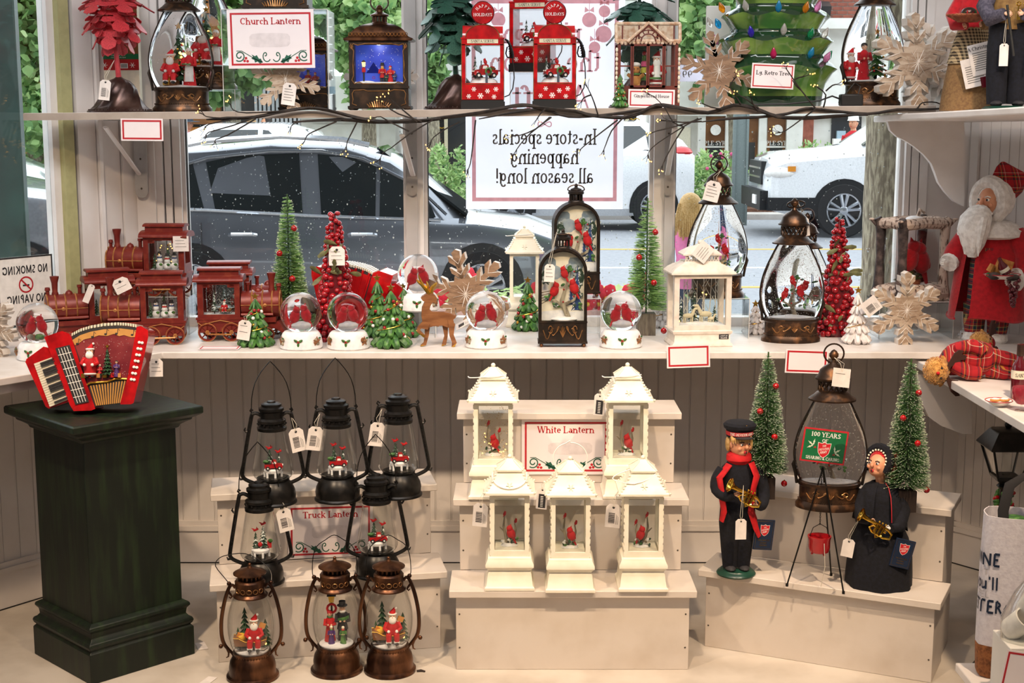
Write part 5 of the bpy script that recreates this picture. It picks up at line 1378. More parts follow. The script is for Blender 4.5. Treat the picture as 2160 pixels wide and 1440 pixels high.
 # ------------------------------------------------------------------ snow globe with two cardinals
def snow_globe(label,loc,s,rz=0,group='cardinal snow globes',cones=False):
 t=T('snow_globe',label,'snow globe',loc,rz,group)
 S=lambda pr:[(r*s,z*s)for r,z in pr]
 m=MB('snow_white');m.lathe(S([(41,0),(44,3),(43.5,12),(41,24),(38,31),(34,35),(24,37),(0,34)]),n=30)
 base=m.build('base',t)
 h=MB('resin_green')
 for k,a in enumerate((-PI/2,-PI/2+.95,-PI/2-.95)):
  cx,cy=43*cos(a)*s,43*sin(a)*s
  T_=Matrix.Translation((cx,cy,18*s))@Matrix.Rotation(a+PI/2,4,'Z')
  h.X=T_
  if k==0:
   for b in(.5,2.6,4.7):h.sph((5*s*cos(b),0,5*s*sin(b)),(5.5*s,1.4*s,2.6*s),'resin_green',8,5,rot=(0,-b,0))
   for b in(0,2,4):h.sph((1.8*s*cos(b),-1.4*s,1.8*s*sin(b)),1.5*s,'berry_red',6,5)
  else:
   for i in range(6):h.sph((rnd.uniform(-5,5)*s,-1*s,rnd.uniform(-5,5)*s),(5*s,3*s,4*s),'bark' if i%2 else 'deer_wood',7,5)
   for b in range(5):h.cone((0,-1*s,0),(11*s*cos(b*1.26+.3),-1*s,10*s*sin(b*1.26+.3)),4*s,.6*s,'deer_wood',6)
   h.sph((7*s,-2*s,6*s),(4*s,1.5*s,2*s),'resin_green',6,4)
 h.X=None
 h.build('holly_relief',base)
 g_=MB('globe_water');g_.sph((0,0,73*s),42*s,nu=36,nv=24);g_.build('glass_ball',t,angle=180)
 m=MB('snow_white')
 if cones:
  for i in range(7):m.sph((rnd.uniform(-16,16)*s,rnd.uniform(-10,2)*s,(50+rnd.uniform(0,5))*s),(6*s,5*s,5*s),('bark','deer_wood','resin_green')[i%3],8,6)
 else:m.sph((1*s,0,53*s),(18*s,11*s,7*s),'snow_white',12,7)
 bird(m,(-9*s,-3*s,54*s),31*s,1,'red_felt');bird(m,(9*s,-2*s,56*s),32*s,-1,'red_felt')
 m.build('cardinal_pair',t)
 return t
 # ------------------------------------------------------------------ carved snowflake
def snowflake(label,loc,r,d,rz=0,roll=0.0,tilt=0,front='wood_flake',side='flake_white',group='wooden snowflakes',stand=True):
 """loc = point below the centre; r = arm length, d = thickness"""
 t=T('wooden_snowflake',label,'snowflake',loc,rz,group);t.rotation_euler=(tilt,0,rz)
 m=MB(front)
 def piece(pts,a,y0,y1):
  ca,sa=cos(a),sin(a)
  m.prism([((x*ca-z*sa)*r,(x*sa+z*ca)*r+r*.93)for x,z in pts],y0,y1,front,side)
 for k in range(6):
  a=roll+k*PI/3
  e=.002*d*k
  piece([(-.055,.1),(.055,.1),(.06,.8),(-.06,.8)],a,-d*.5+e,d*.5)
  piece([(0,.62),(-.2,.8),(-.2,.95),(-.08,.86),(-.1,1.0),(0,1.06),(.1,1.0),(.08,.86),(.2,.95),(.2,.8)][::1],a,-d*.5-e,d*.5-e)
  piece([(0,.36),(-.2,.54),(-.22,.68),(-.06,.56),(.06,.56),(.22,.68),(.2,.54)],a,-d*.5-e*.5,d*.5+e)
  piece([(0,.1),(-.15,.32),(-.1,.48),(0,.4),(.1,.48),(.15,.32)],a+PI/6,-d*.47-e,d*.47-e)
 m.prism([((.3 if i%2 else.2)*r*cos(PI*i/6+roll),(.3 if i%2 else.2)*r*sin(PI*i/6+roll)+r*.93)for i in range(12)],-d*.55,d*.53,front,side)
 m.build('flake',t)
 c=MB('flake_white' if front!='flake_white' else 'wood_flake')
 for k in range(12):
  a=roll+k*PI/6;q=.3 if k%2==0 else.2
  c.tube([(0,-d*.56,r*.93),(q*r*cos(a),-d*.56,r*.93+q*r*sin(a))],[.014*r,.004*r],n=4,flat=.6)
 for k in range(6):
  a=roll+k*PI/3
  for p in([(-.13,.9),(0,.72),(.13,.9)],[(-.14,.62),(0,.47),(.14,.62)]):
   c.tube([((x*cos(a)-z*sin(a))*r,-d*.515,(x*sin(a)+z*cos(a))*r+r*.93)for x,z in p],.011*r,n=4)
 c.build('groove',t,kind='stuff')
 return t
 # ------------------------------------------------------------------ arched picture lantern
def arch_lantern(label,loc,s,rz=0,ring=0,group='arched bronze picture lanterns'):
 t=T('arched_lantern',label,'lantern',loc,rz,group)
 def arch(hw,z0,zc,rz_,n=16):return[(-hw*s,z0*s)]+[(hw*s*cos(PI-PI*i/n),(zc+rz_*sin(PI*i/n))*s)for i in range(n+1)]+[(hw*s,z0*s)]
 D=24*s
 m=MB('bronze_dark');o_,i_=arch(52,8,164,50),arch(45.5,56,163,43)
 k=len(o_)
 v=[(x,-D,z)for x,z in o_]+[(x,-D,z)for x,z in i_]+[(x,-D+5*s,z)for x,z in i_]+[(x,D,z)for x,z in o_]
 f=[]
 for i in range(k-1):f+=[(i+1,i,i+k,i+k+1),(i+k+1,i+k,i+2*k,i+2*k+1),(i,i+1,i+1+3*k,i+3*k)]
 f+=[(0,k-1,2*k-1,k),(0,3*k,4*k-1,k-1),tuple(range(4*k-1,3*k-1,-1))]
 m.add(v,f)
 m.box(-53.5*s,53.5*s,-D-1.5*s,D+1*s,8*s,13*s);m.box(-53*s,53*s,-D-1*s,-D,53*s,57*s)
 m.tube([(x*1.0,-D-.4*s,z)for x,z in arch(48.5,57,164,46)],1.6*s,n=6)
 m.build('case',t)
 b=MB('gold_edge');scroll_relief(b,88*s,40*s,lambda x,z:(x,-D-.8*s,z+14*s),r=1.1*s);b.build('scroll_relief',t)
 p=MB('cream');y=-D+14*s
 p.prism(arch(46,56,163,43),y,y+1*s,'cream')
 # printed winter wood on the back panel
 q=0
 def flat(pts,mt):
  nonlocal q;q+=1
  p.add([(x*s,y-q*.02*s,z*s)for x,z in pts],[tuple(range(len(pts)))],mt)
 r_=random.Random(3)
 for cx,cz,w,h,mt in((-30,178,16,22,'mist_dark'),(28,180,17,22,'mist_dark'),(-22,160,22,16,'mist'),(20,164,22,16,'mist'),(34,150,12,24,'pine_snowy'),(-36,150,10,20,'pine_snowy'),(-38,120,8,18,'snow_white')):
  flat([(cx+w*(1+.25*(r_.random()-.5))*cos(a*PI/12),min(204-abs(cx)*.4,cz+h*(1+.3*(r_.random()-.5))*sin(a*PI/12)))for a in range(24)],mt)
 for cx,z0,h,w in((31,78,100,13),(18,90,56,9)):
  tp=[(cx,z0+h)];
  for i in range(1,9):tp+=[(cx+w*i/8,z0+h*(1-i/8)),(cx+w*i/8*.5,z0+h*(1-i/8)+1)]
  tp2=[(2*cx-x,z)for x,z in tp[::-1]]
  flat(tp+tp2,'blue_coat')
  for i in range(2,9):
   for sx in(-1,1):flat([(cx+sx*w*i/9,z0+h*(1-i/8)),(cx+sx*w*i/20,z0+h*(1-i/8)+3),(cx+sx*w*i/18,z0+h*(1-i/8)+7)],'snow_white')
 flat([(-46,57),(46,57),(46,78),(20,76),(-10,80),(-46,76)],'snow_white')
 for i in range(5):flat([(-46,92+i*6),(-24+i*3,104+i*5),(-24+i*3,105+i*5),(-46,94+i*6)],'bark')
 p.build('printed_panel',t)
 m=MB('snow_white');m.X=Matrix.Translation((3*s,-D+9*s,60*s))@Matrix.Diagonal((1,.5,1,1));branch_scene(m,s*1.32,0);m.build('winter_scene',t)
 g_=MB('clear_glass');g_.prism(arch(46,56,163,43),-D+2*s,-D+2.6*s);g_.build('glass',t)
 glitter(t,60,lambda r_:(r_.uniform(-42,42)*s,(-D+4*s),r_.uniform(60,190)*s),.7*s)
 f0=None
 for sx in(-1,1):
  for sy in(-1,1):
   m=MB('copper');m.sph((0,0,0),4.4*s,nu=9,nv=7)
   if f0 is None:f0=m.build('foot',t);f0.location=(sx*46*s,sy*D*.85,4.2*s)
   else:put(f0,'foot',t,(sx*46*s,sy*D*.85,4.2*s))
 c=MB('bronze_dark');S=lambda pr:[(r*s,z*s)for r,z in pr]
 c.lathe(S([(19,211),(17,216)]),n=20)
 for i in range(12):
  a=2*PI*i/12;c.tube([(13.5*s*cos(a),13.5*s*sin(a),215*s),(13.5*s*cos(a),13.5*s*sin(a),231*s)],1.8*s,n=5)
 c.lathe(S([(14,229),(18,231),(18,236),(14,238),(12,242),(4,245),(3,247)]),n=20);c.sph((0,0,249*s),(4*s,4*s,5*s),nu=8,nv=6);c.build('chimney',t)
 h=MB('ring_bronze');h.tube([(19*s*cos(a),-ring*16*s*max(0,sin(a)),(240+3*sin(a)+(0 if ring else 8*max(0,sin(a))))*s)for a in[2*PI*i/20 for i in range(20)]],1.4*s,n=5,closed=True);h.build('handle_ring',t)
 return t
 # ------------------------------------------------------------------ church lantern: bronze case, blue winter night
def church_lantern(label,loc,s,rz=0,group='bronze church lanterns'):
 t=T('church_lantern',label,'lantern',loc,rz,group)
 D=42*s
 m=MB('bronze_dark')
 m.box(-66*s,66*s,-D,D,5*s,50*s);m.box(-68*s,68*s,-D-2*s,D+2*s,48*s,53*s);m.box(-70*s,70*s,-D-3*s,D+3*s,3*s,9*s)
 for x0,x1 in((-66,-54),(54,66)):m.box(x0*s,x1*s,-D,D,53*s,153*s)
 m.box(-54*s,54*s,-D,-D+10*s,53*s,58*s);m.box(-54*s,54*s,-D,-D+10*s,143*s,153*s)
 for sx in(-1,1):
  for sy in(-1,1):m.sph((sx*62*s,sy*(D-6*s),5*s),(9*s,8*s,6*s),nu=8,nv=6)
 m.build('case',t)
 g_=MB('gold_edge')
 for sx in(-1,1):
  g_.tube([(sx*x*s,-D-.5*s,z*s)for x,z in[(0,146),(30,146),(46,142),(56,146),(60,138),(55,130),(57,100),(56,76),(60,66),(54,58),(44,62),(36,58),(0,58)]],1.3*s,n=5)
  g_.tube([(sx*x*s,-D-.6*s,z*s)for x,z in[(60,146),(63,140),(60,134),(57,139),(60,142)]],1.2*s,n=5)
  g_.tube([(sx*x*s,-D-.6*s,z*s)for x,z in[(0,42),(26,42),(34,45),(56,43),(60,36),(58,24),(60,14),(50,10)]],1.1*s,n=5)
 for a in range(-5,6):g_.tube([(a*4*s,-D-3.4*s,6*s),(a*5.4*s,-D-1.4*s,(24-abs(a)*2.0)*s)],[2.4*s,.9*s],n=5)
 g_.build('scroll_relief',t)
 r_=MB('copper');r_.stack([(p*s,z*s)for p,z in[(74,152),(77,154),(77,157),(68,161),(64,165),(60,172),(50,181),(36,188),(24,191),(18,193)]],asp=.64)
 for k in range(17):r_.tube([((-62+k*7.75+3.4*cos(q))*s,-43.5*s+.0,(166+4*sin(q))*s)for q in[i*PI/4 for i in range(8)]],.9*s,n=4,closed=True,m='gold_edge')
 r_.lathe([(p*s,z*s)for p,z in[(20,190),(17,194),(15,196)]],n=20)
 for i in range(12):
  a=2*PI*i/12;r_.tube([(15*s*cos(a),15*s*sin(a),194*s),(15*s*cos(a),15*s*sin(a),208*s)],2.2*s,n=5)
 r_.lathe([(p*s,z*s)for p,z in[(16,206),(21,208),(21,211),(14,214),(8,217),(6,222),(8,226),(5,231),(0,233)]],n=20)
 r_.build('roof',t)
 h=MB('ring_bronze');h.tube([(20*s*cos(a),0,(238+18*sin(a))*s)for a in[2*PI*i/22 for i in range(22)]],1.8*s,n=6,closed=True);h.build('handle_ring',t)
 p=MB('night_blue');y=-D+30*s;p.box(-54*s,54*s,y,y+2*s,54*s,150*s)
 for i in range(44):
  x,z=rnd.uniform(-50,50),rnd.uniform(90,142);p.add([((x-.8)*s,y-.3*s,z*s),(x*s,y-.3*s,(z-.8)*s),((x+.8)*s,y-.3*s,z*s),(x*s,y-.3*s,(z+.8)*s)],[(0,1,2,3)],'ink_white')
 p.build('night_sky_panel',t)
 m=MB('snow_white');m.box(-54*s,54*s,-D+3*s,y,53*s,62*s)
 m.sph((-30*s,-6*s,60*s),(24*s,14*s,6*s));m.sph((36*s,-2*s,60*s),(22*s,12*s,6*s))
 # church
 cx=-14
 m.box((cx-14)*s,(cx+14)*s,-10*s,8*s,60*s,84*s,'cream');m.prism([((cx-17)*s,82*s),((cx+17)*s,82*s),(cx*s,106*s)],-12*s,10*s,'clap_white')
 m.box((cx-5)*s,(cx+5)*s,-6*s,4*s,98*s,116*s,'cream');m.cone((cx*s,-1*s,116*s),(cx*s,-1*s,140*s),6.5*s,.3*s,'clap_white',8)
 for x in(-8,5):m.box((cx+x-1)*s,(cx+x+3.4)*s,-10.6*s,-10*s,66*s,78*s,'led')
 m.box((cx-3)*s,(cx+3)*s,-10.8*s,-10*s,62*s,76*s,'door_brown');m.tube([((cx+3*cos(q))*s,-11.4*s,(72+3*sin(q))*s)for q in[i*PI/4 for i in range(8)]],1.1*s,'berry_red',4,closed=True)
 conifer(m,(14*s,2*s,60*s),84*s,20*s,'pine_snowy',7,10,'gold');conifer(m,(44*s,4*s,58*s),44*s,12*s,'pine_dark',5,9);conifer(m,(40*s,-8*s,58*s),18*s,7*s,'pine_snowy',4,8)
 for i in range(20):z=rnd.uniform(66,130);q=18*(1-(z-60)/90);m.sph(((14+rnd.uniform(-q,q))*s,(2-q)*s,z*s),1.3*s,'led',5,4)
 mini_person(m,(6*s,-16*s,58*s),46*s,'red_matte','ink',False,True,'yellow');mini_person(m,(24*s,-16*s,57*s),44*s,'red_matte','red_matte',True,False);mini_person(m,(15*s,-18*s,57*s),28*s,'base_green','ink',False,False,'red_matte');mini_person(m,(33*s,-16*s,57*s),32*s,'blue_coat','card_red',False,False)
 m.tube([(-36*s,-14*s,58*s),(-36*s,-14*s,98*s)],1.8*s,'ink',6);m.frus((-36*s,-14*s,96*s),5*s,5*s,8*s,8*s,10*s,'led');m.frus((-36*s,-14*s,106*s),10*s,10*s,2*s,2*s,5*s,'ink');m.box(-40*s,-32*s,-16*s,-15*s,84*s,94*s,'red_matte')
 for q in range(7):m.tube([(-44*s,6*s,60*s),(-44*s,6*s,96*s),((-52+q*4)*s,6*s,(116+4*(q%3))*s)],[1.4*s,1.0*s,.4*s],'clap_white',4)
 m.build('winter_scene',t)
 g_=MB('clear_glass');g_.box(-54*s,54*s,-D+2*s,-D+2.6*s,58*s,143*s);g_.build('glass',t)
 lp=bpy.data.lights.new('lantern_bulb','POINT');lp.energy=.12;lp.color=(1,.9,.75);lp.shadow_soft_size=.008
 lo_=bpy.data.objects.new('lantern_bulb',lp);sc.collection.objects.link(lo_);lo_.parent=t;lo_.location=(0,-D+8*s,140*s)
 return t
 # ------------------------------------------------------------------ gas pump
def gas_pump(label,loc,s,rz=0,group='red gas pump lanterns',boxy=False):
 t=T('gas_pump',label,'lantern',loc,rz,group)
 D=30*s
 m=MB('black_plastic');m.box(-47*s,47*s,-D-1*s,D+1*s,0,16*s);m.box(-45*s,45*s,-D,D,16*s,20*s)
 m.build('base',t)
 c=MB('red_gloss')
 c.box(-45*s,45*s,-D,D,19*s,52*s)
 for sx in(-1,1):c.box(min(sx*45,sx*37)*s,max(sx*45,sx*37)*s,-D,D,52*s,136*s)
 c.box(-45*s,45*s,-D,D,134*s,150*s);c.box(-46.5*s,46.5*s,-D-1.5*s,D+1.5*s,147*s,150*s)
 c.box(-37*s,37*s,-D,-D+3*s,52*s,55*s)
 c.build('case',t)
 e=MB('gold_edge')
 for x in(-45,45):e.tube([(x*s,-D,20*s),(x*s,-D,150*s)],.8*s,n=4)
 for z in(52.5,134):e.tube([(-37*s,-D-.3*s,z*s),(37*s,-D-.3*s,z*s)],.7*s,n=4)
 e.tube([(36*s*cos(q),-D-2*s,(151+26*sin(q))*s)for q in[PI*i/14 for i in range(15)]],1*s,n=4);e.build('gilt_edge',t)
 p=MB('red_gloss')
 p.prism([(36*s*cos(PI*i/16),(150+26*sin(PI*i/16))*s)for i in range(17)],-D-1.5*s,-D+6*s)
 # barrel vault running side to side
 n=12;v=[]
 for x in(-43,43):v+=[(x*s,D*.9*cos(PI*i/n),(150+27*sin(PI*i/n))*s)for i in range(n+1)]
 p.add(v,[(i,i+n+1,i+n+2,i+1)for i in range(n)]+[tuple(range(n,-1,-1)),tuple(range(n+1,2*n+2))]);p.build('hood',t)
 if not boxy:
  k=MB('red_gloss');zc=203
  k.lathe([(9*s,176*s),(7*s,182*s)],n=14,c=(0,0,0));
  kk=28;v=[(0+24*s*cos(2*PI*i/kk),y*s,(zc+24*sin(2*PI*i/kk))*s)for y in(-7,7)for i in range(kk)]
  k.add(v,[tuple(range(kk)),tuple(range(2*kk-1,kk-1,-1))]+[((i+1)%kk,i,i+kk,(i+1)%kk+kk)for i in range(kk)])
  k.tube([(24*s*cos(2*PI*i/kk),-7*s,(zc+24*sin(2*PI*i/kk))*s)for i in range(kk)],1.2*s,'berry_dark',5,closed=True)
  gl_=k.build('round_sign',t)
  w_=MB('ink_white')
  for i,ch in enumerate('HAPPY'):
   a=R(90+52-i*26);write(w_,ch,0,-2.6*s,5.6*s,'ink_white',y=-7.3*s,xf=lambda x,z,a=a:(15*s*cos(a)+x*sin(a)+z*cos(a),(zc-1)*s+15*s*sin(a)-x*cos(a)+z*sin(a)))
  write(w_,'HOLIDAYS',0,(zc-7)*s,6*s,'ink_white',y=-7.3*s);w_.build('lettering',gl_)
 b=MB('trim_cream');b.box(-33*s,33*s,-D-.6*s,-D,138*s,147*s);st=b.build('name_strip',t)
 w_=MB('ink');write(w_,'SANTA SERVE',0,139.6*s,5.6*s,'ink',y=-D-.8*s);w_.build('lettering',st)
 f0=None
 for x,z,q in((-19,42,1),(10,38,1.05),(28,42,1.05),(-30,27,1.0),(-5,28,1.25),(24,26,1.0)):
  m=MB('ink_white');r_=5*s
  for k in range(6):
   a=k*PI/3;m.ribbon([(0,0),(r_*cos(a),r_*sin(a))],1.1*s,0);m.ribbon([(r_*.62*cos(a)+r_*.32*cos(a+.9),r_*.62*sin(a)+r_*.32*sin(a+.9)),(r_*.58*cos(a),r_*.58*sin(a)),(r_*.62*cos(a)+r_*.32*cos(a-.9),r_*.62*sin(a)+r_*.32*sin(a-.9))],.8*s,0)
  if f0 is None:f0=m.build('snowflake_print',t,loc=(x*s,-D-.4*s,z*s));f0.scale=(q,)*3
  else:put(f0,'snowflake_print',t,(x*s,-D-.4*s,z*s),scale=q)
 g_=MB('clear_glass');g_.box(-37*s,37*s,-D+2*s,-D+2.5*s,55*s,134*s);g_.box(-37*s,37*s,D-2.5*s,D-2*s,55*s,134*s);panes(g_,t)
 m=MB('snow_white');m.box(-37*s,37*s,-D+3*s,D-3*s,52*s,55*s);m.sph((2*s,0,56*s),(30*s,15*s,12*s))
 mini_truck(m,(4*s,-4*s,66*s),54*s,rz=.35)
 conifer(m,(-17*s,10*s,62*s),54*s,9*s,'pine_snowy',6,8);conifer(m,(-4*s,12*s,62*s),46*s,7*s,'pine_snowy',6,8)
 m.tube([((12+6*cos(q))*s,-15*s,(80+7*sin(q))*s)for q in[i*PI/5 for i in range(10)]],2.4*s,'resin_green',5,closed=True)
 bird(m,(5*s,-4*s,94*s),14*s,-1);m.cbox((8*s,-17*s,66*s),5*s,1.5*s,22*s,'hat_blue')
 m.build('winter_scene',t)
 h=MB('black_metal')
 h.tube([(47*s,0,148*s),(51*s,0,146*s),(54*s,0,140*s)],2.4*s,n=6)
 h.tube([(52*s,-2*s,146*s),(57*s,-2*s,138*s),(62*s,-2*s,120*s),(63*s,-2*s,108*s)],[2.4*s,3*s,4.2*s,4*s],n=8)
 for k in range(5):h.tube([((58+k)*s,-2*s,(134-5*k)*s),((58.4+k)*s,-2*s,(132-5*k)*s)],4.8*s,n=8)
 h.tube([(52*s,-2*s,132*s),(49*s,-2*s,118*s),(52*s,-2*s,110*s),(60*s,-2*s,109*s)],1.6*s,n=5);h.build('nozzle',t)
 h=MB('black_plastic');h.tube([(63*s,-2*s,108*s),(66*s,-2*s,88*s),(67*s,0,66*s),(64*s,0,44*s),(56*s,0,30*s),(46*s,0,26*s)],1.2*s,n=6);h.build('hose',t)
 return t
 # ------------------------------------------------------------------ toy train lantern, nose towards -x
def train(label,loc,s,rz=0,scene=0,group='red train lanterns',mirror=False):
 t=T('train_lantern',label,'lantern',loc,rz,group)
 W=27*s
 X=lambda x:(x-95)*s*(-1 if mirror else 1)
 sg=-1 if mirror else 1
 def bx(m,x0,x1,y0,y1,z0,z1,mt=None):a,b=sorted((X(x0),X(x1)));m.box(a,b,y0,y1,z0*s,z1*s,mt)
 m=MB('train_red');bx(m,12,176,-W,W,40,50);bx(m,14,90,-W*.8,W*.8,26,42);bx(m,84,174,-W*.95,W*.95,20,42);bx(m,80,178,-W*1.04,W*1.04,46,51)
 m.prism([(X(14),40*s),(X(14),26*s),(X(-6),12*s),(X(-6),18*s),(X(6),40*s)],-W*.8,W*.8)
 m.build('chassis',t)
 b=MB('train_red');k=20;cz=76
 def ring(x,r,sx=1):return[(X(x),r*s*cos(2*PI*i/k),(cz+r*sin(2*PI*i/k))*s)for i in range(k)]
 prof=[(2,20),(3,26),(8,28),(84,28)]
 v=[];f=[]
 for x,r in prof:v+=ring(x,r)
 for j in range(len(prof)-1):f+=[(j*k+i,j*k+(i+1)%k,(j+1)*k+(i+1)%k,(j+1)*k+i)for i in range(k)]
 f+=[tuple(range(k)),tuple(range((len(prof)-1)*k,len(prof)*k))]
 b.add(v,f)
 b.lathe([(p*s,z*s)for p,z in[(7,100),(7,106),(5.5,110),(6.5,128),(9,138),(9.5,142),(7,142),(6,136)]],c=(X(22),0,0),n=16,cap=False)
 b.lathe([(p*s,z*s)for p,z in[(8,100),(8,105),(6,109),(3,111),(0,113)]],c=(X(50),0,0),n=14)
 b.lathe([(p*s,z*s)for p,z in[(4,100),(4,116),(5.5,117),(5.5,122),(0,122)]],c=(X(72),0,0),n=12)
 b.lathe([(p*s,z*s)for p,z in[(4,98),(4,112),(6,113),(5,119),(0,120)]],c=(X(7),0,0),n=12)
 b.tube([(X(84),-W*.9,44*s+12*s),(X(18),-W*.9,56*s)],3.4*s,n=8)
 b.build('boiler',t)
 g_=MB('train_gold')
 for x in(4,20,40,62):g_.tube([(X(x),28.3*s*cos(q),(cz+28.3*sin(q))*s)for q in[2*PI*i/20 for i in range(20)]],1.6*s,n=4,closed=True)
 g_.tube([(X(4),-28.4*s,cz*s),(X(84),-28.4*s,cz*s)],.9*s,n=4);g_.tube([(X(1.5),12*s*cos(q),(cz+12*sin(q))*s)for q in[2*PI*i/14 for i in range(14)]],1*s,n=4,closed=True)
 g_.sph((X(34),-28*s,cz*s),(4*s,1.5*s,4*s),nu=8,nv=5)
 g_.tube([(X(x),-W*1.05,z*s)for x,z in[(84,40),(90,34),(104,40),(128,45),(150,40),(166,34),(174,40)]],.9*s,n=4)
 g_.build('gilt_line',t)
 c=MB('train_red')
 for x0,x1 in((86,97),(162,174)):
  for y0,y1 in((-W,-W+9*s),(W-9*s,W)):bx(c,x0,x1,y0,y1,51,128)
 for y0,y1 in((-W,-W+3*s),(W-3*s,W)):
  bx(c,97,162,y0,y1,51,57);bx(c,97,162,y0,y1,120,130)
  for q in range(5):x=97+q*3;bx(c,97,97+14-q*3,y0,y1,114+q*1.4,121);bx(c,162-14+q*3,162,y0,y1,114+q*1.4,121)
 for x0,x1 in((86,90),(170,174)):bx(c,x0,x1,-W+9*s,W-9*s,51,70);bx(c,x0,x1,-W+9*s,W-9*s,112,130)
 c.build('cab',t)
 r_=MB('train_red');n=10
 def vault(x0,x1,hw,z0,h,th=3):
  P_=[(hw*cos(PI*i/n),z0+h*sin(PI*i/n))for i in range(n+1)]
  v=[(X(x),y*s,z*s)for x in(x0,x1)for y,z in P_]
  r_.add(v,[(i,i+n+1,i+n+2,i+1)for i in range(n)]+[tuple(range(n,-1,-1)),tuple(range(n+1,2*n+2)),(0,n,2*n+1,n+1)])
 vault(78,182,33,128,12);bx(r_,78,182,-33*s,33*s,126,129);bx(r_,88,170,-16*s,16*s,136,150);vault(84,174,20,150,5);bx(r_,84,174,-20*s,20*s,148.5,151)
 r_.build('roof',t)
 w_=MB('train_red')
 R0=20
 w_.tube([(17.5*s*cos(q),0,17.5*s*sin(q))for q in[2*PI*i/22 for i in range(22)]],2.4*s,n=6,closed=True)
 w_.tube([(19*s*cos(q),-1.6*s,19*s*sin(q))for q in[2*PI*i/22 for i in range(22)]],.9*s,'train_gold',4,closed=True)
 for q in range(8):w_.tube([(0,0,0),(17*s*cos(q*PI/4),0,17*s*sin(q*PI/4))],1.3*s,n=4)
 w_.tube([(0,-3*s,0),(0,3*s,0)],4.5*s,'train_gold',10)
 w0=None
 for x in(105,155,30,62):
  q=1 if x>90 else.72
  for sy in(-1,1):
   L_=(X(x),sy*W*.98,19.8*s*q)
   if w0 is None:w0=w_.build('wheel',t,loc=L_)
   else:put(w0,'wheel',t,L_,scale=q)
 m=MB('train_gold');m.tube([(X(105),-W*1.12,15*s),(X(155),-W*1.12,16*s)],2*s,n=5);m.build('coupling_rod',t)
 g_=MB('clear_glass');bx(g_,97,162,-W+3.4*s,-W+3.8*s,57,120);bx(g_,97,162,W-3.8*s,W-3.4*s,57,120);panes(g_,t)
 m=MB('snow_white');bx(m,92,168,-W+9*s,W-9*s,51,56)
 if scene==0:
  for x,h in((116,34),(134,30),(148,32)):
   y=-10*s if x!=134 else-16*s
   m.sph((X(x),y,64*s),(8.5*s,8*s,9*s));m.sph((X(x),y,(62+h*.42)*s),6.4*s);m.sph((X(x),y,(62+h*.7)*s),4.8*s)
   m.lathe([(6*s,0),(6*s,1*s),(3.6*s,1.2*s),(3.6*s,6*s),(0,6*s)],'ink',10,(X(x),y,(65+h*.7)*s));m.lathe([(5.4*s,0),(5*s,2.4*s)],'blue_coat' if x!=134 else 'red_matte',10,(X(x),y,(65+h*.48)*s));m.cone((X(x),y-4*s,(62+h*.7)*s),(X(x),y-9*s,(61+h*.7)*s),1*s,.1*s,'orange',5)
   m.sph((X(x)+4*s,y-7*s,68*s),(4*s,2*s,3*s),'resin_green',6,4)
  conifer(m,(X(132),0,56*s),50*s,12*s,'pine_dark',6,9,'gold');conifer(m,(X(104),-6*s,56*s),36*s,8*s,'pine_dark',5,8)
 else:
  mini_sleigh(m,(X(118),-12*s,58*s),26*s);mini_santa(m,(X(120),-12*s,60*s),26*s,True);conifer(m,(X(142),-4*s,56*s),50*s,9*s,'pine_snowy',7,9)
 m.build('winter_scene',t)
 glitter(t,90 if scene==0 else 260,lambda q:(X(q.uniform(98,161)),q.uniform(-W*.8,W*.8),q.uniform(57,119)*s),.8*s)
 return t
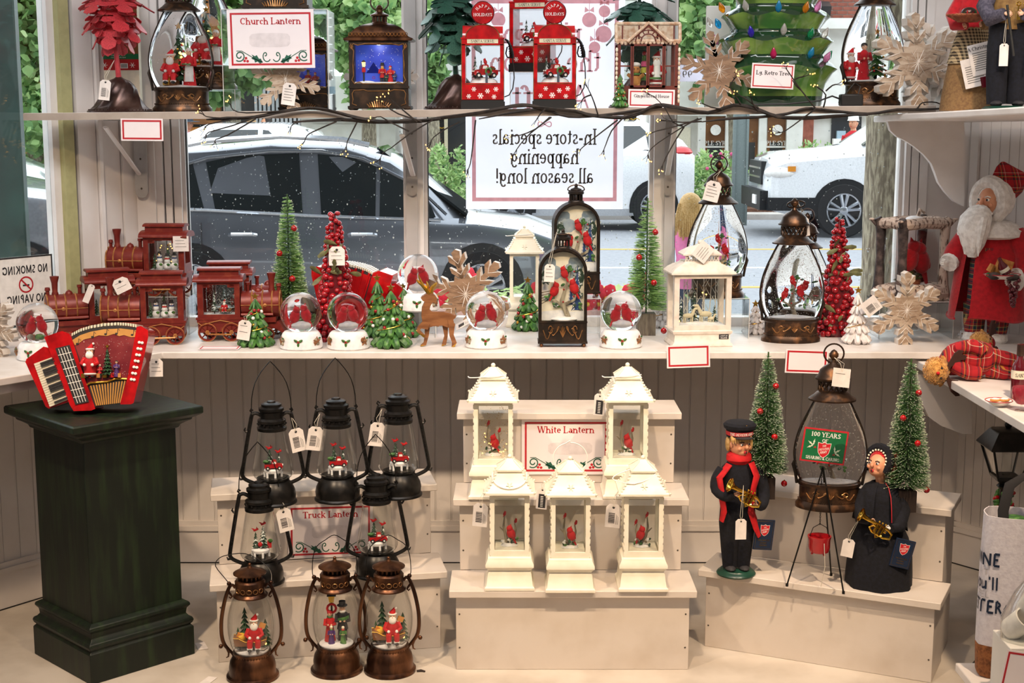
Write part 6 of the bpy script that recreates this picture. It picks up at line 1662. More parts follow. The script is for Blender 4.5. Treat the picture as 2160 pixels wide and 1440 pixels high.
 # ------------------------------------------------------------------ accordion with a water picture
def accordion(label,loc,s,rz=0,group='red accordion lanterns'):
 t=T('accordion',label,'accordion',loc,rz,group)
 A=lambda zx,zy:((zx/2.88-235)*s,(857-(400+zy/2.88))*s)
 D=40*s
 P_=lambda L_:[A(*p)for p in L_]
 m=MB('red_gloss');m.prism(P_([(330,880),(436,846),(478,862),(490,884),(556,1100),(628,1316),(604,1326),(500,1328),(478,1290)]),-D,D)
 m.build('treble_case',t,bevel=.004)
 m=MB('red_gloss');m.prism(P_([(320,938),(380,955),(484,1262),(470,1272),(348,1312),(330,1300),(212,1030),(218,1012)]),-D*.8,D*.75);kb=m.build('keyboard_case',t,bevel=.004)
 L0,L1,R0,R1=(265,1040),(357,1302),(382,998),(470,1258)
 lerp=lambda a,b,k:(a[0]+(b[0]-a[0])*k,a[1]+(b[1]-a[1])*k)
 y0=-D*.8
 for i in range(19):
  a,b=(i+.06)/19,(i+.94)/19
  m=MB('key_white');m.prism(P_([lerp(L0,L1,a),lerp(R0,R1,a),lerp(R0,R1,b),lerp(L0,L1,b)]),y0-4*s,y0+.0);m.build('white_key',kb)
 for i in(1,2,4,5,6,8,9,11,12,13,15,16,18):
  a,b=(i-.36)/19,(i+.36)/19;mid=lambda k:lerp(lerp(L0,L1,k),lerp(R0,R1,k),.3)
  m=MB('ink');m.prism(P_([mid(a),lerp(R0,R1,a),lerp(R0,R1,b),mid(b)]),y0-8*s,y0-4*s);m.build('black_key',kb)
 m=MB('ink');B0,B1,C0,C1=(396,950),(512,1290),(480,930),(592,1274)
 m.prism(P_([B0,C0,C1,B1]),-D-2*s,-D+1*s);gp=m.build('grille_panel',t)
 m=MB('ink_white')
 for k in(.2,.4,.6,.8):m.ribbon([A(*lerp(lerp(B0,C0,k),lerp(B1,C1,k),q))for q in(0.02,.98)],1.2*s,-D-2.3*s)
 for k in range(1,8):m.ribbon([A(*lerp(lerp(B0,B1,k/8),lerp(C0,C1,k/8),q))for q in(.03,.5,.97)],1.4*s,-D-2.4*s)
 m.build('grille_line',gp)
 # middle: dark bellows core, tan band, picture
 top=[(488,884),(520,862),(580,840),(680,822),(780,818),(880,830)]
 m=MB('ink');m.prism(P_(top+[(816,1140),(782,1284),(624,1304),(582,1170)]),-D*.86,D*.86);core=m.build('bellows',t)
 N=24
 arc=[(440,856),(480,822),(540,800),(620,787),(700,786),(780,798),(840,812),(884,828)]
 def along(L_,k):
  k*=len(L_)-1;i=min(int(k),len(L_)-2);return lerp(L_[i],L_[i+1],k-i)
 topl=[(488,878),(540,850),(600,832),(680,818),(760,814),(820,818),(880,830)]
 for i in range(N):
  a,b=along(topl,(i+.12)/N),along(topl,(i+.62)/N)
  (x0,z0),(x1,z1)=A(*a),A(*b)
  m=MB('key_white');dz=6*s
  m.add([(x0,-D*.9,z0),(x1,-D*.9,z1),(x1,-D*.9,z1+dz),(x0,-D*.9,z0+dz),(x0,D*.9,z0),(x1,D*.9,z1),(x1,D*.9,z1+dz),(x0,D*.9,z0+dz)],[(0,1,2,3),(7,6,5,4),(3,2,6,7),(0,3,7,4),(1,5,6,2),(0,4,5,1)]);m.build('bellows_fold',core)
 m=MB('bellows_tan');band=[(494,900),(540,872),(600,852),(680,838),(780,834),(876,846)]
 low=[(870,886),(840,888),(800,874),(770,880),(740,866),(700,878),(650,874),(610,888),(560,898),(530,922),(508,932)]
 m.prism(P_(band+low),-D*.9,-D*.84);bd=m.build('music_band',t)
 m=MB('ink')
 for x,y in((522,912),(612,872),(690,856),(754,854),(848,862)):
  q=A(x,y);m.prism([(q[0]+3*s*cos(i*PI/4),q[1]-4*s+2.2*s*sin(i*PI/4))for i in range(8)],-D*.9-.4*s,-D*.9);m.ribbon([(q[0]+2.4*s,q[1]-4*s),(q[0]+3.4*s,q[1]+7*s),(q[0]+7*s,q[1]+3*s)],1.3*s,-D*.9-.3*s)
 m.build('music_note',bd)
 m=MB('scene_plum');pic=low+[(584,1166),(640,1150),(700,1148),(760,1130),(814,1136)]
 m.prism(P_(pic),-D*.875,-D*.86);pp=m.build('picture_panel',t)
 m=MB('red_matte');ox,oz=A(598,1126);mini_santa(m,(ox,-D*.94,oz),68*s);cx,cz=A(700,1130);conifer(m,(cx,-D*.92,cz),64*s,15*s,'pine_dark',7,9,'gold')
 q=A(655,1130);mini_person(m,(q[0],-D*.95,q[1]),30*s,'card_red','cream',False,False);q=A(755,1125);mini_person(m,(q[0],-D*.95,q[1]),36*s,'purple','ink',True,False)
 for i in range(6):q=A(560+i*42,1128);m.cbox((q[0],-D*.95,q[1]+4*s),9*s,6*s,9*s,('gold','red_matte','bread')[i%3],rot=(0,0,i))
 m.build('christmas_scene',t)
 r_=random.Random(4)
 glitter(t,110,lambda q:((lambda p:(p[0],-D*1.12,p[1]))(A(q.uniform(560,830),q.uniform(895,1120)))),.7*s)
 for k,Lx in((0,[(578,1172),(600,1160),(640,1158),(700,1154),(750,1136),(815,1140)]),):
  m=MB('gold');m.tube([(A(*p)[0],-D*.92,A(*p)[1])for p in Lx],2.2*s,n=6);m.build('gilt_edge',t)
 for i in range(13):
  k=(i+.5)/13;a=lerp((590,1178),(812,1148),k);b=lerp((628,1298),(780,1282),k);(x0,z0),(x1,z1)=A(*a),A(*b)
  m=MB('bellows_tan');m.tube([(x0,-D*.88,z0),(x1,-D*.88,z1)],1.5*s,n=5);m.build('bellows_rib',core)
 m=MB('red_gloss');m.prism(P_([(878,826),(902,820),(944,846),(946,888),(884,1170),(878,1190),(856,1284),(840,1292),(778,1292),(776,1284),(818,1140)]),-D,D);bc=m.build('bass_case',t,bevel=.004)
 b0=None
 for i in range(7):
  for k in(0,1):
   q=A(893-i*8.2+k*17,920+i*37+k*3);m=MB('ink_white')
   m.lathe([(3.2*s,0),(3.2*s,2*s),(2*s,3.4*s),(0,3.6*s)],n=9)
   if b0 is None:b0=m.build('button',bc,loc=(q[0],-D,q[1]));b0.rotation_euler=(PI/2,0,0)
   else:put(b0,'button',bc,(q[0],-D,q[1]),(PI/2,0,0))
 m=MB('red_paint');m.prism(P_([(500,890),(680,826),(876,836),(800,1180),(600,1200)]),D*.86,D*.93)
 for i in range(7):k=(i+.5)/7;a=A(*along(topl,k));b=A(*lerp((640,1260),(770,1250),k));m.tube([(a[0],D*.9,a[1]),(b[0],D*.9,b[1])],3.4*s,n=6)
 m.build('back_panel',t)
 return t
 # ------------------------------------------------------------------ trees
def bottle_brush(label,loc,s,mats=('brush_green','brush_dark','brush_tip'),block='wood_block',n=3000,seed=1,tipf=.35,h=300,r0=42,group='bottle-brush trees',baubles=((30,.75,.4),(34,.35,2.9),(60,.5,.9),(100,0.0,.1),(38,1.1,.2)),flat=False):
 t=T('bottle_brush_tree',label,'decorative tree',loc,0,group);r_=random.Random(seed)
 m=MB(block);m.box(-19*s,19*s,-19*s,19*s,0,46*s);m.build('block_base',t)
 m=MB('wire_green');m.tube([(0,0,40*s),(0,0,(h-14)*s)],1.7*s,n=6);m.build('wire_stem',t)
 m=MB(mats[0])
 uu=lambda z:min(1,max(0,(z-56)/(h-56)))
 rad=lambda z:r0*(1-uu(z)**1.3)*.9+8.5*(1-.35*uu(z))
 Vs=[[],[],[]]
 for i in range(n):
  u=r_.random();z=56+(h-58)*(1-math.sqrt(1-u*.995));
  if flat:z=56+round((z-56)/7.5)*7.5+r_.gauss(0,1.1)
  q=rad(z)*r_.uniform(.82,1.06);a=r_.uniform(0,2*PI);d=Vector((cos(a),sin(a),r_.uniform(-.12,.2)));b=Vector((0,0,z));e=Vector((-sin(a),cos(a),0));w_=r_.uniform(.6,.95)
  up=Vector((0,0,1))
  mi=0 if r_.random()<.6 else 1
  c,tp=b+d*q*.25,b+d*q
  x=e if r_.random()<.5 else up
  Vs[mi].append((c-x*w_,c+x*w_,tp+x*w_*.5,tp-x*w_*.5))
  if r_.random()<tipf:Vs[2].append((tp-x*w_-d*2.5,tp+x*w_-d*2.5,tp+x*w_+d*.8,tp-x*w_+d*.8))
 for mi in range(3):m.add([p*s for q in Vs[mi]for p in q],[tuple(range(4*i,4*i+4))for i in range(len(Vs[mi]))],mats[mi])
 m.build('bristles',t,kind='stuff')
 b0=None
 for z,a,_ in[(h-85-k*52,(-.6,-2.3,-1.2,-2.9,-.4)[k%5],0)for k in range(5)]:
  q=rad(z)*.86;L_=(q*s*cos(a),q*s*sin(a),z*s)
  mm=MB('red_gloss');mm.sph((0,0,0),6.8*s,nu=14,nv=10);mm.lathe([(1.6*s,6*s),(1.6*s,8*s),(0,8*s)],'gold',7)
  if b0 is None:b0=mm.build('bauble',t,loc=L_)
  else:put(b0,'bauble',t,L_,(r_.uniform(-.4,.4),0,0))
 return t
def berry_tree(label,loc,s,seed=1,group='red berry trees'):
 t=T('berry_tree',label,'decorative tree',loc,0,group);r_=random.Random(seed)
 m=MB('berry_dark');m.lathe([(34*s,0),(36*s,6*s),(38*s,30*s),(28*s,110*s),(17*s,185*s),(6*s,250*s),(2*s,266*s)],n=16);m.build('core',t)
 b0=None;b1=None;z=8
 R_=lambda z:39-35*(z/266)**1.05+3
 while z<264:
  q=R_(z);br=7.2 if z<190 else 5.4;k=max(3,int(2*PI*q/(br*2.15)))
  for i in range(k):
   a=2*PI*(i+r_.uniform(-.25,.25))/k+z
   if sin(a)>.55:continue
   rr=br*r_.uniform(.75,1.12);L_=((q+r_.uniform(-2,3))*s*cos(a),(q+r_.uniform(-2,3))*s*sin(a),(z+r_.uniform(-4,4))*s)
   if b0 is None:mb=MB('berry_red');mb.sph((0,0,0),s,nu=12,nv=8);mb.sph((0,-.96*s,0),.12*s,'ink',5,4);b0=mb.build('berry',t,loc=L_);b0.scale=(rr,)*3
   else:put(b0,'berry',t,L_,(r_.uniform(-.6,.6),0,r_.uniform(-.6,.6)),rr)
  z+=br*1.75
 l0=None
 for zc,n in((142,7),(52,6),(200,4)):
  for i in range(n):
   a=-PI/2+(i-n/2+.5)*.62+r_.uniform(-.2,.2);q=R_(zc)+4
   if l0 is None:
    mb=MB('sage_leaf');v=[(0,0,0),(5*s,1.5*s,8*s),(6.5*s,1*s,18*s),(3*s,0,26*s),(-3*s,0,26*s),(-6.5*s,1*s,18*s),(-5*s,1.5*s,8*s),(0,-1.2*s,14*s)]
    mb.add(v,[(0,1,7),(1,2,7),(2,3,7),(3,4,7),(4,5,7),(5,6,7),(6,0,7)]);l0=mb.build('sage_leaf',t);o=l0
   else:o=put(l0,'sage_leaf',t)
   o.location=(q*s*cos(a),q*s*sin(a),(zc+r_.uniform(-6,6))*s)
   o.rotation_euler=(r_.uniform(.2,1.0),r_.uniform(-2.6,2.6),r_.uniform(-.5,.5))
   o.scale=(.85,1.2,1.25)
 return t
def resin_tree(label,loc,s,m1='resin_green',h=126,r=36,star=True,deco=True,seed=1,group='green resin trees',name='resin_tree',base=None):
 t=T(name,label,'figurine',loc,0,group);r_=random.Random(seed)
 m=MB(m1);tiers=5
 for k in range(tiers):
  q=k/tiers;r0=r*(1-.82*q);z0=h*.92*q;hh=h*(.3-.06*q);n=int(11-k)
  for i in range(n):
   a=2*PI*(i+.5*(k%2))/n+r_.uniform(-.1,.1)
   m.tube([(0,0,(z0+hh)*s),(r0*.55*s*cos(a),r0*.55*s*sin(a),(z0+hh*.55)*s),(r0*s*cos(a),r0*s*sin(a),(z0+hh*.16)*s),(r0*1.12*s*cos(a),r0*1.12*s*sin(a),(z0+hh*.2)*s)],[r0*.1*s,r0*.26*s,r0*.2*s,r0*.03*s],n=6)
 m.lathe([(r*.5*s,0),(r*.6*s,h*.1*s),(2*s,h*.97*s)],n=10)
 body=m.build('boughs',t)
 if star:
  m=MB('gold');star5(m,(0,0,h*1.05*s),8.5*s,'gold');m.build('star',t)
 if deco:
  o0={}
  for i in range(13):
   z=h*r_.uniform(.08,.82);a=r_.uniform(PI,2*PI);q=r*(1-.82*z/h)*.96
   mt=('berry_red','ink_white','gold','berry_red')[i%4];L_=(q*s*cos(a),q*s*sin(a),z*s)
   if mt not in o0:mm=MB(mt);mm.sph((0,0,0),3.8*s,nu=9,nv=7);o0[mt]=mm.build('ornament',t,loc=L_)
   else:put(o0[mt],'ornament',t,L_)
  m=MB('gold');m.tube([(r*(1-.82*q)*1.0*s*cos(q*15),r*(1-.82*q)*s*sin(q*15),h*(.12+.78*q)*s)for q in[i/40 for i in range(41)]],1.0*s,n=5);m.build('garland',t)
 else:
  m=MB('gold');m.tube([(r*(1-.82*q)*1.02*s*cos(q*12),r*(1-.82*q)*s*sin(q*12),h*(.12+.7*q)*s)for q in[i/30 for i in range(31)]],.8*s,n=5);m.build('garland',t)
 return t
OAK=[(0,0),(.04,.14),(.2,.04),(.3,.1),(.3,.17),(.09,.25),(.09,.31),(.32,.22),(.43,.31),(.4,.38),(.11,.45),(.1,.51),(.34,.47),(.4,.57),(.34,.64),(.09,.66),(.2,.76),(.18,.9),(.08,.97),(0,1)]
OAK=OAK+[(-x,z)for x,z in OAK[-2:0:-1]]
def leaf_tree(label,loc,s,leafmat,stemmat,tiers,rz=0,group='cut-metal leaf trees',seed=1,hgt=300):
 t=T('leaf_tree',label,'decorative tree',loc,rz,group);r_=random.Random(seed)
 m=MB('bell_brown');n=40;v=[];f=[]
 prof=[(69,0),(69,3),(60,7),(52,14),(44,28),(36,48),(30,58),(22,66),(10,71),(6,74)]
 for j,(r,z)in enumerate(prof):
  for i in range(n):
   a=2*PI*i/n+z*.016;q=r*(1+(.04*cos(10*2*PI*i/n)if 1<j<8 else 0));v.append((q*s*cos(a),q*s*.8*sin(a),z*s))
 for j in range(len(prof)-1):f+=[(j*n+i,j*n+(i+1)%n,(j+1)*n+(i+1)%n,(j+1)*n+i)for i in range(n)]
 f+=[tuple(range(n-1,-1,-1)),tuple(range((len(prof)-1)*n,len(prof)*n))]
 m.add(v,f)
 for i in range(46):a=2*PI*i/46;m.sph((65*s*cos(a),52*s*sin(a),5*s),1.8*s,nu=5,nv=4)
 m.build('bell_base',t)
 m=MB(stemmat);m.tube([(0,0,70*s),(-3*s,0,120*s),(-6*s,0,190*s),(-6*s,0,hgt*s)],[6*s,5*s,4.4*s,4*s],n=8);m.build('trunk',t)
 l0=None
 for z,L,k,dr in tiers:
  for i in range(k):
   a=2*PI*(i+r_.uniform(-.15,.15))/k+z*.7
   if l0 is None:
    mm=MB(leafmat);q=[(x,z_,-.0)for x,z_ in OAK]
    kk=len(q)
    def bend(x,z_,o):return(x,o-.14*z_*z_-.2*abs(x),z_)
    mm.add([bend(x,z_,0)for x,z_ in OAK]+[bend(x,z_,.012)for x,z_ in OAK],[tuple(range(kk)),tuple(range(2*kk-1,kk-1,-1))]+[(i_,(i_+1)%kk,(i_+1)%kk+kk,i_+kk)for i_ in range(kk)])
    mm.tube([(0,-.01,0),(0,-.08,.5),(0,-.16,1)],.012,stemmat,4)
    l0=mm.build('cut_leaf',t);o=l0
   else:o=put(l0,'cut_leaf',t)
   o.location=((-5+8*cos(a))*s,8*s*sin(a),z*s)
   o.rotation_euler=Euler((R(90+dr+r_.uniform(-10,10)),0,a-PI/2+PI),'XYZ')
   o.scale=(L*s,)*3
 return t
 # ------------------------------------------------------------------ clear risers, stands
def riser(label,loc,w,d,h,group='clear acrylic risers',rz=0):
 t=T('acrylic_riser',label,'display riser',loc,rz,group)
 e=.004
 m=MB('acrylic');m.box(-w/2,w/2,-d/2,d/2,h-e,h);m.build('top_plate',t)
 for sx in(-1,1):
  m=MB('acrylic');x=sx*w/2;a,b=sorted((x,x-sx*e));m.box(a,b,-d/2,d/2,0,h-e);m.build('side_plate',t)
 m=MB('acrylic');m.box(-w/2+e,w/2-e,d/2-e,d/2,0,h-e);m.build('back_plate',t)
 m=MB('ink_white')
 for sx in(-1,1):m.tube([(sx*w/2,-d/2,0),(sx*w/2,-d/2,h)],.0009,n=4)
 m.tube([(-w/2,-d/2,h),(w/2,-d/2,h)],.0009,n=4);m.build('polished_edge',t)
 return t
def step_stand(label,loc,rz,steps,w=.64,rise=.218,depth=.165,group='white step stands'):
 t=T('step_stand',label,'display stand',loc,rz,group)
 for k in range(steps):
  z1=rise*(k+1)+.02;y=k*depth;wk=w-k*.012
  m=MB('stand_paint');z0=0 if k==0 else rise*k+.02
  m.box(-wk/2,wk/2,y,y+.016,z0,z1-.02);m.build('riser_board',t,bevel=.0015)
  m=MB('stand_paint');m.box(-wk/2-.018,wk/2+.018,y-.022,y+depth+(.012 if k==steps-1 else 0),z1-.02,z1);m.build('tread',t,bevel=.002)
  for sx in(-1,1):
   m=MB('stand_paint');x0,x1=sorted((sx*wk/2,sx*(wk/2-.016)));m.box(x0,x1,y+.016,y+depth+.01,0,z1-.02);m.build('side_board',t,bevel=.0015)
  n0=None
  for sx in(-1,1):
   for q in(.3,.75):
    L_=(sx*(wk/2-.01),y,z0+(z1-.02-z0)*q);m=MB('nail');m.lathe([(.0028,0),(.002,.0012),(0,.0014)],n=8)
    if n0 is None:n0=m.build('nail_head',t,loc=L_);n0.rotation_euler=(PI/2,0,0)
    else:put(n0,'nail_head',t,L_,(PI/2,0,0))
 return t
 # ------------------------------------------------------------------ faces and hands for the cloth dolls
def head(mb,c,r,yaw=0.0,tilt=0.0,lean=0.0,mouth=True,m='skin',brow='hair_dark'):
 old=mb.X;mb.X=(old if old is not None else Matrix())@Matrix.Translation(c)@Euler((tilt,lean,yaw)).to_matrix().to_4x4()
 mb.sph((0,0,0),(r*.82,r*.9,r),m,16,12);mb.sph((0,-r*.28,-r*.5),(r*.55,r*.55,r*.45),m,12,8)
 mb.sph((0,-r*.95,-r*.08),(r*.15,r*.2,r*.17),m,8,6);mb.tube([(0,-r*.86,r*.25),(0,-r*1.0,-r*.05)],[r*.07,r*.12],m,6)
 for s in(-1,1):
  mb.sph((s*r*.34,-r*.8,r*.14),(r*.14,r*.08,r*.1),'ink_white',8,6);mb.sph((s*r*.33,-r*.87,r*.14),(r*.075,r*.04,r*.08),'ink',7,5)
  mb.tube([(s*r*.18,-r*.88,r*.3),(s*r*.36,-r*.87,r*.36),(s*r*.52,-r*.74,r*.3)],r*.04,brow,4)
  mb.sph((s*r*.82,0,0),(r*.1,r*.18,r*.25),m,7,6);mb.sph((s*r*.45,-r*.7,-r*.2),(r*.2,r*.12,r*.16),m,8,5)
 if mouth:mb.sph((0,-r*.84,-r*.5),(r*.16,r*.1,r*.14),'card_red',9,6);mb.sph((0,-r*.9,-r*.5),(r*.09,r*.06,r*.08),'ink',7,5)
 mb.X=old
def hand(mb,p,d,s,m='skin_light',side=1,curl=.6):
 """palm, four unequal curled fingers and a thumb leaving the palm's side"""
 d=Vector(d).normalized();x=d.cross(Vector((0,-1,.2))).normalized()*side;n=x.cross(d).normalized();p=Vector(p)
 T_=Matrix((x,n,d)).transposed().to_4x4();T_.translation=p;v0,f0=len(mb.v),len(mb.f)
 old=mb.X;mb.X=(old if old is not None else Matrix())@T_
 mb.sph((0,0,s*.45),(s*.38,s*.17,s*.5),m,10,7)
 for i,L in enumerate((.72,.86,.8,.6)):
  fx=(-.28+i*.19)*s;q=curl
  mb.tube([(fx,0,s*.75),(fx*1.1,-s*.1*q,s*(.75+L*.45)),(fx*1.12,-s*.45*q,s*(.75+L*.7*(1-.3*q))),(fx*1.1,-s*.75*q,s*(.75+L*.55*(1-.3*q)))],[s*.105,s*.1,s*.09,s*.07],m,6)
 mb.tube([(-s*.3,0,s*.3),(-s*.6,-s*.15,s*.6),(-s*.55,-s*.4,s*.9)],[s*.13,s*.11,s*.08],m,6)
 mb.X=old;mb.marks.append((v0,len(mb.v),f0,len(mb.f)))
def shield(mb,cx,cz,w,y,txt=True):
 """red shield with three lines of white lettering and a white rim"""
 o=[(-.5,.55),(-.2,.5),(0,.6),(.2,.5),(.5,.55),(.47,.1),(.4,-.25),(.2,-.5),(0,-.62),(-.2,-.5),(-.4,-.25),(-.47,.1)]
 mb.prism([(cx+x*w*1.08,cz+z*w*1.08)for x,z in o],y-.0002,y,'ink_white');mb.prism([(cx+x*w,cz+z*w)for x,z in o],y-.0005,y-.0002,'shield_red')
 for k,(tx,q)in enumerate((('THE',.15),('SALVATION',.17),('ARMY',.19))):
  zz=cz+(.26-k*.27)*w
  write(mb,tx,cx,zz,q*w,'ink_white',y=y-.0007,bold=1.2,squeeze=(.62 if k==1 else.8),xf=lambda a,b:(a,b+(a-cx)*.22))
  # ------------------------------------------------------------------ placing helpers
def at(px,py,z,back=0.0):
 q=onz(px,py,z);return Vector((q.x*(1+back/q.y),q.y+back,z))
def up(px,Y,lift=0.0):
 x=P(px,200,Y).x;return Vector((x,Y,sz(x)+lift))
def ssz(loc,py):return mpp(loc.y,py)
# pedestal
t=T('pedestal','dark green painted wooden pedestal with moulded top and base','pedestal',(-1.155,3.94,0),R(45))
m=MB('pedestal_green');m.stack([(.165,0),(.165,.085),(.158,.092),(.163,.097),(.166,.105),(.163,.113),(.156,.117),(.150,.125),(.152,.14),(.160,.15),(.158,.158),(.145,.166)]);m.build('plinth',t,bevel=.002)
m=MB('pedestal_green');m.stack([(.143,.16),(.143,.69)]);m.build('shaft',t,bevel=.003)
m=MB('pedestal_green');m.stack([(.146,.672),(.150,.674),(.153,.682),(.165,.69),(.176,.696),(.178,.703),(.184,.705),(.196,.712),(.2,.715),(.2,.732),(.196,.736)]);m.build('top_slab',t,bevel=.002)
L_=Vector((-1.12,3.86,.745));s_=mpp(3.86,780)
acc=accordion('red accordion with a christmas scene standing on the green pedestal',L_,s_*1.0,rz=R(4));acc.rotation_euler.x=R(-10)
hang_tag(acc,(.128,.03,.135),.04,.05,rot=(0,0,.6),barcode=False,lines=3)
# step stands
stL=step_stand('white two-step stand carrying the black and bronze lanterns',(-.524,3.93,0),R(10.5),2)
stC=step_stand('white three-step stand carrying the cream lanterns',(.17,3.82,0),0,3,.655)
stR=step_stand('white two-step stand carrying the carolling figures and frosted trees',(.862,3.862,0),R(-25.2),2,.65)
ttag=lambda t,s,x,z,rot=(0,0,0),sgn=1,**k:hang_tag(t,(x*s,-6*s,z*s),30*s,48*s,rot=rot,string=((x-8*sgn)*s,-2*s,(z+26)*s),**k)
for(px,py,z,lab,sc_,tg)in((578,1071,.456,'black truck lantern on the top tread, nearest the pedestal',0,1),(713,1064,.456,'black truck lantern in the middle of the top tread, handle upright',0,-1),(842,1055,.456,'black truck lantern on the top tread nearest the cream lanterns, handle folded',0,-1),(552,1241,.238,'black lantern showing only trees and a red gift, beside the truck sign',1,1),(797,1225,.238,'black truck lantern covering the edge of the truck sign',0,0)):
 L_=at(px,py,z,.058);s_=ssz(L_,py-100)*1.05
 t=truck_lantern(lab,L_,s_,R(8),sc_)
 if 'folded' in lab:
  for ch in list(t.children):
   if ch.name.startswith('wire_handle'):ch.rotation_euler=(R(-100),0,0);ch.location=(0,188*s_*.98*0+.02,150*s_)
 if tg:ttag(t,s_,46 if tg>0 else-40,152,(0,R(-10*tg),R(15)),tg)
for px,py,lab,sc_,hd in((534,1447,'bronze oval lantern with santa in a sleigh, wire handle flopped aside','sleigh','side'),(711,1433,'bronze oval lantern with carol singers under a street lamp','carol','up'),(823,1433,'bronze oval lantern with santa in a sleigh, wire handle upright','sleigh','up')):
 L_=at(px,py,0,.068);s_=ssz(L_,py-120)*1.06
 oval_lantern(lab,L_,s_,sc_,R(6),hd)
for px,py,z,lab,rg,lit,bs,tg in((1041,1053,.456,'cream lantern with glowing gold glitter on the middle tread','flat',True,0,0),(1320,1052,.456,'cream lantern on the middle tread at the far end of the white lantern sign','flat',False,0,2),(1075,1246,.238,'cream lantern on the low tread below the glittering one','front',False,0,1),(1201,1250,.238,'cream lantern in the middle of the low tread, wire handle raised','up',False,0,2),(1352,1248,.238,'cream lantern on the low tread with its bird facing the other way','left',False,1,1)):
 L_=at(px,py,z,.066);s_=ssz(L_,py-120)*1.05
 t=white_lantern(lab,L_,s_,0,rg,lit,bs)
 if tg==1:ttag(t,s_,-57,168,(0,R(4),R(-10)),-1)
 if tg==2:hang_tag(t,(-55*s_,-20*s_,208*s_),22*s_,44*s_,rot=(0,R(4),R(-10)),string=(-30*s_,-30*s_,236*s_),dark=True)
w_=186*mpp(4.14,940)
q=P(1193,1000,4.146)
card('red-bordered sign with holly fixed to the stand behind the cream lanterns',(q.x,4.146,q.z),w_,w_*.645,title='White Lantern',holly=True,patch=(-.2,.3,.36,.58),name='sign_card',cat='sign',tsize=.115,border=.024)
q=Vector((stL.location.x,stL.location.y,0))+Matrix.Rotation(R(10.5),3,'Z')@Vector((.012,.158,0));w_=.252
card('red-bordered sign with holly standing between the black lanterns',(q.x-.0,q.y,.244),w_,w_*.645,rz=R(10.5),tilt=R(-2),roll=R(1),title='Truck Lantern',holly=True,patch=(-.22,.22,.36,.6),name='sign_card',cat='sign',tsize=.115,border=.024)
# right-hand stand
fr=dict(mats=('brush_dark','brush_dark','brush_tip'),block='dark_block',n=4200,tipf=.75)
L_=at(1612,1056,.456,.04);s_=ssz(L_,900);h_=(P(1600,728,L_.y).z-.456)/s_
bottle_brush('frosted dark green bottle-brush tree behind the bandsman figure',L_,s_,seed=3,h=h_,r0=44,**fr)
L_=at(1908,1082,.456,.03);s_=ssz(L_,900);h_=(P(1908,742,L_.y).z-.456)/s_
bottle_brush('frosted dark green bottle-brush tree behind the caped woman figure',L_,s_,seed=4,h=h_,r0=46,**fr)
L_=at(1747,1079,.456,.055);h_=P(1748,733,L_.y).z-.456
tw=teardrop('teardrop lantern with glitter on the lower stand behind the kettle sign',L_,h_/318,'branch',R(-8))
hang_tag(tw,(14*h_/318,-.046,283*h_/318),.047,.052,rot=(0,R(4),R(-8)),string=(0,-.01,300*h_/318),barcode=False,punch=False,lines=1)
# kettle on its tripod with the printed placard
L_=at(1725,1235,.238,0);s_=ssz(L_,1100)
t=T('kettle_stand','thin black tripod holding a red kettle and a green placard','collection stand',L_,0)
apex=Vector((1727-1725,-2,0))*s_;apex.z=P(1730,985,L_.y).z-.238
for px,py in((1660,1236),(1779,1252),(1753,1214)):
 q=at(px,py,.238)-L_;m=MB('black_metal');m.tube([tuple(apex),tuple(q+Vector((0,0,.004)))],.0023,n=6);m.tube([tuple(q),tuple(q+Vector((0,0,.008)))],.004,n=7);m.build('tripod_leg',t)
kz=P(1727,1168,L_.y).z-.238
m=MB('kettle_red');m.lathe([(p*s_,z*s_)for p,z in[(14,3),(20,6),(23,16),(23,32),(25,38),(25,40),(22,40),(20,30),(16,8),(0,7)]],n=22,c=(0,0,kz))
for k in range(3):m.sph((15*s_*cos(k*2.1-1),15*s_*sin(k*2.1-1),kz+2*s_),3*s_,nu=7,nv=5)
m.build('kettle',t)
m=MB('black_metal')
m.tube([(-21*s_,0,kz+38*s_),(-14*s_,0,kz+58*s_),(0,0,kz+66*s_),(14*s_,0,kz+58*s_),(21*s_,0,kz+38*s_)],.0011,n=5);m.build('kettle_bail',t)
zz=kz+66*s_;c0=None
while zz<apex.z:
 if c0 is None:m=MB('black_metal');m.tube([(.0018*cos(q),0,.0034*sin(q))for q in[i*PI/4 for i in range(8)]],.0007,n=4,closed=True);c0=m.build('chain_link',t,loc=(0,0,zz))
 else:put(c0,'chain_link',t,(0,0,zz),(0,0,PI/2 if int(zz/.0052)%2 else 0))
 zz+=.0052
m=MB('string');m.tube([(5*s_,-24*s_,kz+30*s_),(8*s_,-26*s_,kz-20*s_),(2*s_,-20*s_,.006),(14*s_,-26*s_,.002),(32*s_,-24*s_,.001)],.0009,n=4);m.build('tag_string',t)
a,b=P(1689,985,L_.y-.02),P(1784,985,L_.y-.02)
w_=96*mpp(L_.y);h_=74*mpp(L_.y)
pl=MB('card_red');pl.box(-w_/2,w_/2,0,.002,0,h_);q=P(1733,976,L_.y-.012)-L_
po=pl.build('placard',t,loc=(q.x,q.y,q.z));po.rotation_euler=(0,R(7),R(0))
m=MB('sign_green');m.box(-w_*.465,w_*.465,-.0004,0,h_*.05,h_*.95);m.build('green_field',po)
m=MB('ink_white');y=-.0007
write(m,'100 YEARS',0,h_*.77,h_*.13,y=y,m='ink_white',bold=1.25);write(m,'OF',0,h_*.61,h_*.1,y=y,m='ink_white',bold=1.2);write(m,'SHARING & CARING',0,h_*.09,h_*.09,y=y,m='ink_white',bold=1.25,squeeze=.86)
m.build('lettering',po)
m=MB('shield_red');shield(m,0,h_*.39,h_*.36,y)
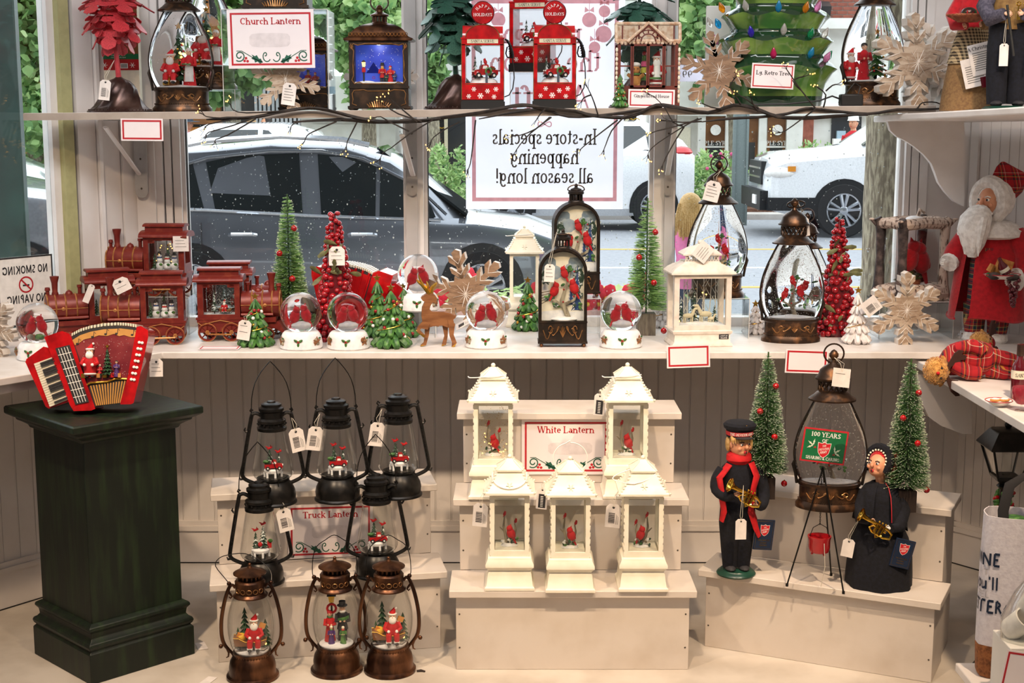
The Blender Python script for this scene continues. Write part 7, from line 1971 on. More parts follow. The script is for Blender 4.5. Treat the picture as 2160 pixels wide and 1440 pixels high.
for sx,zc in((-1,.5),(1,.34)):
 for q in(-.5,.6,1.7):
  c,d=cos(q)*sx,sin(q);bx_,bz=sx*w_*.25,h_*zc
  o_=[(0,-.02),(.25,.12),(.35,.06),(.55,.16),(.7,.07),(1,0),(.7,-.07),(.55,-.16),(.35,-.06),(.25,-.12)]
  m.add([(bx_+(c*u-d*sx*v)*h_*.2,y,bz+(d*u+c*v*sx)*h_*.2)for u,v in o_],[tuple(range(10))],'brush_tip')
 for k in range(3):m.sph((sx*w_*.22+k*.0022,y,h_*(zc-.07)+(k%2)*.0025),(.0016,.0005,.0016),'card_red',6,4)
m.build('shield_print',po)
def booklet(t,loc,w,h,rot):
 m=MB('book_navy');m.box(-w/2,w/2,0,.006,-h,0);o=m.build('hang_booklet',t,loc=loc);o.rotation_euler=rot
 m=MB('ink_white');b=.04*w
 for x0,x1,z0,z1 in((-.44,.44,-.96,-.955),(-.44,.44,-.045,-.04),(-.44,-.43,-.96,-.04),(.43,.44,-.96,-.04)):m.box(x0*w,x1*w,-.0004,0,z0*h,z1*h,'brass')
 shield(m,0,-h*.34,w*.46,0)
 for k,(tx,q)in enumerate((('THE CAROLERS',.052),('FIGURINES',.045),('CHRISTMAS',.045),('',.04))):write(m,tx,0,-h*(.7+k*.085),q*h,'brass',y=-.0006,squeeze=.8)
 m.build('cover_print',o)
 # bandsman
L_=at(1552,1221,.238,.05);s_=ssz(L_,1060)*1.04
t=T('bandsman_figure','cloth bandsman in navy uniform and red scarf holding a brass horn','figurine',L_,R(4))
V=lambda x,y,z:(x*s_,y*s_,z*s_)
m=MB('base_green');m.lathe([(p*s_,z*s_)for p,z in[(39,0),(40,3),(37,7),(34,8),(32,11),(0,12)]],n=30);m.build('stand_base',t)
m=MB('navy_felt')
for sx in(-1,1):m.tube([V(sx*13,0,16),V(sx*15,0,60),V(sx*15,0,110),V(sx*12,0,140)],[15*s_,18*s_,23*s_,24*s_],n=12)
m.loft([(0,0,122*s_,35*s_,24*s_),(0,0,150*s_,36*s_,26*s_),(0,0,180*s_,33*s_,24*s_),(0,0,205*s_,36*s_,23*s_),(0,0,224*s_,35*s_,20*s_),(0,0,238*s_,20*s_,15*s_)],n=20)
m.tube([V(-32,0,220),V(-44,-4,200),V(-46,-12,180),V(-32,-34,172),V(-18,-42,178)],[12*s_,13*s_,12*s_,10.5*s_,9*s_],n=12,sm=3)
m.tube([V(32,0,220),V(47,-2,194),V(51,-10,166),V(42,-30,151),V(32,-38,154)],[12*s_,13*s_,12*s_,10.5*s_,9*s_],n=12,sm=3)
m.build('uniform',t)
m=MB('ink')
for sx in(-1,1):m.sph(V(sx*14,-8,15),(11*s_,20*s_,7*s_),nu=10,nv=6)
m.build('shoe',t)
m=MB('skin');m.tube([V(0,0,232),V(0,-2,252)],[12*s_,11*s_],n=10);head(m,V(0,-4,272),25*s_,yaw=R(22));hand(m,V(-18,-42,180),(.8,-.3,-.3),10*s_,'skin_light',1);hand(m,V(32,-38,154),(-.8,-.3,.1),10*s_,'skin_light',-1);m.split_hands(t)
m=MB('hair_blond');m.sph(V(-1,5,279),(24*s_,22*s_,20*s_),nu=14,nv=9)
for sx in(-1,1):m.sph(V(sx*22,2,272),(6*s_,12*s_,16*s_),nu=8,nv=7)
for k in range(8):m.tube([V(-18+k*5,-14,292),V(-19+k*5.2,-24,284),V(-18+k*5.2,-25,278)],[4*s_,3*s_,1*s_],n=5)
m.build('hair',t)
m=MB('navy_felt');m.lathe([(p*s_,z*s_)for p,z in[(26,288),(27,290),(27,302),(32,306),(33,312),(28,317),(0,319)]],n=24,c=(0,0,0));m.lathe([(27.4*s_,292*s_),(27.4*s_,300*s_)],'card_red',24,cap=False)
m.prism([(-20*s_,0),(20*s_,0),(14*s_,9*s_),(-14*s_,9*s_)],0,.002,'ink')if False else m.sph(V(4,-26,289),(19*s_,12*s_,2.4*s_),'ink',12,5);m.sph(V(7,-28,311),(4*s_,2*s_,5*s_),'brass',7,5)
hat=m.build('peaked_cap',t)
m=MB('ink_white');write(m,'THE SALVATION ARMY',0,293.4*s_,5*s_,y=0,m='ink_white',squeeze=.62,bold=1.2);m.v=[(x,-math.sqrt(max(1e-9,(27.9*s_)**2-x*x))if abs(x)<27*s_ else-2*s_,z)for x,y,z in m.v];m.build('lettering',hat)
m=MB('red_matte');m.lathe([(p*s_,z*s_)for p,z in[(20,232),(26,240),(25,250),(19,256),(14,256)]],n=18,sy=.9)
m.tube([V(22,-14,236),V(32,-22,210),V(24,-30,186),V(20,-30,140),V(34,-24,104),V(42,-22,86)],[12*s_,13*s_,11*s_,12*s_,12*s_,9*s_],n=9,flat=.3)
m.tube([V(-22,-10,232),V(-44,-18,206),V(-40,-26,176),V(-34,-26,140),V(-38,-24,118)],[11*s_,12*s_,11*s_,10*s_,7*s_],n=9,flat=.3);m.build('red_scarf',t)
def horn(t,s_,o,rx):
 h=MB('brass');h.X=Matrix.Translation(o)@Matrix.Rotation(rx,4,'Y')
 h.tube([V(-30,0,2),V(-22,0,1),V(-12,0,0),V(10,0,0),V(32,0,-1)],[14*s_,6*s_,4*s_,3.4*s_,3*s_],n=14,caps=False);h.lathe([(6*s_,0),(15.5*s_,0)],n=18,c=(0,0,0),cap=False)if False else None
 h.tube([V(-30,14*cos(q),2+14*sin(q))for q in[i*PI/9 for i in range(18)]],1.3*s_,n=5,closed=True)
 h.tube([V(32,0,-1),V(42,0,-6),V(42,0,-16),V(30,0,-20),V(4,0,-18),V(-4,0,-12),V(2,0,-6),V(30,0,-8)],2.6*s_,n=7)
 for x in(8,15,22):h.tube([V(x,-5,2),V(x,-5,-18)],2.8*s_,n=8);h.tube([V(x,-5,2),V(x,-5,8)],1.2*s_,n=5);h.sph(V(x,-5,8),2.4*s_,nu=7,nv=4)
 h.tube([V(8,-8,-14),V(14,-10,-24),V(24,-8,-16)],1.6*s_,n=5);h.build('brass_horn',t)
horn(t,s_,V(-2,-50,186),R(24))
hang_tag(t,V(-6,-58,132),22*s_,42*s_,string=V(-2,-54,200),barcode=False)
booklet(t,V(54,-22,118),40*s_,62*s_,(0,R(6),R(8)))
# caped woman with horn
L_=at(1853,1252,.238,.085);s_=ssz(L_,1090)*1.04
t=T('singer_figure','cloth woman in navy cape and red-trimmed bonnet holding a brass horn','figurine',L_,R(-8))
V=lambda x,y,z:(x*s_,y*s_,z*s_)
m=MB('navy_felt');n=28;v=[];f=[]
prof=[(0,0,66,60),(0,20,66,60),(0,60,64,56),(-2,100,57,48),(-4,130,44,36),(-4,150,38,30),(-4,175,40,30),(-4,200,36,26),(-4,215,20,16)]
for j,(cx,z,rx,ry)in enumerate(prof):
 for i in range(n):
  a=2*PI*i/n;q=1+(.05*sin(a*7)*max(0,1-z/140));v.append(V(cx+rx*q*cos(a),ry*q*sin(a),z))
for j in range(len(prof)-1):f+=[(j*n+i,j*n+(i+1)%n,(j+1)*n+(i+1)%n,(j+1)*n+i)for i in range(n)]
f.append(tuple(range(n-1,-1,-1)));m.add(v,f)
m.tube([V(-34,-6,196),V(-46,-14,166),V(-44,-34,146),V(-30,-46,146)],[14*s_,15*s_,13*s_,9*s_],n=10);m.tube([V(30,-6,196),V(40,-14,162),V(30,-40,132),V(14,-50,132)],[14*s_,15*s_,13*s_,9*s_],n=10);m.build('gown',t)
m=MB('navy_felt');v=[];f=[];n=22
for j,(z,rx,ry)in enumerate(((216,17,15),(208,34,24),(190,46,34),(165,52,40),(140,56,42))):
 for i in range(n+1):
  a=R(-70+320*i/n);q=1+.04*sin(a*6)*j/4;dz=-30*max(0,cos(a-.3))**3*j/4;v.append(V(-3+rx*q*cos(a),ry*q*sin(a),z+dz))
for j in range(4):f+=[(j*(n+1)+i,j*(n+1)+i+1,(j+1)*(n+1)+i+1,(j+1)*(n+1)+i)for i in range(n)]
m.add(v,f);m.tube([v[j*(n+1)]for j in range(5)],.0014,'card_red',4);m.build('cape',t)
m=MB('skin');m.tube([V(-4,0,210),V(-8,-4,232)],[10*s_,10*s_],n=9);head(m,V(-12,-8,250),24*s_,yaw=R(-38),tilt=R(-14));hand(m,V(-30,-46,146),(.7,-.3,-.2),10*s_,'skin_light',1);hand(m,V(12,-50,132),(-.8,-.2,.1),10*s_,'ink_white',-1);m.split_hands(t)
m=MB('tartan_red');m=MB('red_felt');m.X=Matrix.Translation(V(-6,2,254))@Euler((R(-14),0,R(-38))).to_matrix().to_4x4()
m.sph((0,4*s_,4*s_),(28*s_,25*s_,28*s_),'red_felt',16,10);m.tube([(25*s_*cos(a),-9*s_,26*s_*sin(a)+4*s_)for a in[R(-50+280*i/16)for i in range(17)]],9*s_,'navy_felt',9)
for i in range(17):a=R(-50+280*i/16);m.sph((21*s_*cos(a),-17*s_,21*s_*sin(a)+3*s_),2.2*s_,'cream',6,5)
for b in(-.5,.5):m.sph((28*s_,6*s_,(6+b*20)*s_),(6*s_,11*s_,10*s_),'red_felt',9,6,rot=(b,0,0))
m.X=None;m.tube([V(16,-8,262),V(22,-4,240),V(18,-6,222)],[5*s_,8*s_,6*s_],'red_felt',7,flat=.4);m.build('bonnet',t)
horn(t,s_,V(-22,-60,146),R(26))
hang_tag(t,V(-66,-40,104),24*s_,38*s_,rot=(0,R(8),R(-12)),string=V(-46,-52,158),barcode=False)
booklet(t,V(44,-52,110),40*s_,58*s_,(0,R(14),R(10)))
# ------------------------------------------------------------------ things on the sill
SZ=SILL
def gl(px,py,lab,rz=0,cones=False,lift=0.0,Y=None):
 L_=at(px,py,SZ,.05)if Y is None else Vector((P(px,py,Y).x,Y,SZ+lift));s_=ssz(L_,py-60)*1.03
 return snow_globe(lab,L_,s_,rz,cones=cones)
gl(83,762,'snow globe with cardinals on pine cones, at the sill end by the no-smoking notice',R(-10),True)
gl(636,739,'snow globe with cardinals in front of the tall green bottle-brush tree')
gl(735,739,'snow globe with cardinals at the foot of the red berry cone with the white tag')
gl(1025,736,'snow globe with cardinals just past the wooden reindeer')
gl(1309,736,'snow globe with cardinals beside the front arched lantern')
q=P(882,640,4.62);h_=q.z-SZ-.0
riser('low clear riser under the raised snow globe',(q.x,4.62,SZ),.12,.1,.085)
gl(882,616,'snow globe with cardinals raised on a clear riser',lift=.0855,Y=4.62)
def bb(px,py,ytop,lab,seed,**k):
 L_=at(px,py,SZ,.03);s_=ssz(L_,py-150);h_=(P(px,ytop,L_.y).z-SZ)/s_
 bottle_brush(lab,L_,s_,h=h_,seed=seed,**k)
bb(613,708,395,'tall fresh green bottle-brush tree with red baubles against the dark car',11,n=5200,tipf=.25,r0=37,flat=True)
bb(1362,708,403,'loose green bottle-brush tree on a grey wood block by the mullion',12,n=2800,tipf=.08,r0=42,mats=('brush_green','brush_dark','brush_green'),flat=True)
L_=at(710,722,SZ,.06);s_=(P(710,448,L_.y).z-SZ)/268
bt=berry_tree('red berry cone with dark tip and white tag, behind two snow globes',L_,s_,1)
hang_tag(bt,(.012,-.045,.305),.05,.06,rot=(R(-8),0,R(6)),barcode=False,lines=3)
L_=at(1762,712,SZ,.055);s_=(P(1756,460,L_.y).z-SZ)/268
berry_tree('red berry cone beside the front teardrop lantern',L_,s_,2)
for px,py,yt,lab,r_,sd in((541,733,622,'small green resin tree with a gold star in front of the trains',36,2),(826,735,603,'small green resin tree with star and candy ornaments, nearest of its trio',40,3),(797,713,583,'small green resin tree behind the front one, next to the berry cone',34,4),(853,714,600,'small green resin tree under the raised snow globe',30,5),(1113,699,588,'small snowy green resin tree beside the front arched lantern',32,6)):
 L_=at(px,py,SZ,.035);s_=ssz(L_,py-60);h_=(P(px,yt,L_.y).z-SZ)/s_*.93
 rt=resin_tree(lab,L_,s_,h=h_,r=r_,seed=sd)
 if px==541:hang_tag(rt,(-.022,-.05,.088),.04,.062,rot=(0,R(10),0),string=(-.01,-.035,.105),barcode=False,lines=2)
for px,py,yt,lab,r_,sd in((1400,692,610,'small white porcelain tree squeezed between mullion and deer lantern',26,7),(1592,706,640,'small white porcelain tree half hidden by the front teardrop lantern',26,8),(1806,727,612,'small white porcelain tree with a barcode tag by the pale snowflake',29,9),(2040,716,680,'small white porcelain tree beside the santa doll boots',20,10)):
 L_=at(px,py,SZ,.03);s_=ssz(L_,py-60);h_=(P(px,yt,L_.y).z-SZ)/s_*.95
 rt=resin_tree(lab,L_,s_,'porcelain',h_,r_,px!=2040,False,sd,'white porcelain trees','porcelain_tree')
 if px==1806:hang_tag(rt,(.015,-.05,h_*s_*.9),.055,.05,rot=(0,R(-38),R(4)),punch=False)
 # trains
for px,Y,lab,sc_,mir,tg,rz in((196,4.50,'red train lantern with snowmen, nearest the side window',0,False,0,25),(311,4.455,'red train lantern with snowmen in front of the raised one',0,False,1,8),(502,4.54,'red train lantern with a sleigh scene, nose towards the bottle-brush tree',1,True,2,4)):
 L_=Vector((P(px,700,Y).x,Y,SZ));s_=mpp(Y)
 tr=train(lab,L_,s_,R(rz),sc_,mirror=mir)
 if tg==1:hang_tag(tr,(-.075,-.06,.215),.05,.045,rot=(0,R(-25),R(5)),barcode=False,lines=2)
 if tg==0:hang_tag(tr,(-.005,-.07,.19),.02,.06,rot=(0,R(24),0),barcode=False)
q=P(320,600,4.68);riser('clear riser under the raised train',(q.x,4.69,SZ),.26,.11,.125)
tr=train('red train lantern with glowing snowmen raised on a clear riser',(q.x,4.69,SZ+.1255),mpp(4.68)*.98,R(-3),0)
m=MB('led');s_=mpp(4.66)
for i in range(12):m.sph((rnd.uniform(10,60)*s_,rnd.uniform(-20,10)*s_,rnd.uniform(60,112)*s_),1.2*s_,nu=6,nv=4)
m.build('lit_sparkle',tr,kind='stuff');hang_tag(tr,(.115,-.05,.2),.05,.05,rot=(0,0,.2),punch=False,barcode=False,lines=3)
q=P(520,620,4.68);train('red train lantern half hidden behind the sleigh train',(q.x,4.68,SZ),mpp(4.66)*1.0,R(4),1,mirror=True)
q=P(742,680,4.71);accordion('red accordion turned back to front behind the berry cone',(q.x,4.71,SZ),mpp(4.7)*.82,R(172))
# reindeer
L_=at(921,733,SZ,.02);s_=ssz(L_,660)*1.04
t=T('wooden_reindeer','flat wooden reindeer with gold antlers and hooves','figurine',L_,R(6))
A=lambda x,z:((x-290)/3.6*s_,(1272-z)/3.6*s_)
D=8*s_
m=MB('deer_wood');m.prism([A(*p)for p in((178,912),(186,898),(212,882),(236,874),(262,876),(284,894),(296,915),(288,934),(262,942),(246,968),(240,996),(256,1010),(340,1012),(386,1024),(420,1040),(434,1036),(428,1058),(412,1070),(422,1120),(408,1142),(372,1128),(330,1112),(260,1118),(232,1128),(200,1112),(186,1080),(180,1040),(186,980),(206,936),(192,930))],-D,D);m.build('body',t,bevel=.0015)
for pts,o in((((190,1076),(240,1096),(226,1140),(178,1130),(168,1142),(206,1182),(196,1200),(146,1156),(150,1120)),-.9),(((206,1090),(246,1104),(234,1190),(214,1262),(172,1270),(176,1258),(196,1242),(204,1190)),.6),(((330,1096),(376,1110),(372,1200),(360,1262),(328,1270),(330,1258),(348,1196)),.6),(((372,1070),(424,1100),(414,1180),(436,1240),(420,1270),(398,1270),(402,1240),(384,1190)),-.9)):
 m=MB('deer_wood');m.prism([A(*p)for p in pts],D*o-D*.35,D*o+D*.35);m.prism([A(*p)for p in sorted(pts,key=lambda p:-p[1])[:3]],D*o-D*.38,D*o+D*.38,'gold');m.build('leg',t)
m=MB('gold')
for oy in(-.5,.5):
 AA=lambda x,z:(A(x,z)[0],D*oy,A(x,z)[1])
 m.tube([AA(240,880),AA(212,842),AA(186,812),AA(160,792),AA(148,776)],[5*s_,4*s_,3.4*s_,2.6*s_,.8*s_],n=7);m.tube([AA(196,822),AA(176,782),AA(162,744)],[3.4*s_,2.6*s_,.8*s_],n=6);m.tube([AA(252,876),AA(262,836),AA(286,812),AA(294,800)],[4.6*s_,3.6*s_,2.6*s_,.8*s_],n=6);m.tube([AA(228,862),AA(228,820),AA(222,790)],[3.4*s_,2.6*s_,.8*s_],n=6)
m.build('antler',t)
# snowflakes on the sill
L_=at(985,712,SZ,.045);s_=mpp(L_.y);sf_=snowflake('large brown wooden snowflake behind the reindeer',L_,92*s_,20*s_,R(-10),R(14),R(0),'wood_flake_dark')
sf_.location.z=SZ+.005
hang_tag(sf_,(-.005,-.05,.05),.05,.034,rot=(R(-60),R(-30),0),punch=False)
L_=at(1905,728,SZ,.03);s_=mpp(L_.y);snowflake('pale wooden snowflake on the sill before the birch lantern',L_,78*s_,24*s_,R(6),0,0,'wood_flake')
L_=at(-6,752,SZ,.02);s_=mpp(L_.y);snowflake('wooden snowflake cut off by the picture edge beside the globe',L_,66*s_,20*s_,R(-30),.3,0)
# arched lanterns, cream lantern, deer lantern, teardrops
L_=at(1186,733,SZ,.04);s_=(P(1186,484,L_.y).z-SZ)/252;al=arch_lantern('arched lantern with three cardinals standing on the sill',L_,s_,0,1)
hang_tag(al,(-.041,-.05,.262),.032,.055,rot=(0,R(3),0),string=(-.02,-.03,.36),barcode=False,lines=3)
q=P(1214,626,4.60);rh=q.z-SZ;riser('clear riser under the rear arched lantern',(q.x,4.615,SZ),.16,.11,rh)
s_=(P(1214,388,4.62).z-q.z)/253;arch_lantern('arched lantern raised behind its twin in front of the poster',(q.x,4.615,q.z+.0006),s_,R(5),0)
L_=at(1106,690,SZ,.06);s_=(P(1105,476,L_.y).z-SZ)/266;white_lantern('cream lantern with an empty chamber at the back of the sill',L_,s_,0,'flat',empty=True)
L_=at(1472,733,SZ,.075);s_=(P(1470,505,L_.y).z-SZ)/227
t=T('deer_lantern','square whitewashed lantern with deer and birch trees','lantern',L_,R(5))
m=MB('lantern_cream');m.stack([(p*s_,z*s_)for p,z in[(64,0),(66,2),(65,6),(61,10),(60,26),(64,29),(65,34),(62,36)]],asp=.7);bs=m.build('base',t)
m=MB('ink');m.box(36*s_,57*s_,-43.6*s_,-43*s_,17*s_,27*s_);lb=m.build('maker_label',bs);m=MB('ink_white')
for k,tx in enumerate(('LIGHT UP','VILLAGE')):write(m,tx,46.5*s_,(22.4-k*4.4)*s_,2.6*s_,y=-43.8*s_,m='ink_white',serif=False)
m.build('lettering',lb)
m=MB('lantern_cream');D=41*s_
for sx in(-1,1):
 for y0 in(-D,D-12*s_):a,b=sorted((sx*62*s_,sx*51*s_));m.box(a,b,y0,y0+12*s_,35*s_,156*s_)
for y0 in(-D,D-6*s_):m.box(-51*s_,51*s_,y0,y0+6*s_,35*s_,46*s_);m.box(-51*s_,51*s_,y0,y0+6*s_,147*s_,156*s_)
m.build('frame',t)
m=MB('lantern_cream');m.stack([(p*s_,z*s_)for p,z in[(63,155),(70,156),(70,159),(62,167),(50,174),(41,178),(38,181),(38,183)]],asp=.68);m.stack([(p*s_,z*s_)for p,z in[(38,194),(42,195),(42,198),(34,204),(22,211),(8,215),(5,218)]],asp=.68);m.sph((0,0,222*s_),5*s_,nu=9,nv=7)
for k in range(13):
 for d in(-1,1):x=(-36+k*6)*s_;m.tube([(x,-25*s_,182*s_),(x+d*6*s_,-25*s_,195*s_)]if abs(x+d*6*s_)<38*s_ else[(x,-25*s_,182*s_),(x,-25*s_,195*s_)],.9*s_,n=4)
rf=m.build('roof',t);m=MB('wood_flake');scroll_relief(m,70*s_,14*s_,lambda x,z:(x,-44.5*s_+z*.9,160*s_+z*.95),'wood_flake',.0007);m.build('scroll_relief',rf)
m=MB('snow_white');m.box(-51*s_,51*s_,-D+6*s_,D-6*s_,36*s_,46*s_);m.sph((0,-4*s_,46*s_),(46*s_,22*s_,5*s_))
for x,h,y in((-38,56,4),(-10,76,2),(34,40,-4)):conifer(m,(x*s_,y*s_,47*s_),h*s_,(14 if h>60 else 10)*s_,'pine_snowy',7,9)
for x in(-46,-30,-22,-2,10,16,26,40,46):
 h=rnd.uniform(90,99);m.tube([(x*s_,12*s_,46*s_),((x+rnd.uniform(-4,4))*s_,12*s_,(46+h)*s_)],[1.2*s_,.6*s_],'clap_white',5)
 for k in range(4):z=70+k*18;d=rnd.choice((-1,1));m.tube([(x*s_,12*s_,z*s_),((x+d*9)*s_,12*s_,(z+16)*s_)],[.8*s_,.3*s_],'clap_white',4)
for x,k,d in((-26,1,1),(12,1.2,-1),(24,.6,1)):
 c=(x*s_,-14*s_,47*s_);u=k*s_
 m.sph((c[0],c[1],c[2]+17*u),(12*u,5*u,5.4*u),'trim_cream',9,7);m.tube([(c[0]+d*9*u,c[1],c[2]+19*u),(c[0]+d*14*u,c[1],c[2]+31*u)],[4*u,2.6*u],'trim_cream',7);m.sph((c[0]+d*17*u,c[1],c[2]+32*u),(5*u,2.6*u,2.8*u),'trim_cream',8,6)
 for lx in(-9,-6,7,10):m.tube([(c[0]+lx*u,c[1]+(lx%2)*3*u,c[2]+14*u),(c[0]+lx*u,c[1]+(lx%2)*3*u,c[2])],[1.8*u,1*u],'trim_cream',5)
for x,z in((-42,50),(8,112),(16,108),(-6,60)):m.sph((x*s_,0,z*s_),1.8*s_,'led',6,4)
m.build('winter_scene',t)
m=MB('clear_glass');m.box(-51*s_,51*s_,-D+7*s_,-D+7.5*s_,46*s_,147*s_);m.box(-51*s_,51*s_,D-7.5*s_,D-7*s_,46*s_,147*s_);panes(m,t)
hang_tag(t,(-14*s_,-.05,214*s_),.056,.05,rot=(0,R(-52),0),punch=False,barcode=False,lines=4)
L_=at(1667,726,SZ,.075);h_=P(1668,420,L_.y).z-SZ
td=teardrop('teardrop lantern with cardinals standing at the sill front',L_,h_/312,'branch',0,ring_tilt=1.1)
hang_tag(td,(.03,.0,272*h_/312),.034,.06,rot=(0,R(-8),R(20)),string=(.012,0,.44),barcode=False)
q=P(1512,626,4.60);rh=q.z-SZ;riser('clear riser under the rear teardrop lantern',(q.x,4.615,SZ),.2,.12,rh)
h_=P(1512,335,4.62).z-q.z
td=teardrop('teardrop lantern with cardinals raised on a clear riser by the mullion',(q.x,4.615,q.z+.0006),h_/318,'branch',R(3))
hang_tag(td,(-.022,-.05,268*h_/318),.05,.065,rot=(0,R(14),0),string=(0,-.03,292*h_/318),barcode=False,lines=4)
q=P(1703,560,4.66);h_=P(1703,447,4.66).z-SZ-.03
riser('low clear riser hidden behind the front teardrop lantern',(q.x,4.685,SZ),.15,.09,.03)
teardrop('teardrop lantern with only its ring and dome showing behind the front one',(q.x,4.685,SZ+.0306),h_/318,'branch',0)
# birch-log lantern
q=P(1926,626,4.60);rh=q.z-SZ-.01
riser('clear riser under the birch-log lantern',(q.x,4.635,SZ),.24,.17,rh)
t=T('log_lantern','lantern framed in birch logs with two cardinals on pine','lantern',(q.x,4.635,SZ+rh+.0006),R(27))
s_=mpp(4.58);W,D=58*s_,34*s_
for sx in(-1,1):
 for sy in(-1,1):
  m=MB('log_dark' if sx<0 or sy>0 else 'birch');x,y=sx*W,sy*D;
  m.tube([(x*1.06,y*1.06,0),(x,y,30*s_),(x*.98,y,90*s_),(x,y,150*s_),(x*1.12,y*1.1,172*s_)],[16*s_,12*s_,9*s_,11*s_,8*s_],n=10,sm=2);m.tube([(x,y,148*s_),(x*1.3,y*1.3,168*s_)],[5*s_,3.4*s_],n=7);m.sph((x*1.3,y*1.3,169*s_),(6*s_,6*s_,3*s_),'birch',8,5);m.build('log_post',t)
for z,th in((12,19),(160,12)):
 for a,b in(((-W,-D),(W,-D)),((-W,D),(W,D)),((-W,-D),(-W,D)),((W,-D),(W,D))):
  m=MB('birch');m.tube([(a[0],a[1],z*s_),((a[0]+b[0])/2,(a[1]+b[1])/2,(z+3)*s_),(b[0],b[1],z*s_)],th*s_,n=9);m.build('log_rail',t)
m=MB('birch');m.box(-W,W,-D,D,156*s_,166*s_);m.box(-W,W,-D,D,4*s_,22*s_);m.sph((0,-4*s_,170*s_),(22*s_,16*s_,7*s_),'snow_white',10,6);m.tube([(4*s_,-6*s_,168*s_),(10*s_,-8*s_,190*s_),(22*s_,-8*s_,182*s_)],[5*s_,4*s_,3*s_],n=7);m.build('log_lid',t)
m=MB('clear_glass');m.box(-W+3*s_,W-3*s_,-D-.5*s_,-D,22*s_,152*s_);m.box(-W-.5*s_,-W,-D+3*s_,D-3*s_,22*s_,152*s_);panes(m,t)
m=MB('snow_white');m.sph((0,0,24*s_),(W*.9,D*.8,8*s_));m.tube([(16*s_,0,24*s_),(0,0,52*s_),(-22*s_,4*s_,70*s_)],[6*s_,5*s_,2*s_],'bark',7);m.lathe([(8*s_,24*s_),(11*s_,40*s_)],'wicker',10,(8*s_,-6*s_,0))
bird(m,(-10*s_,-6*s_,54*s_),74*s_,1,'red_felt');bird(m,(18*s_,-8*s_,48*s_),76*s_,-1,'red_felt')
for i in range(40):
 a=rnd.uniform(0,2*PI);c=Vector((rnd.uniform(-26,30),rnd.uniform(-8,12),rnd.uniform(34,62)))*s_;d=Vector((cos(a),-.2,abs(sin(a))*.5))*30*s_;m.tube([c,c+d*.5,c+d],[1.2*s_,4*s_,.6*s_],'pine_dark' if i%3 else 'resin_green',5,flat=.5)
m.build('winter_scene',t)
# santa doll
L_=at(2077,728,SZ,.07);s_=ssz(L_,550)*1.02
t=T('santa_doll','cloth santa doll in a long red coat and tartan cap on the sill','figurine',L_,R(-28))
V=lambda x,y,z:(x*s_,y*s_,z*s_)
m=MB('tartan_multi')
for sx in(-1,1):m.tube([V(sx*22,0,14),V(sx*24,0,40),V(sx*22,0,80)],[19*s_,22*s_,26*s_],n=12)
m.loft([(0,-8*s_,60*s_,40*s_,40*s_),(0,-10*s_,130*s_,38*s_,42*s_),(0,-10*s_,200*s_,34*s_,38*s_)],n=16);m.build('tartan_suit',t)
m=MB('fur_white')
for sx in(-1,1):m.lathe([(20*s_,0),(24*s_,6*s_),(22*s_,18*s_),(16*s_,22*s_)],n=14,c=V(sx*22,-2,0))
m.build('fur_boot',t)
m=MB('red_felt');v=[];f=[];n=30
for j,(z,rx,ry)in enumerate(((54,80,66),(58,80,66),(90,75,62),(140,68,56),(185,60,50),(225,48,40),(240,30,26))):
 for i in range(n+1):
  a=R(-108+336*i/n);q=1+.03*sin(a*5+j);v.append(V(rx*q*cos(a),ry*q*sin(a),z+(4*sin(a*3)if j<2 else 0)))
for j in range(6):f+=[(j*(n+1)+i,j*(n+1)+i+1,(j+1)*(n+1)+i+1,(j+1)*(n+1)+i)for i in range(n)]
m.add(v,f);m.tube([v[i]for i in range(n+1)],.004,n=5)
m.tube([V(46,0,226),V(74,-10,190),V(78,-22,150),V(64,-42,138)],[24*s_,25*s_,23*s_,20*s_],n=12);m.tube([V(-44,-4,222),V(-66,-16,186),V(-72,-34,168)],[22*s_,22*s_,18*s_],n=12);m.build('red_coat',t)
m=MB('fur_white');m.tube([V(64,-42,138),V(58,-48,138)],[24*s_,24*s_],n=12);m.tube([V(-72,-34,168),V(-74,-42,164)],[20*s_,19*s_],n=12)
m.lathe([(p*s_,z*s_)for p,z in[(48,216),(68,222),(66,234),(52,246),(34,254)]],n=22,sy=.85);m.build('fur_trim',t)
m=MB('ink_white')
hand(m,V(56,-54,134),(-.6,-.7,0),16*s_,'ink_white',-1,.5);hand(m,V(-74,-44,164),(-.2,-.8,.2),16*s_,'ink_white',1,.7);m.split_hands(t)
m=MB('skin');head(m,V(0,-6,292),32*s_,yaw=R(-30),mouth=False,brow='fur_white');m.tube([V(0,0,236),V(0,-2,266)],18*s_,n=10);m.build('face',t)
m=MB('fur_white');m.X=Matrix.Translation(V(0,-4,292))@Matrix.Rotation(R(-30),4,'Z')
m.tube([(36*s_*cos(a),-6*s_,38*s_*sin(a)+2*s_)for a in[2*PI*i/22 for i in range(22)]],14*s_,n=8,closed=True);m.sph((0,12*s_,4*s_),(42*s_,34*s_,42*s_),nu=16,nv=10)
m.build('fur_hood',t)
m=MB('fur_white');m.X=Matrix.Translation(V(0,-4,292))@Matrix.Rotation(R(-30),4,'Z')
m.loft([(0,-52*s_,-112*s_,10*s_,6*s_),(2*s_,-54*s_,-86*s_,28*s_,14*s_),(0,-52*s_,-56*s_,38*s_,22*s_),(0,-46*s_,-30*s_,36*s_,24*s_),(0,-38*s_,-12*s_,24*s_,14*s_)],n=16)
for k in range(18):a=R(200+k*8);x=30*cos(a*1.0+.6);m.tube([(x*s_,-56*s_,-30*s_),(x*1.1*s_,-66*s_,-60*s_),(x*.8*s_,-62*s_,(-96-12*sin(k))*s_)],[8*s_,7*s_,1*s_],n=6)
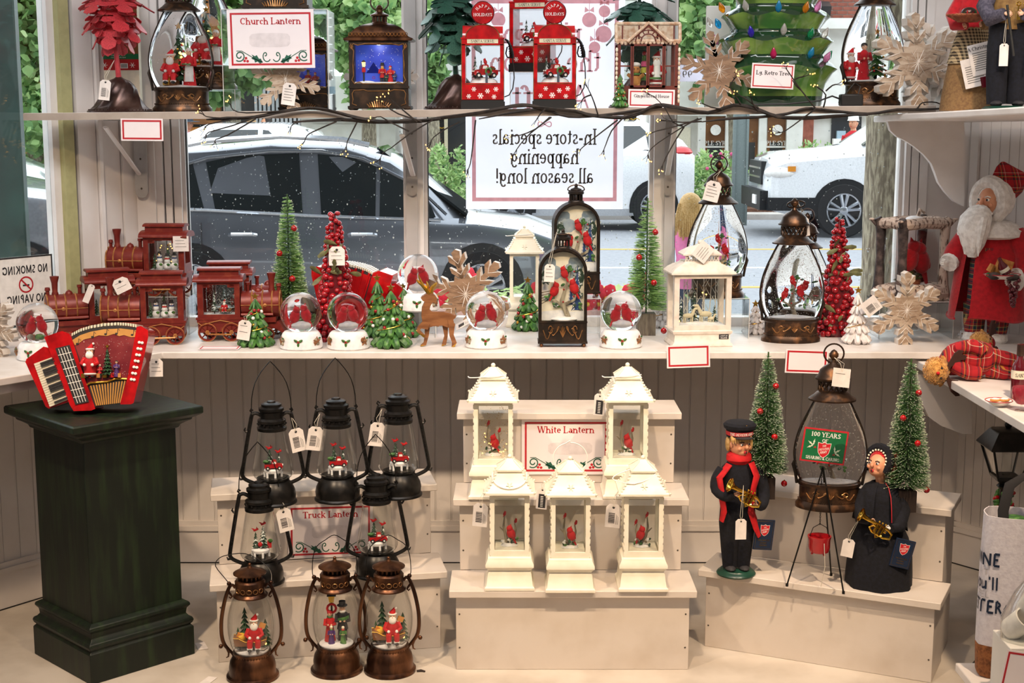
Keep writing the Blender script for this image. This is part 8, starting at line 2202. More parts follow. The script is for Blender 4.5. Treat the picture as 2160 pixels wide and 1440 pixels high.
for sx in(-1,1):m.tube([(0,-34*s_,-10*s_),(sx*14*s_,-36*s_,-14*s_),(sx*26*s_,-28*s_,-24*s_)],[6*s_,7*s_,2*s_],n=7)
m.build('beard',t)
m=MB('tartan_red');m.X=Matrix.Translation(V(16,16,316))@Euler((R(-30),R(28),0)).to_matrix().to_4x4();m.stack([(p*s_,z*s_)for p,z in[(26,-6),(30,8),(33,26),(31,42),(26,46)]],asp=.85);m.build('tartan_cap',t,bevel=.004)
pt=T('food_plate','white plate with bread, wine bottle and grapes held by the santa doll','plate',tuple(t.matrix_world.translation),0)
Mz=Matrix.Translation(L_)@Matrix.Rotation(R(-28),4,'Z');c=Mz@Vector(V(40,-84,142));pt.location=c
m=MB('ink_white');m.lathe([(p*s_,z*s_)for p,z in[(0,0),(20,1),(36,9),(37,10),(20,4),(0,3)]],n=24,sy=.8);m.tube([(36.5*s_*cos(q),29*s_*sin(q),10*s_)for q in[2*PI*i/24 for i in range(24)]],.9*s_,'card_red',5,closed=True);o=m.build('dish',pt)
m=MB('wine');m.tube([V(8,-6,12),V(-2,-6,26),V(-6,-6,36),V(-10,-6,44)],[10*s_,10*s_,4*s_,3.6*s_],n=12);m.tube([V(4,-6.5,17),V(0,-6.5,23)],10.4*s_,'cream',12);m.build('wine_bottle',pt)
m=MB('bread');m.cbox(V(6,8,26),30*s_,14*s_,26*s_,rot=(0,.3,0));m.tube([V(-26,0,16),V(-20,-2,30)],[7*s_,6*s_],n=8);m.sph(V(-8,6,18),10*s_,nu=9,nv=6);m.build('bread',pt)
m=MB('log_dark');m.sph(V(-20,-14,8),(13*s_,9*s_,8*s_),nu=9,nv=6);m.sph(V(14,-22,6),(14*s_,7*s_,7*s_),nu=9,nv=6);m.sph(V(-30,-8,10),(5*s_,4*s_,5*s_),'resin_green',7,5);m.build('fig',pt)
m=MB('wine');g0=None
for k in range(22):
 z=-k*2.4;q=10*(1-k/26);L2=(V(16+q*cos(k*2.4),-24+q*sin(k*2.4),z))
 if g0 is None:m.sph((0,0,0),4.6*s_,nu=9,nv=7);g0=m.build('grape',pt,loc=L2)
 else:put(g0,'grape',pt,L2)
 # ------------------------------------------------------------------ upper shelf
def hscale(px,ytop,loc):return P(px,ytop,loc.y).z-loc.z
L_=up(252,4.52);s_=mpp(4.52,100)
lt=leaf_tree('red cut-metal leaf tree on a brown bell foot with a barcode tag',L_,s_,'red_leaf','red_leaf',((186,72,4,60),(206,84,5,50),(228,90,5,40),(250,86,5,26),(268,74,5,5)),hgt=274)
hang_tag(lt,(-.016,-.088,.098),.034,.062,rot=(R(-8),R(6),0),string=(-.006,-.02,.16))
L_=up(384,4.56);s_=hscale(384,-75,L_)/314
teardrop('teardrop lantern with santa and his wife beside a tree, at the shelf start',L_,s_,'santa',0)
L2=up(466,4.66);riser('low clear riser behind the santa couple lantern',L2,.11,.1,.07)
teardrop('teardrop lantern raised behind the santa couple lantern',L2+Vector((-.035,0,.0705)),s_*.95,'santa',0)
# packaging card on the post behind the red leaf tree
q0=P(208,148,4.70);q1=P(290,60,4.70)
t=T('gift_box','printed red and green lantern box behind the red leaf tree','box',((q0.x+q1.x)/2,4.70,sz(-1.3)),R(0));w_=q1.x-q0.x;z0,z1=q0.z-t.location.z,q1.z-t.location.z
m=MB('cream');m.box(-w_/2,w_/2,0,.03,0,z1+.1);m.build('carton',t)
m=MB('red_paint');m.box(-w_/2,w_/2,-.0006,0,z0,z0+.05);m.box(-w_/2,w_/2,-.0006,0,z0+.05,z1+.09,'door_brown');m.box(-w_/2,w_/2,-.001,-.0006,z0+.035,z0+.052,'sign_green');m.box(.006,.03,-.001,-.0006,z0+.006,z0+.022,'ink_white')
for k in range(9):m.box(.008+k*.0023,.0092+k*.0023,-.0013,-.001,z0+.008,z0+.02,'ink')
write(m,'With 6 Hour Timer',0,z0+.0455,.0042,'ink_white',y=-.0013);write(m,'2 AA Batteries Required',0,z0+.039,.0036,'ink_white',y=-.0013)
for x in(-.045,.045):
 for k in range(3):m.ribbon([(x+.009*cos(k*PI/3),z0+.016+.009*sin(k*PI/3)),(x-.009*cos(k*PI/3),z0+.016-.009*sin(k*PI/3))],.0016,-.001,'ink_white')
m.lathe([(.018,z0+.06),(.022,z0+.075),(.014,z0+.1)],'bronze',12,(0,0,0),sy=.04);m.build('printed_face',t)
# church lantern display
L_=up(592,4.535);s_=mpp(4.53,100);hz=P(592,20,4.46).z-L_.z
riser('large clear riser with the church lantern sign on its face',L_,.325,.17,hz)
church_lantern('church lantern standing high on the clear riser, cut off by the frame top',L_+Vector((0,.0,hz+.0006)),s_*1.0)
L2=up(648,4.655);church_lantern('church lantern half hidden behind the riser and sign',L2,s_*.62*1.35)
w_=183*mpp(4.44,80);q=P(574,144,4.445);card('red-bordered church lantern sign with holly on the clear riser',(q.x,4.445,q.z),w_,w_*.665,title='Church Lantern',holly=True,patch=(-.25,.22,.36,.6),name='sign_card',cat='sign',tsize=.11,border=.024,roll=R(-.6))
L2=up(604,4.50);sf_=snowflake('pale wooden snowflake under the church lantern sign',L2,70*s_,20*s_,R(6),.25,0,'wood_flake')
hang_tag(sf_,(.014,-.024,.085),.042,.068,rot=(0,R(8),0),barcode=False,lines=5)
L_=up(803,4.50);s_=hscale(803,-14,L_)/258;church_lantern('bronze church lantern with lit blue winter night by the mullion',L_,s_)
L2=up(802,4.70);snowflake('wooden snowflake mostly hidden behind the blue church lantern',L2+Vector((.005,0,.0)),84*s_,18*s_,0,.52,0,'flake_white')
# green leaf trees and pumps
gt=((166,78,4,60),(190,92,5,50),(214,96,5,42),(240,94,6,28),(266,82,7,14),(288,60,6,-10))
L_=up(962,4.64);s_=mpp(4.64,100);leaf_tree('green cut-metal leaf tree on a brown bell foot behind the first gas pump',L_,s_,'green_leaf_metal','green_leaf_metal',gt,seed=5,hgt=296)
L_=up(1352,4.66);leaf_tree('green cut-metal leaf tree rising behind the gingerbread house',L_,s_,'green_leaf_metal','green_leaf_metal',((150,76,5,62),(172,88,6,52),(196,90,6,42),(222,84,7,24),(244,70,6,4)),seed=6,hgt=240)
L_=up(1019,4.48);s_=hscale(1019,2,L_)/228;gas_pump('red gas pump lantern standing before the green leaf tree',L_,s_)
L_=up(1169,4.48);gas_pump('red gas pump lantern standing before the raised rear pump',L_,s_)
L2=up(1112,4.66);rz_h=P(1112,152,4.62).z-L2.z;riser('clear block under the rear gas pump',L2,.11,.1,rz_h)
gas_pump('red gas pump lantern raised on a clear block between the two front pumps',L2+Vector((.018,.0,rz_h+.0006)),s_*1.02,R(-14))
# gingerbread house
L_=up(1362,4.50);s_=hscale(1362,50,L_)/182
t=T('gingerbread_lantern','gingerbread house lantern with icing roof and double doors','lantern',L_)
W,D=66*s_,40*s_
m=MB('ginger');m.box(-W-4*s_,W+4*s_,-D-4*s_,D+4*s_,0,10*s_);m.box(-W,W,-D,D,10*s_,44*s_)
for sx in(-1,1):
 for y0 in(-D,D-7*s_):a,b=sorted((sx*W,sx*(W-7*s_)));m.box(a,b,y0,y0+7*s_,44*s_,140*s_)
 m.box(*sorted((sx*(W-7*s_),sx*36*s_)),-D,-D+3*s_,88*s_,91*s_)
m.box(-W,W,-D,D,136*s_,142*s_);m.box(-W,W,-D,-D+4*s_,44*s_,47*s_)
for x in(-36,-33,33,36,-1.5,1.5):m.box((x-2)*s_,(x+2)*s_,-D-5*s_,-D,44*s_,136*s_)
for z in(46,134):m.box(-38*s_,38*s_,-D-5*s_,-D,(z-2)*s_,(z+2)*s_)
m.build('walls_frame',t)
m=MB('ginger');g_=[(0,178),(44,142),(38,142),(0,172),(-38,142),(-44,142)];m.prism([(x*s_,z*s_)for x,z in g_],-D-8*s_,-D)
m.tube([(16*s_*cos(a),-D-5*s_,(142+16*sin(a))*s_)for a in[PI*i/10 for i in range(11)]],1.6*s_,n=5);m.tube([(28*s_*cos(a),-D-5*s_,(142+24*sin(a))*s_)for a in[PI*i/10 for i in range(11)]],1.4*s_,n=5)
for a in(.5,1.05,PI/2,2.09,2.64):m.tube([(16*s_*cos(a),-D-5*s_,(142+16*sin(a))*s_),(28*s_*cos(a),-D-5*s_,(142+25*sin(a))*s_)],1.3*s_,n=5)
for x in(-56,-20,20,56):m.box((x-1.5)*s_,(x+1.5)*s_,-D,-D+3*s_,142*s_,176*s_)
m.build('gable',t)
m=MB('icing');m.tube([(-46*s_,-D-8*s_,141*s_),(0,-D-9*s_,181*s_),(46*s_,-D-8*s_,141*s_)],3.6*s_,n=7)
for z in(143,180):m.tube([(-70*s_,-D+(z-143)*.2*s_,z*s_),(70*s_,-D+(z-143)*.2*s_,z*s_)],4.2*s_,n=7)
for x in(-69,69):m.tube([(x*s_,-D,142*s_),(x*s_,-D+8*s_,180*s_)],4*s_,n=7)
for k in range(16):m.sph(((-66+k*8.8)*s_,-D-1*s_,(140-(k%3))*s_),(4*s_,3.4*s_,4.4*s_),nu=7,nv=5)
for x in(-66,66):
 for k in range(12):m.sph((x*1.03*s_,-D-2*s_,(14+k*10)*s_),(3*s_,3*s_,5*s_),'cream' if k%2 else 'icing',6,5)
m.box(-66*s_,66*s_,D-2*s_,D,143*s_,182*s_,'icing');m.build('icing',t)
m=MB('clear_glass');m.box(-60*s_,60*s_,-D+1*s_,-D+1.5*s_,46*s_,136*s_);m.box(-66*s_,66*s_,-D+2*s_,-D+2.5*s_,144*s_,178*s_);panes(m,t)
m=MB('ink_white');m.box(-60*s_,60*s_,-D+5*s_,D,44*s_,46*s_);mini_santa(m,(22*s_,-8*s_,46*s_),74*s_)
m.loft([(22*s_,-20*s_,60*s_,9*s_,5*s_),(22*s_,-20*s_,90*s_,7*s_,5*s_)],'ink_white',8);m.box(6*s_,36*s_,-26*s_,-10*s_,62*s_,66*s_,'resin_green')
c=(-24*s_,-12*s_,46*s_)
for dz,rr in((14,12),(36,10)):m.sph((c[0],c[1],c[2]+dz*s_),rr*s_,'bread',10,7)
for sx in(-1,1):m.tube([(c[0]+sx*9*s_,c[1],c[2]+20*s_),(c[0]+sx*17*s_,c[1]-6*s_,c[2]+26*s_)],4*s_,'bread',7);m.tube([(c[0]+sx*5*s_,c[1],c[2]+8*s_),(c[0]+sx*6*s_,c[1],c[2])],5*s_,'bread',7);m.sph((c[0]+sx*4*s_,c[1]-9*s_,c[2]+38*s_),1.6*s_,'ink',6,4)
m.sph((c[0],c[1],c[2]+47*s_),(11*s_,10*s_,6*s_),'ink_white',9,6);m.lathe([(10*s_,25*s_),(10*s_,29*s_)],'resin_green',12,c)
for k,(z,r_,mt)in enumerate(((60,12,'resin_green'),(76,9,'lime_leaf'),(90,7,'petal_pink'),(102,5,'resin_green'))):m.lathe([(r_*s_,0),(r_*s_,9*s_),(r_*.6*s_,12*s_)],mt,12,(-4*s_,4*s_,z*s_))
m.sph((-4*s_,4*s_,118*s_),5*s_,'red_gloss',9,7);m.build('kitchen_scene',t)
L2=up(1308,4.43);resin_tree('tiny green tree with pink dots at the gingerbread house corner',L2,s_*.62,h=118,r=28,star=False,deco=True,seed=12)
w_=98*mpp(4.43,210);L2=up(1374,4.432);card('gingerbread house price card leaning on its lantern',L2,w_,38*mpp(4.43,210),title='Gingerbread House',tsize=.17,tm='ink',tilt=R(-3),roll=R(1))
# wooden snowflake, ceramic tree
L_=up(1515,4.52);s_=mpp(4.52,150);snowflake('brown wooden snowflake in front of the ceramic tree',L_,81*s_,16*s_,0,.26,0,'wood_flake_dark')
L_=up(1632,4.60);s_=mpp(4.58,120)
t=T('ceramic_tree','large glossy green ceramic tree with coloured bulb lights','decorative tree',L_)
prof=[(98,0),(100,6),(101,22),(106,48),(120,70),(129,82),(118,90),(102,100),(100,108),(116,128),(122,138),(112,146),(94,154),(92,160),(106,180),(112,190),(100,198),(82,206),(80,212),(92,232),(98,242),(86,250),(68,258),(66,264),(76,284),(80,294),(68,302),(50,312),(58,334),(44,350),(30,362),(34,384),(14,420),(0,432)]
m=MB('ceramic_green');n=63;v=[];fl_,fd=[],[];DY=.62
for j,(r_,z)in enumerate(prof):
 tip=j>0 and j<len(prof)-1 and r_>prof[j-1][0]and r_>=prof[j+1][0]
 for i in range(n):
  a=2*PI*i/n;w_=cos(a*9+z*.03);q=r_*(1+.035*w_*(1.4 if tip else.8));v.append((q*s_*cos(a),q*DY*s_*sin(a),(z-(4*w_ if tip else 0))*s_))
for j in range(len(prof)-1):
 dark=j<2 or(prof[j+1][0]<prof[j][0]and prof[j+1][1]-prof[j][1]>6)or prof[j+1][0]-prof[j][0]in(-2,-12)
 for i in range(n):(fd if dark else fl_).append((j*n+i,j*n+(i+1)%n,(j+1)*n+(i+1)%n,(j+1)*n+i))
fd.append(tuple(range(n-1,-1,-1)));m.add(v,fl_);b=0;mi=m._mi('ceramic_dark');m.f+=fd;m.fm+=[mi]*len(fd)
m.build('tree_body',t)
B={}
for px,py,mt in((1535,12,'amber'),(1577,12,'clear'),(1640,16,'blue'),(1696,17,'amber'),(1723,14,'pink'),(1510,44,'clear'),(1527,46,'blue'),(1585,68,'violet'),(1650,64,'clear'),(1705,72,'green'),(1522,80,'pink'),(1506,86,'green'),(1738,70,'clear'),(1561,116,'clear'),(1630,114,'red'),(1708,112,'blue'),(1752,116,'green'),(1744,120,'pink')):
 z=P(px,py+10,4.52).z-L_.z;x=P(px,py,4.52).x-L_.x;zz=z/s_
 rr=next((a[0]+(b_[0]-a[0])*(zz-a[1])/(b_[1]-a[1])for a,b_ in zip(prof,prof[1:])if a[1]<=zz<=b_[1]),90)*s_
 y=-DY*math.sqrt(max(0,rr*rr-x*x));out=max(-1,min(1,x/rr))
 if mt not in B:mb=MB('bulb_'+mt);mb.lathe([(p*s_,q*s_)for p,q in[(3,0),(4.5,2),(7,8),(7,12),(4.5,18),(2,23),(0,25)]],n=10);B[mt]=mb.build('bulb',t);o=B[mt]
 else:o=put(B[mt],'bulb',t)
 o.location=(x,y+.004,z);o.rotation_euler=(R(22),out*.5,0)
w_=90*mpp(4.44,160);q=P(1628,187,4.45);card('large retro tree price card fixed to the ceramic tree',(q.x,4.45,q.z),w_,52*mpp(4.44,160),title='Lg. Retro Tree',tsize=.16,tm='ink',roll=R(2.5))
q=P(1462,172,4.84);m=MB('poster_paper');o=T('sign_reflection','price sign reflection set on the pane as a pale card behind the brown snowflake, lettering reversed','notice',(q.x,4.838,q.z));m.box(-.055,.055,0,.002,0,.075);m.build('sheet',o)  # card stands in for a price sign's reflection in the glass
m=MB('ink_grey');write(m,'Retro Tree',0,.05,.011,'ink_grey',y=-.0005,mirror=True,serif=True);write(m,'99',-.02,.012,.024,'ink_grey',y=-.0005,mirror=True);m.build('lettering',o)
q=P(1503,105,4.82);m=MB('clap_white');o=T('white_tray','upright white panel propped against the pane behind the ceramic tree','panel',(q.x,4.77,sz(.5)));m.box(-.03,.05,0,.01,0,.33);m.build('panel',o,bevel=.004)
L_=up(1838,4.54);s_=hscale(1838,-78,L_)/306
teardrop('teardrop lantern with a red-dressed figure and tree behind the pale snowflakes',L_,s_,'tree_back',R(6))
for k,(px,Y,r_,rl)in enumerate(((1930,4.46,98,.1),(1972,4.54,90,.35),(1998,4.60,84,.05))):
 s_=mpp(Y,130);L_=Vector((P(px,130,Y).x,Y,1.5715));snowflake(('pale wooden snowflake, foremost of the three on the corner shelf','pale wooden snowflake, second of the three on the corner shelf','pale wooden snowflake, hindmost of the three on the corner shelf')[k],L_,r_*s_,26*s_,R(12),rl,0,'wood_flake' if k==0 else 'flake_white')
L_=up(1795,4.45);t=T('power_adapter','black plug-in power adapter with cable on the upper shelf','adapter',L_);m=MB('black_plastic');m.box(-.034,.034,-.02,.02,0,.036);m.build('housing',t,bevel=.004)
m=MB('black_plastic');m.tube([(-.03,0,.02),(-.06,-.01,.03),(-.1,-.015,.016),(-.2,-.015,.006),(-.3,-.015,.004)],.0028,n=6);m.tube([(.02,.0,.03),(.03,.01,.06),(.012,.01,.07),(-.005,.01,.05),(-.035,.01,.01)],.0022,n=6);m.build('cable',t)
# cloth dolls on the corner shelf
Y=4.22;L_=Vector((P(2045,225,Y).x,Y,rz_(0,Y)));s_=mpp(Y,120)
t=T('market_woman_doll','cloth woman in burlap skirt and gingham apron carrying a wicker tray','figurine',L_,R(-16));V=lambda x,y,z:(x*s_,y*s_,z*s_)
m=MB('burlap');m.loft([(0,0,2*s_,62*s_,52*s_),(0,0,40*s_,58*s_,48*s_),(0,0,100*s_,48*s_,38*s_),(0,0,150*s_,36*s_,28*s_),(0,0,178*s_,26*s_,20*s_)],n=22);m.build('skirt',t)
m=MB('base_green');m.lathe([(46*s_,0),(46*s_,4*s_),(30*s_,7*s_)],n=22,c=V(10,-10,0));m.build('stand_base',t)
m=MB('gingham');v=[];f=[];n=14
for j,(z,rx,ry)in enumerate(((100,51,42),(140,41,33),(172,31,24))):v+=[V(rx*cos(R(170+200*i/n)),ry*sin(R(170+200*i/n)),z)for i in range(n+1)]
for j in range(2):f+=[(j*(n+1)+i,j*(n+1)+i+1,(j+1)*(n+1)+i+1,(j+1)*(n+1)+i)for i in range(n)]
m.add(v,f);m.build('apron',t)
m=MB('red_felt');m.loft([(0,0,170*s_,27*s_,21*s_),(0,0,200*s_,30*s_,22*s_),(0,0,232*s_,34*s_,21*s_),(0,0,248*s_,14*s_,12*s_)],n=16)
for sx in(-1,1):m.tube([V(sx*30,0,230),V(sx*44,-8,200),V(sx*38,-34,178),V(sx*16,-52,176)],[13*s_,14*s_,12*s_,9*s_],'red_felt' if sx<0 else 'burlap',10)
m.build('jacket',t)
m=MB('skin');head(m,V(0,-2,276),26*s_);m.tube([V(0,0,240),V(0,0,262)],10*s_,n=9);hand(m,V(-16,-54,176),(-.2,-.9,.1),11*s_,'skin_light',1);hand(m,V(14,-54,176),(-.4,-.9,.1),11*s_,'skin_light',-1);m.split_hands(t)
m=MB('hair_dark');m.sph(V(0,6,284),(25*s_,23*s_,22*s_),nu=14,nv=9);m.build('hair',t)
m=MB('tag_white');hang_tag(t,V(12,-62,140),52*s_,64*s_,rot=(0,R(-14),0),punch=False,barcode=False,lines=9,name='story_card');hang_tag(t,V(-2,-60,110),48*s_,60*s_,rot=(0,R(-14),0),punch=False,barcode=False,lines=8,name='story_card')
m=MB('ink');write(m,'A Christmas',0,0,7*s_,y=0,m='ink');o=m.build('lettering',t,loc=V(14,-63.4,128));o.rotation_euler=(0,R(-14),0)
m=MB('wine');m.box(-8*s_,8*s_,-.001,.001,-22*s_,0);o=m.build('red_label',t,loc=V(24,-61,72));o.rotation_euler=(0,R(-12),0)
c=Matrix.Translation(L_)@Matrix.Rotation(R(-16),4,'Z')@Vector(V(-14,-78,184));tr=T('wicker_tray','round wicker tray of plums and holly held by the burlap doll','tray',c)
m=MB('wicker')
for k in range(6):m.tube([((20+k*4)*s_*cos(q),(14+k*3)*s_*sin(q),k*2.2*s_)for q in[2*PI*i/24 for i in range(24)]],2.6*s_,n=5,closed=True)
m.lathe([(0,0),(20*s_,0)],n=16,sy=.7,cap=False)
for k in range(26):a=2*PI*k/26;m.tube([(38*s_*cos(a),27*s_*sin(a),9*s_),(44*s_*cos(a+.1),31*s_*sin(a+.1),13*s_)],1.6*s_,n=4)
m.build('basket',tr);m=MB('bell_brown');m.sph(V(2,0,16),(17*s_,13*s_,12*s_),nu=12,nv=8);m.build('plum',tr)
m=MB('resin_green')
for k in range(7):m.tube([V(-14+5*k,-8,8),V(-18+6*k,-14,14+(k%3)*4)],[3*s_,.5*s_],'resin_green' if k%2 else 'red_matte',5,flat=.4)
m.build('holly',tr)
Y=4.02;L_=Vector((P(2122,218,Y).x,Y,rz_(0,Y)));s_=mpp(Y,120)
t=T('gentleman_doll','cloth man in dark trousers and brocade waistcoat with keys and a cane','figurine',L_,R(-10));V=lambda x,y,z:(x*s_,y*s_,z*s_)
m=MB('base_green');m.lathe([(p*s_,z*s_)for p,z in[(48,0),(49,3),(42,8),(0,9)]],n=26);m.build('stand_base',t)
m=MB('navy_felt')
for sx in(-1,1):m.tube([V(sx*20,0,12),V(sx*22,0,70),V(sx*20,0,130),V(sx*14,0,178)],[20*s_,22*s_,25*s_,26*s_],n=12)
m.build('trousers',t);m=MB('ink')
for sx in(-1,1):m.sph(V(sx*22,-12,13),(13*s_,24*s_,7*s_),nu=10,nv=6)
m.build('shoe',t)
m=MB('brocade');m.loft([(0,0,166*s_,38*s_,26*s_),(0,0,200*s_,36*s_,25*s_),(0,0,250*s_,40*s_,24*s_),(0,0,268*s_,14*s_,12*s_)],n=18);m.build('waistcoat',t)
m=MB('tweed')
for sx in(-1,1):m.tube([V(sx*38,2,250),V(sx*54,-4,214),V(sx*44,-22,188),V(sx*20,-44,196)],[17*s_,18*s_,17*s_,13*s_],n=10)
m.loft([(0,8*s_,160*s_,42*s_,22*s_),(0,8*s_,250*s_,44*s_,22*s_),(0,6*s_,264*s_,20*s_,12*s_)],n=16);m.build('coat',t)
m=MB('skin');head(m,V(0,-2,296),28*s_);m.tube([V(0,0,262),V(0,0,280)],12*s_,n=9);hand(m,V(-20,-46,198),(.8,-.4,-.2),12*s_,'skin_light',1);hand(m,V(18,-46,198),(-.8,-.4,-.2),12*s_,'skin_light',-1);m.split_hands(t)
m=MB('hair_dark');m.sph(V(0,6,304),(26*s_,25*s_,24*s_),nu=14,nv=9);m.build('hair',t)
m=MB('black_plastic');m.tube([V(-16,-50,214),V(2,-54,110)],2.6*s_,n=6);m.build('cane',t);m=MB('brass');m.tube([V(34,-44,220),V(28,-46,84)],2*s_,n=6)
for x in(8,22):m.tube([V(x,-44,212),V(x-2,-44,184)],1.4*s_,n=5);m.tube([V(x+4*cos(q),-44,216+4*sin(q))for q in[i*PI/5 for i in range(10)]],1.1*s_,n=4,closed=True);m.box((x-2)*s_,(x+4)*s_,-44.6*s_,-43.4*s_,184*s_,190*s_)
m.build('key_ring',t);hang_tag(t,V(-16,-40,136),18*s_,46*s_,string=V(-14,-34,196),barcode=False)
# ------------------------------------------------------------------ twig garland with tiny lights along the shelf edge
t=T('twig_garland','dark twig garland with tiny warm lights wired along the upper shelf','garland',(0,4.40,1.53))
def pp(px,py,Y=4.405):q=P(px,py,Y);return(q.x,Y-4.40,q.z-1.53)
for k,(pts,r_)in enumerate((([(436,252),(480,250),(537,247),(600,234),(653,228),(693,233),(753,248),(800,256),(860,257),(930,252)],.0042),([(620,257),(720,252),(787,257),(887,255),(935,248),(1013,238),(1080,224),(1113,222),(1150,229),(1213,235),(1247,243),(1313,248),(1347,240),(1385,222),(1427,226),(1493,238),(1547,222),(1590,228),(1640,246),(1700,249),(1760,245),(1830,240)],.0048),([(1010,251),(1090,236),(1147,232),(1200,246),(1270,243),(1350,232),(1397,226)],.0034),([(1480,257),(1540,250),(1600,247),(1660,240),(1700,229),(1740,232),(1830,240),(1893,231),(1940,231),(2005,228)],.0036),([(1900,232),(1932,230),(1945,217),(1975,216),(1996,228)],.0016))):
 m=MB('twig');P2=[pp(x,y,4.40+.004*k)for x,y in pts];m.tube(P2,[1.35*r_*(1 if 0<i<len(P2)-1 else.4)for i in range(len(P2))],n=6,sm=3)
 if r_>.004:m.tube([(x,y-.005,z+.004*sin(i*1.7))for i,(x,y,z)in enumerate(P2)],r_*.55,n=5)
 m.build('branch',t)
r_=random.Random(6);l0=None
for pts in(((537,248),(490,265),(440,279),(434,288)),((540,250),(480,285),(455,294),(454,302)),((520,247),(470,249),(436,246),(428,240)),((500,250),(440,262),(432,272)),((600,234),(520,238),(492,232),(486,220)),((720,253),(640,256),(618,262),(612,272)),((710,256),(660,278),(647,287),(642,300)),((753,258),(742,280),(733,298),(730,312)),((913,253),(863,283),(825,312),(808,322),(800,340)),((880,257),(850,232),(832,216),(820,206)),((863,277),(820,256),(803,246),(790,248)),((890,256),(840,240),(812,222),(806,216)),((970,257),(940,272),(914,290),(908,302)),((1003,253),(998,300),(992,345),(985,362)),((1163,247),(1120,280),(1097,305),(1086,322)),((1160,247),(1130,272),(1098,285),(1082,286)),((1303,253),(1270,278),(1232,308),(1222,318)),((1313,250),(1290,276),(1278,305),(1272,320)),((1263,247),(1254,218),(1246,198),(1238,182)),((1247,200),(1232,206),(1226,216)),((1150,230),(1140,240),(1132,252)),((1473,250),(1440,268),(1390,300),(1370,318),(1366,330)),((1443,268),(1425,296),(1405,332),(1396,352)),((1480,250),(1420,268),(1386,276),(1376,280)),((1440,266),(1420,258),(1403,228),(1380,204),(1366,198)),((1563,220),(1548,196),(1540,182),(1550,164)),((1600,228),(1570,206),(1556,200)),((1523,230),(1500,226),(1482,218)),((1720,228),(1690,190),(1662,150),(1658,144)),((1690,190),(1672,170),(1700,160)),((1720,230),(1690,252),(1655,277),(1640,280)),((1737,227),(1742,200),(1728,186)),((1742,192),(1756,180),(1766,178)),((1600,235),(1588,218),(1584,204)),((1480,256),(1440,258),(1402,254))):
 m=MB('twig');Q=[pp(x,y,4.395-.006*i)for i,(x,y)in enumerate(pts)];m.tube(Q,[.0027-.0005*min(i,3)for i in range(len(Q))],n=5,sm=2)
 e=Vector(Q[-1]);d=(e-Vector(Q[-2])).normalized();tips=[]
 for i in range(5):
  q=e+(d+Vector((r_.uniform(-.8,.8),r_.uniform(-.6,.4),r_.uniform(-.8,.8)))).normalized()*r_.uniform(.012,.028);m.tube([tuple(Vector(Q[-2]).lerp(e,.6)),tuple(e.lerp(q,.4)),tuple(q)],.0007,n=4);tips.append(q)
 m.build('twig',t)
 for q in tips:
  if l0 is None:mb=MB('led');mb.sph((0,0,0),(.0016,.0016,.0022),nu=7,nv=5);l0=mb.build('led_bulb',t,loc=q)
  else:put(l0,'led_bulb',t,q)
  # ------------------------------------------------------------------ poster seen from behind, notices, blank price cards
q0=P(983,441,4.842);q1=P(1319,-3,4.842);w_=q1.x-q0.x;h_=q1.z-q0.z
t=T('window_poster','tall pale poster on the middle pane seen from behind, lettering reversed','poster',((q0.x+q1.x)/2,4.842,q0.z))
def sheet(m,x0,x1,z0,z1,y=0,mt=None):m.add([(x0,y,z0),(x1,y,z0),(x1,y,z1),(x0,y,z1)],[(0,1,2,3)],mt)
m=MB('poster_paper');sheet(m,-w_/2,w_/2,0,h_);m.build('sheet',t)
m=MB('ink_pink');i0,b=.04*w_,.024*w_;y0=-.0005
sheet(m,-w_/2+i0,w_/2-i0,.05*w_,.05*w_+b,y0);sheet(m,-w_/2+i0,w_/2-i0,h_-.03*w_,h_-.03*w_+b,y0);sheet(m,-w_/2+i0,-w_/2+i0+b,.05*w_+b,h_-.03*w_,y0);sheet(m,w_/2-i0-b,w_/2-i0,.05*w_+b,h_-.03*w_,y0);m.build('border',t)
m=MB('ink_grey');pz=lambda y:P(1150,y,4.842).z-q0.z;u=mpp(4.842,340)
write(m,'In-store specials',0,pz(304),31*u,'ink_grey',y=-.0006,mirror=True,squeeze=.74);write(m,'happening',0,pz(345),31*u,'ink_grey',y=-.0006,mirror=True,squeeze=.74);write(m,'all season long!',0,pz(386),31*u,'ink_grey',y=-.0006,mirror=True,squeeze=.74)
m.build('lettering',t)
for tx,x,y,k,q in(('Bring in',0,90,42,1),('the season',0,150,42,.9),('A gift',.02,230,50,1)):m=MB('ink_pink');write(m,tx,x,pz(y),k*u,'ink_pink',y=-.0006,mirror=True,squeeze=q);m.build('lettering',t)
m=MB('ink_pink');m.ribbon([(14*u*sin(a),pz(262)+5*u*sin(2*a))for a in[2*PI*i/30 for i in range(31)]],2.4*u,-.0006);m.build('flourish',t)
for px,py,r_ in((1051,42,15),(1243,42,15),(1275,24,12),(1273,72,17),(1254,100,12)):
 m=MB('ink_pink');x,z=P(px,py,4.842).x-t.location.x,pz(py);m.add([(x+r_*u*cos(k*PI/9),-.0005,z+r_*u*sin(k*PI/9))for k in range(18)],[tuple(range(18))]);m.ribbon([(x,z+r_*u),(x,z+r_*u+26*u)],1.2*u,-.0004)
 for sx in(-1,1):m.add([(x,-.0004,z+(r_+4)*u),(x+sx*9*u,-.0004,z+(r_+12)*u),(x+sx*10*u,-.0004,z+r_*u)],[(0,1,2)])
 m.build('ornament_print',t)
s0=.62;q=CL+DL*.43+NL*.035
ang=math.atan2(-DL.y,-DL.x)
t=T('no_smoking_notice','black-edged notice against smoking on the side window, lettering reversed','notice',(q.x,q.y,.885),ang)
w_,h_=.2,.22
m=MB('ink_white');m.box(-w_/2,w_/2,0,.002,0,h_);m.build('sheet',t);m=MB('ink');b=.005
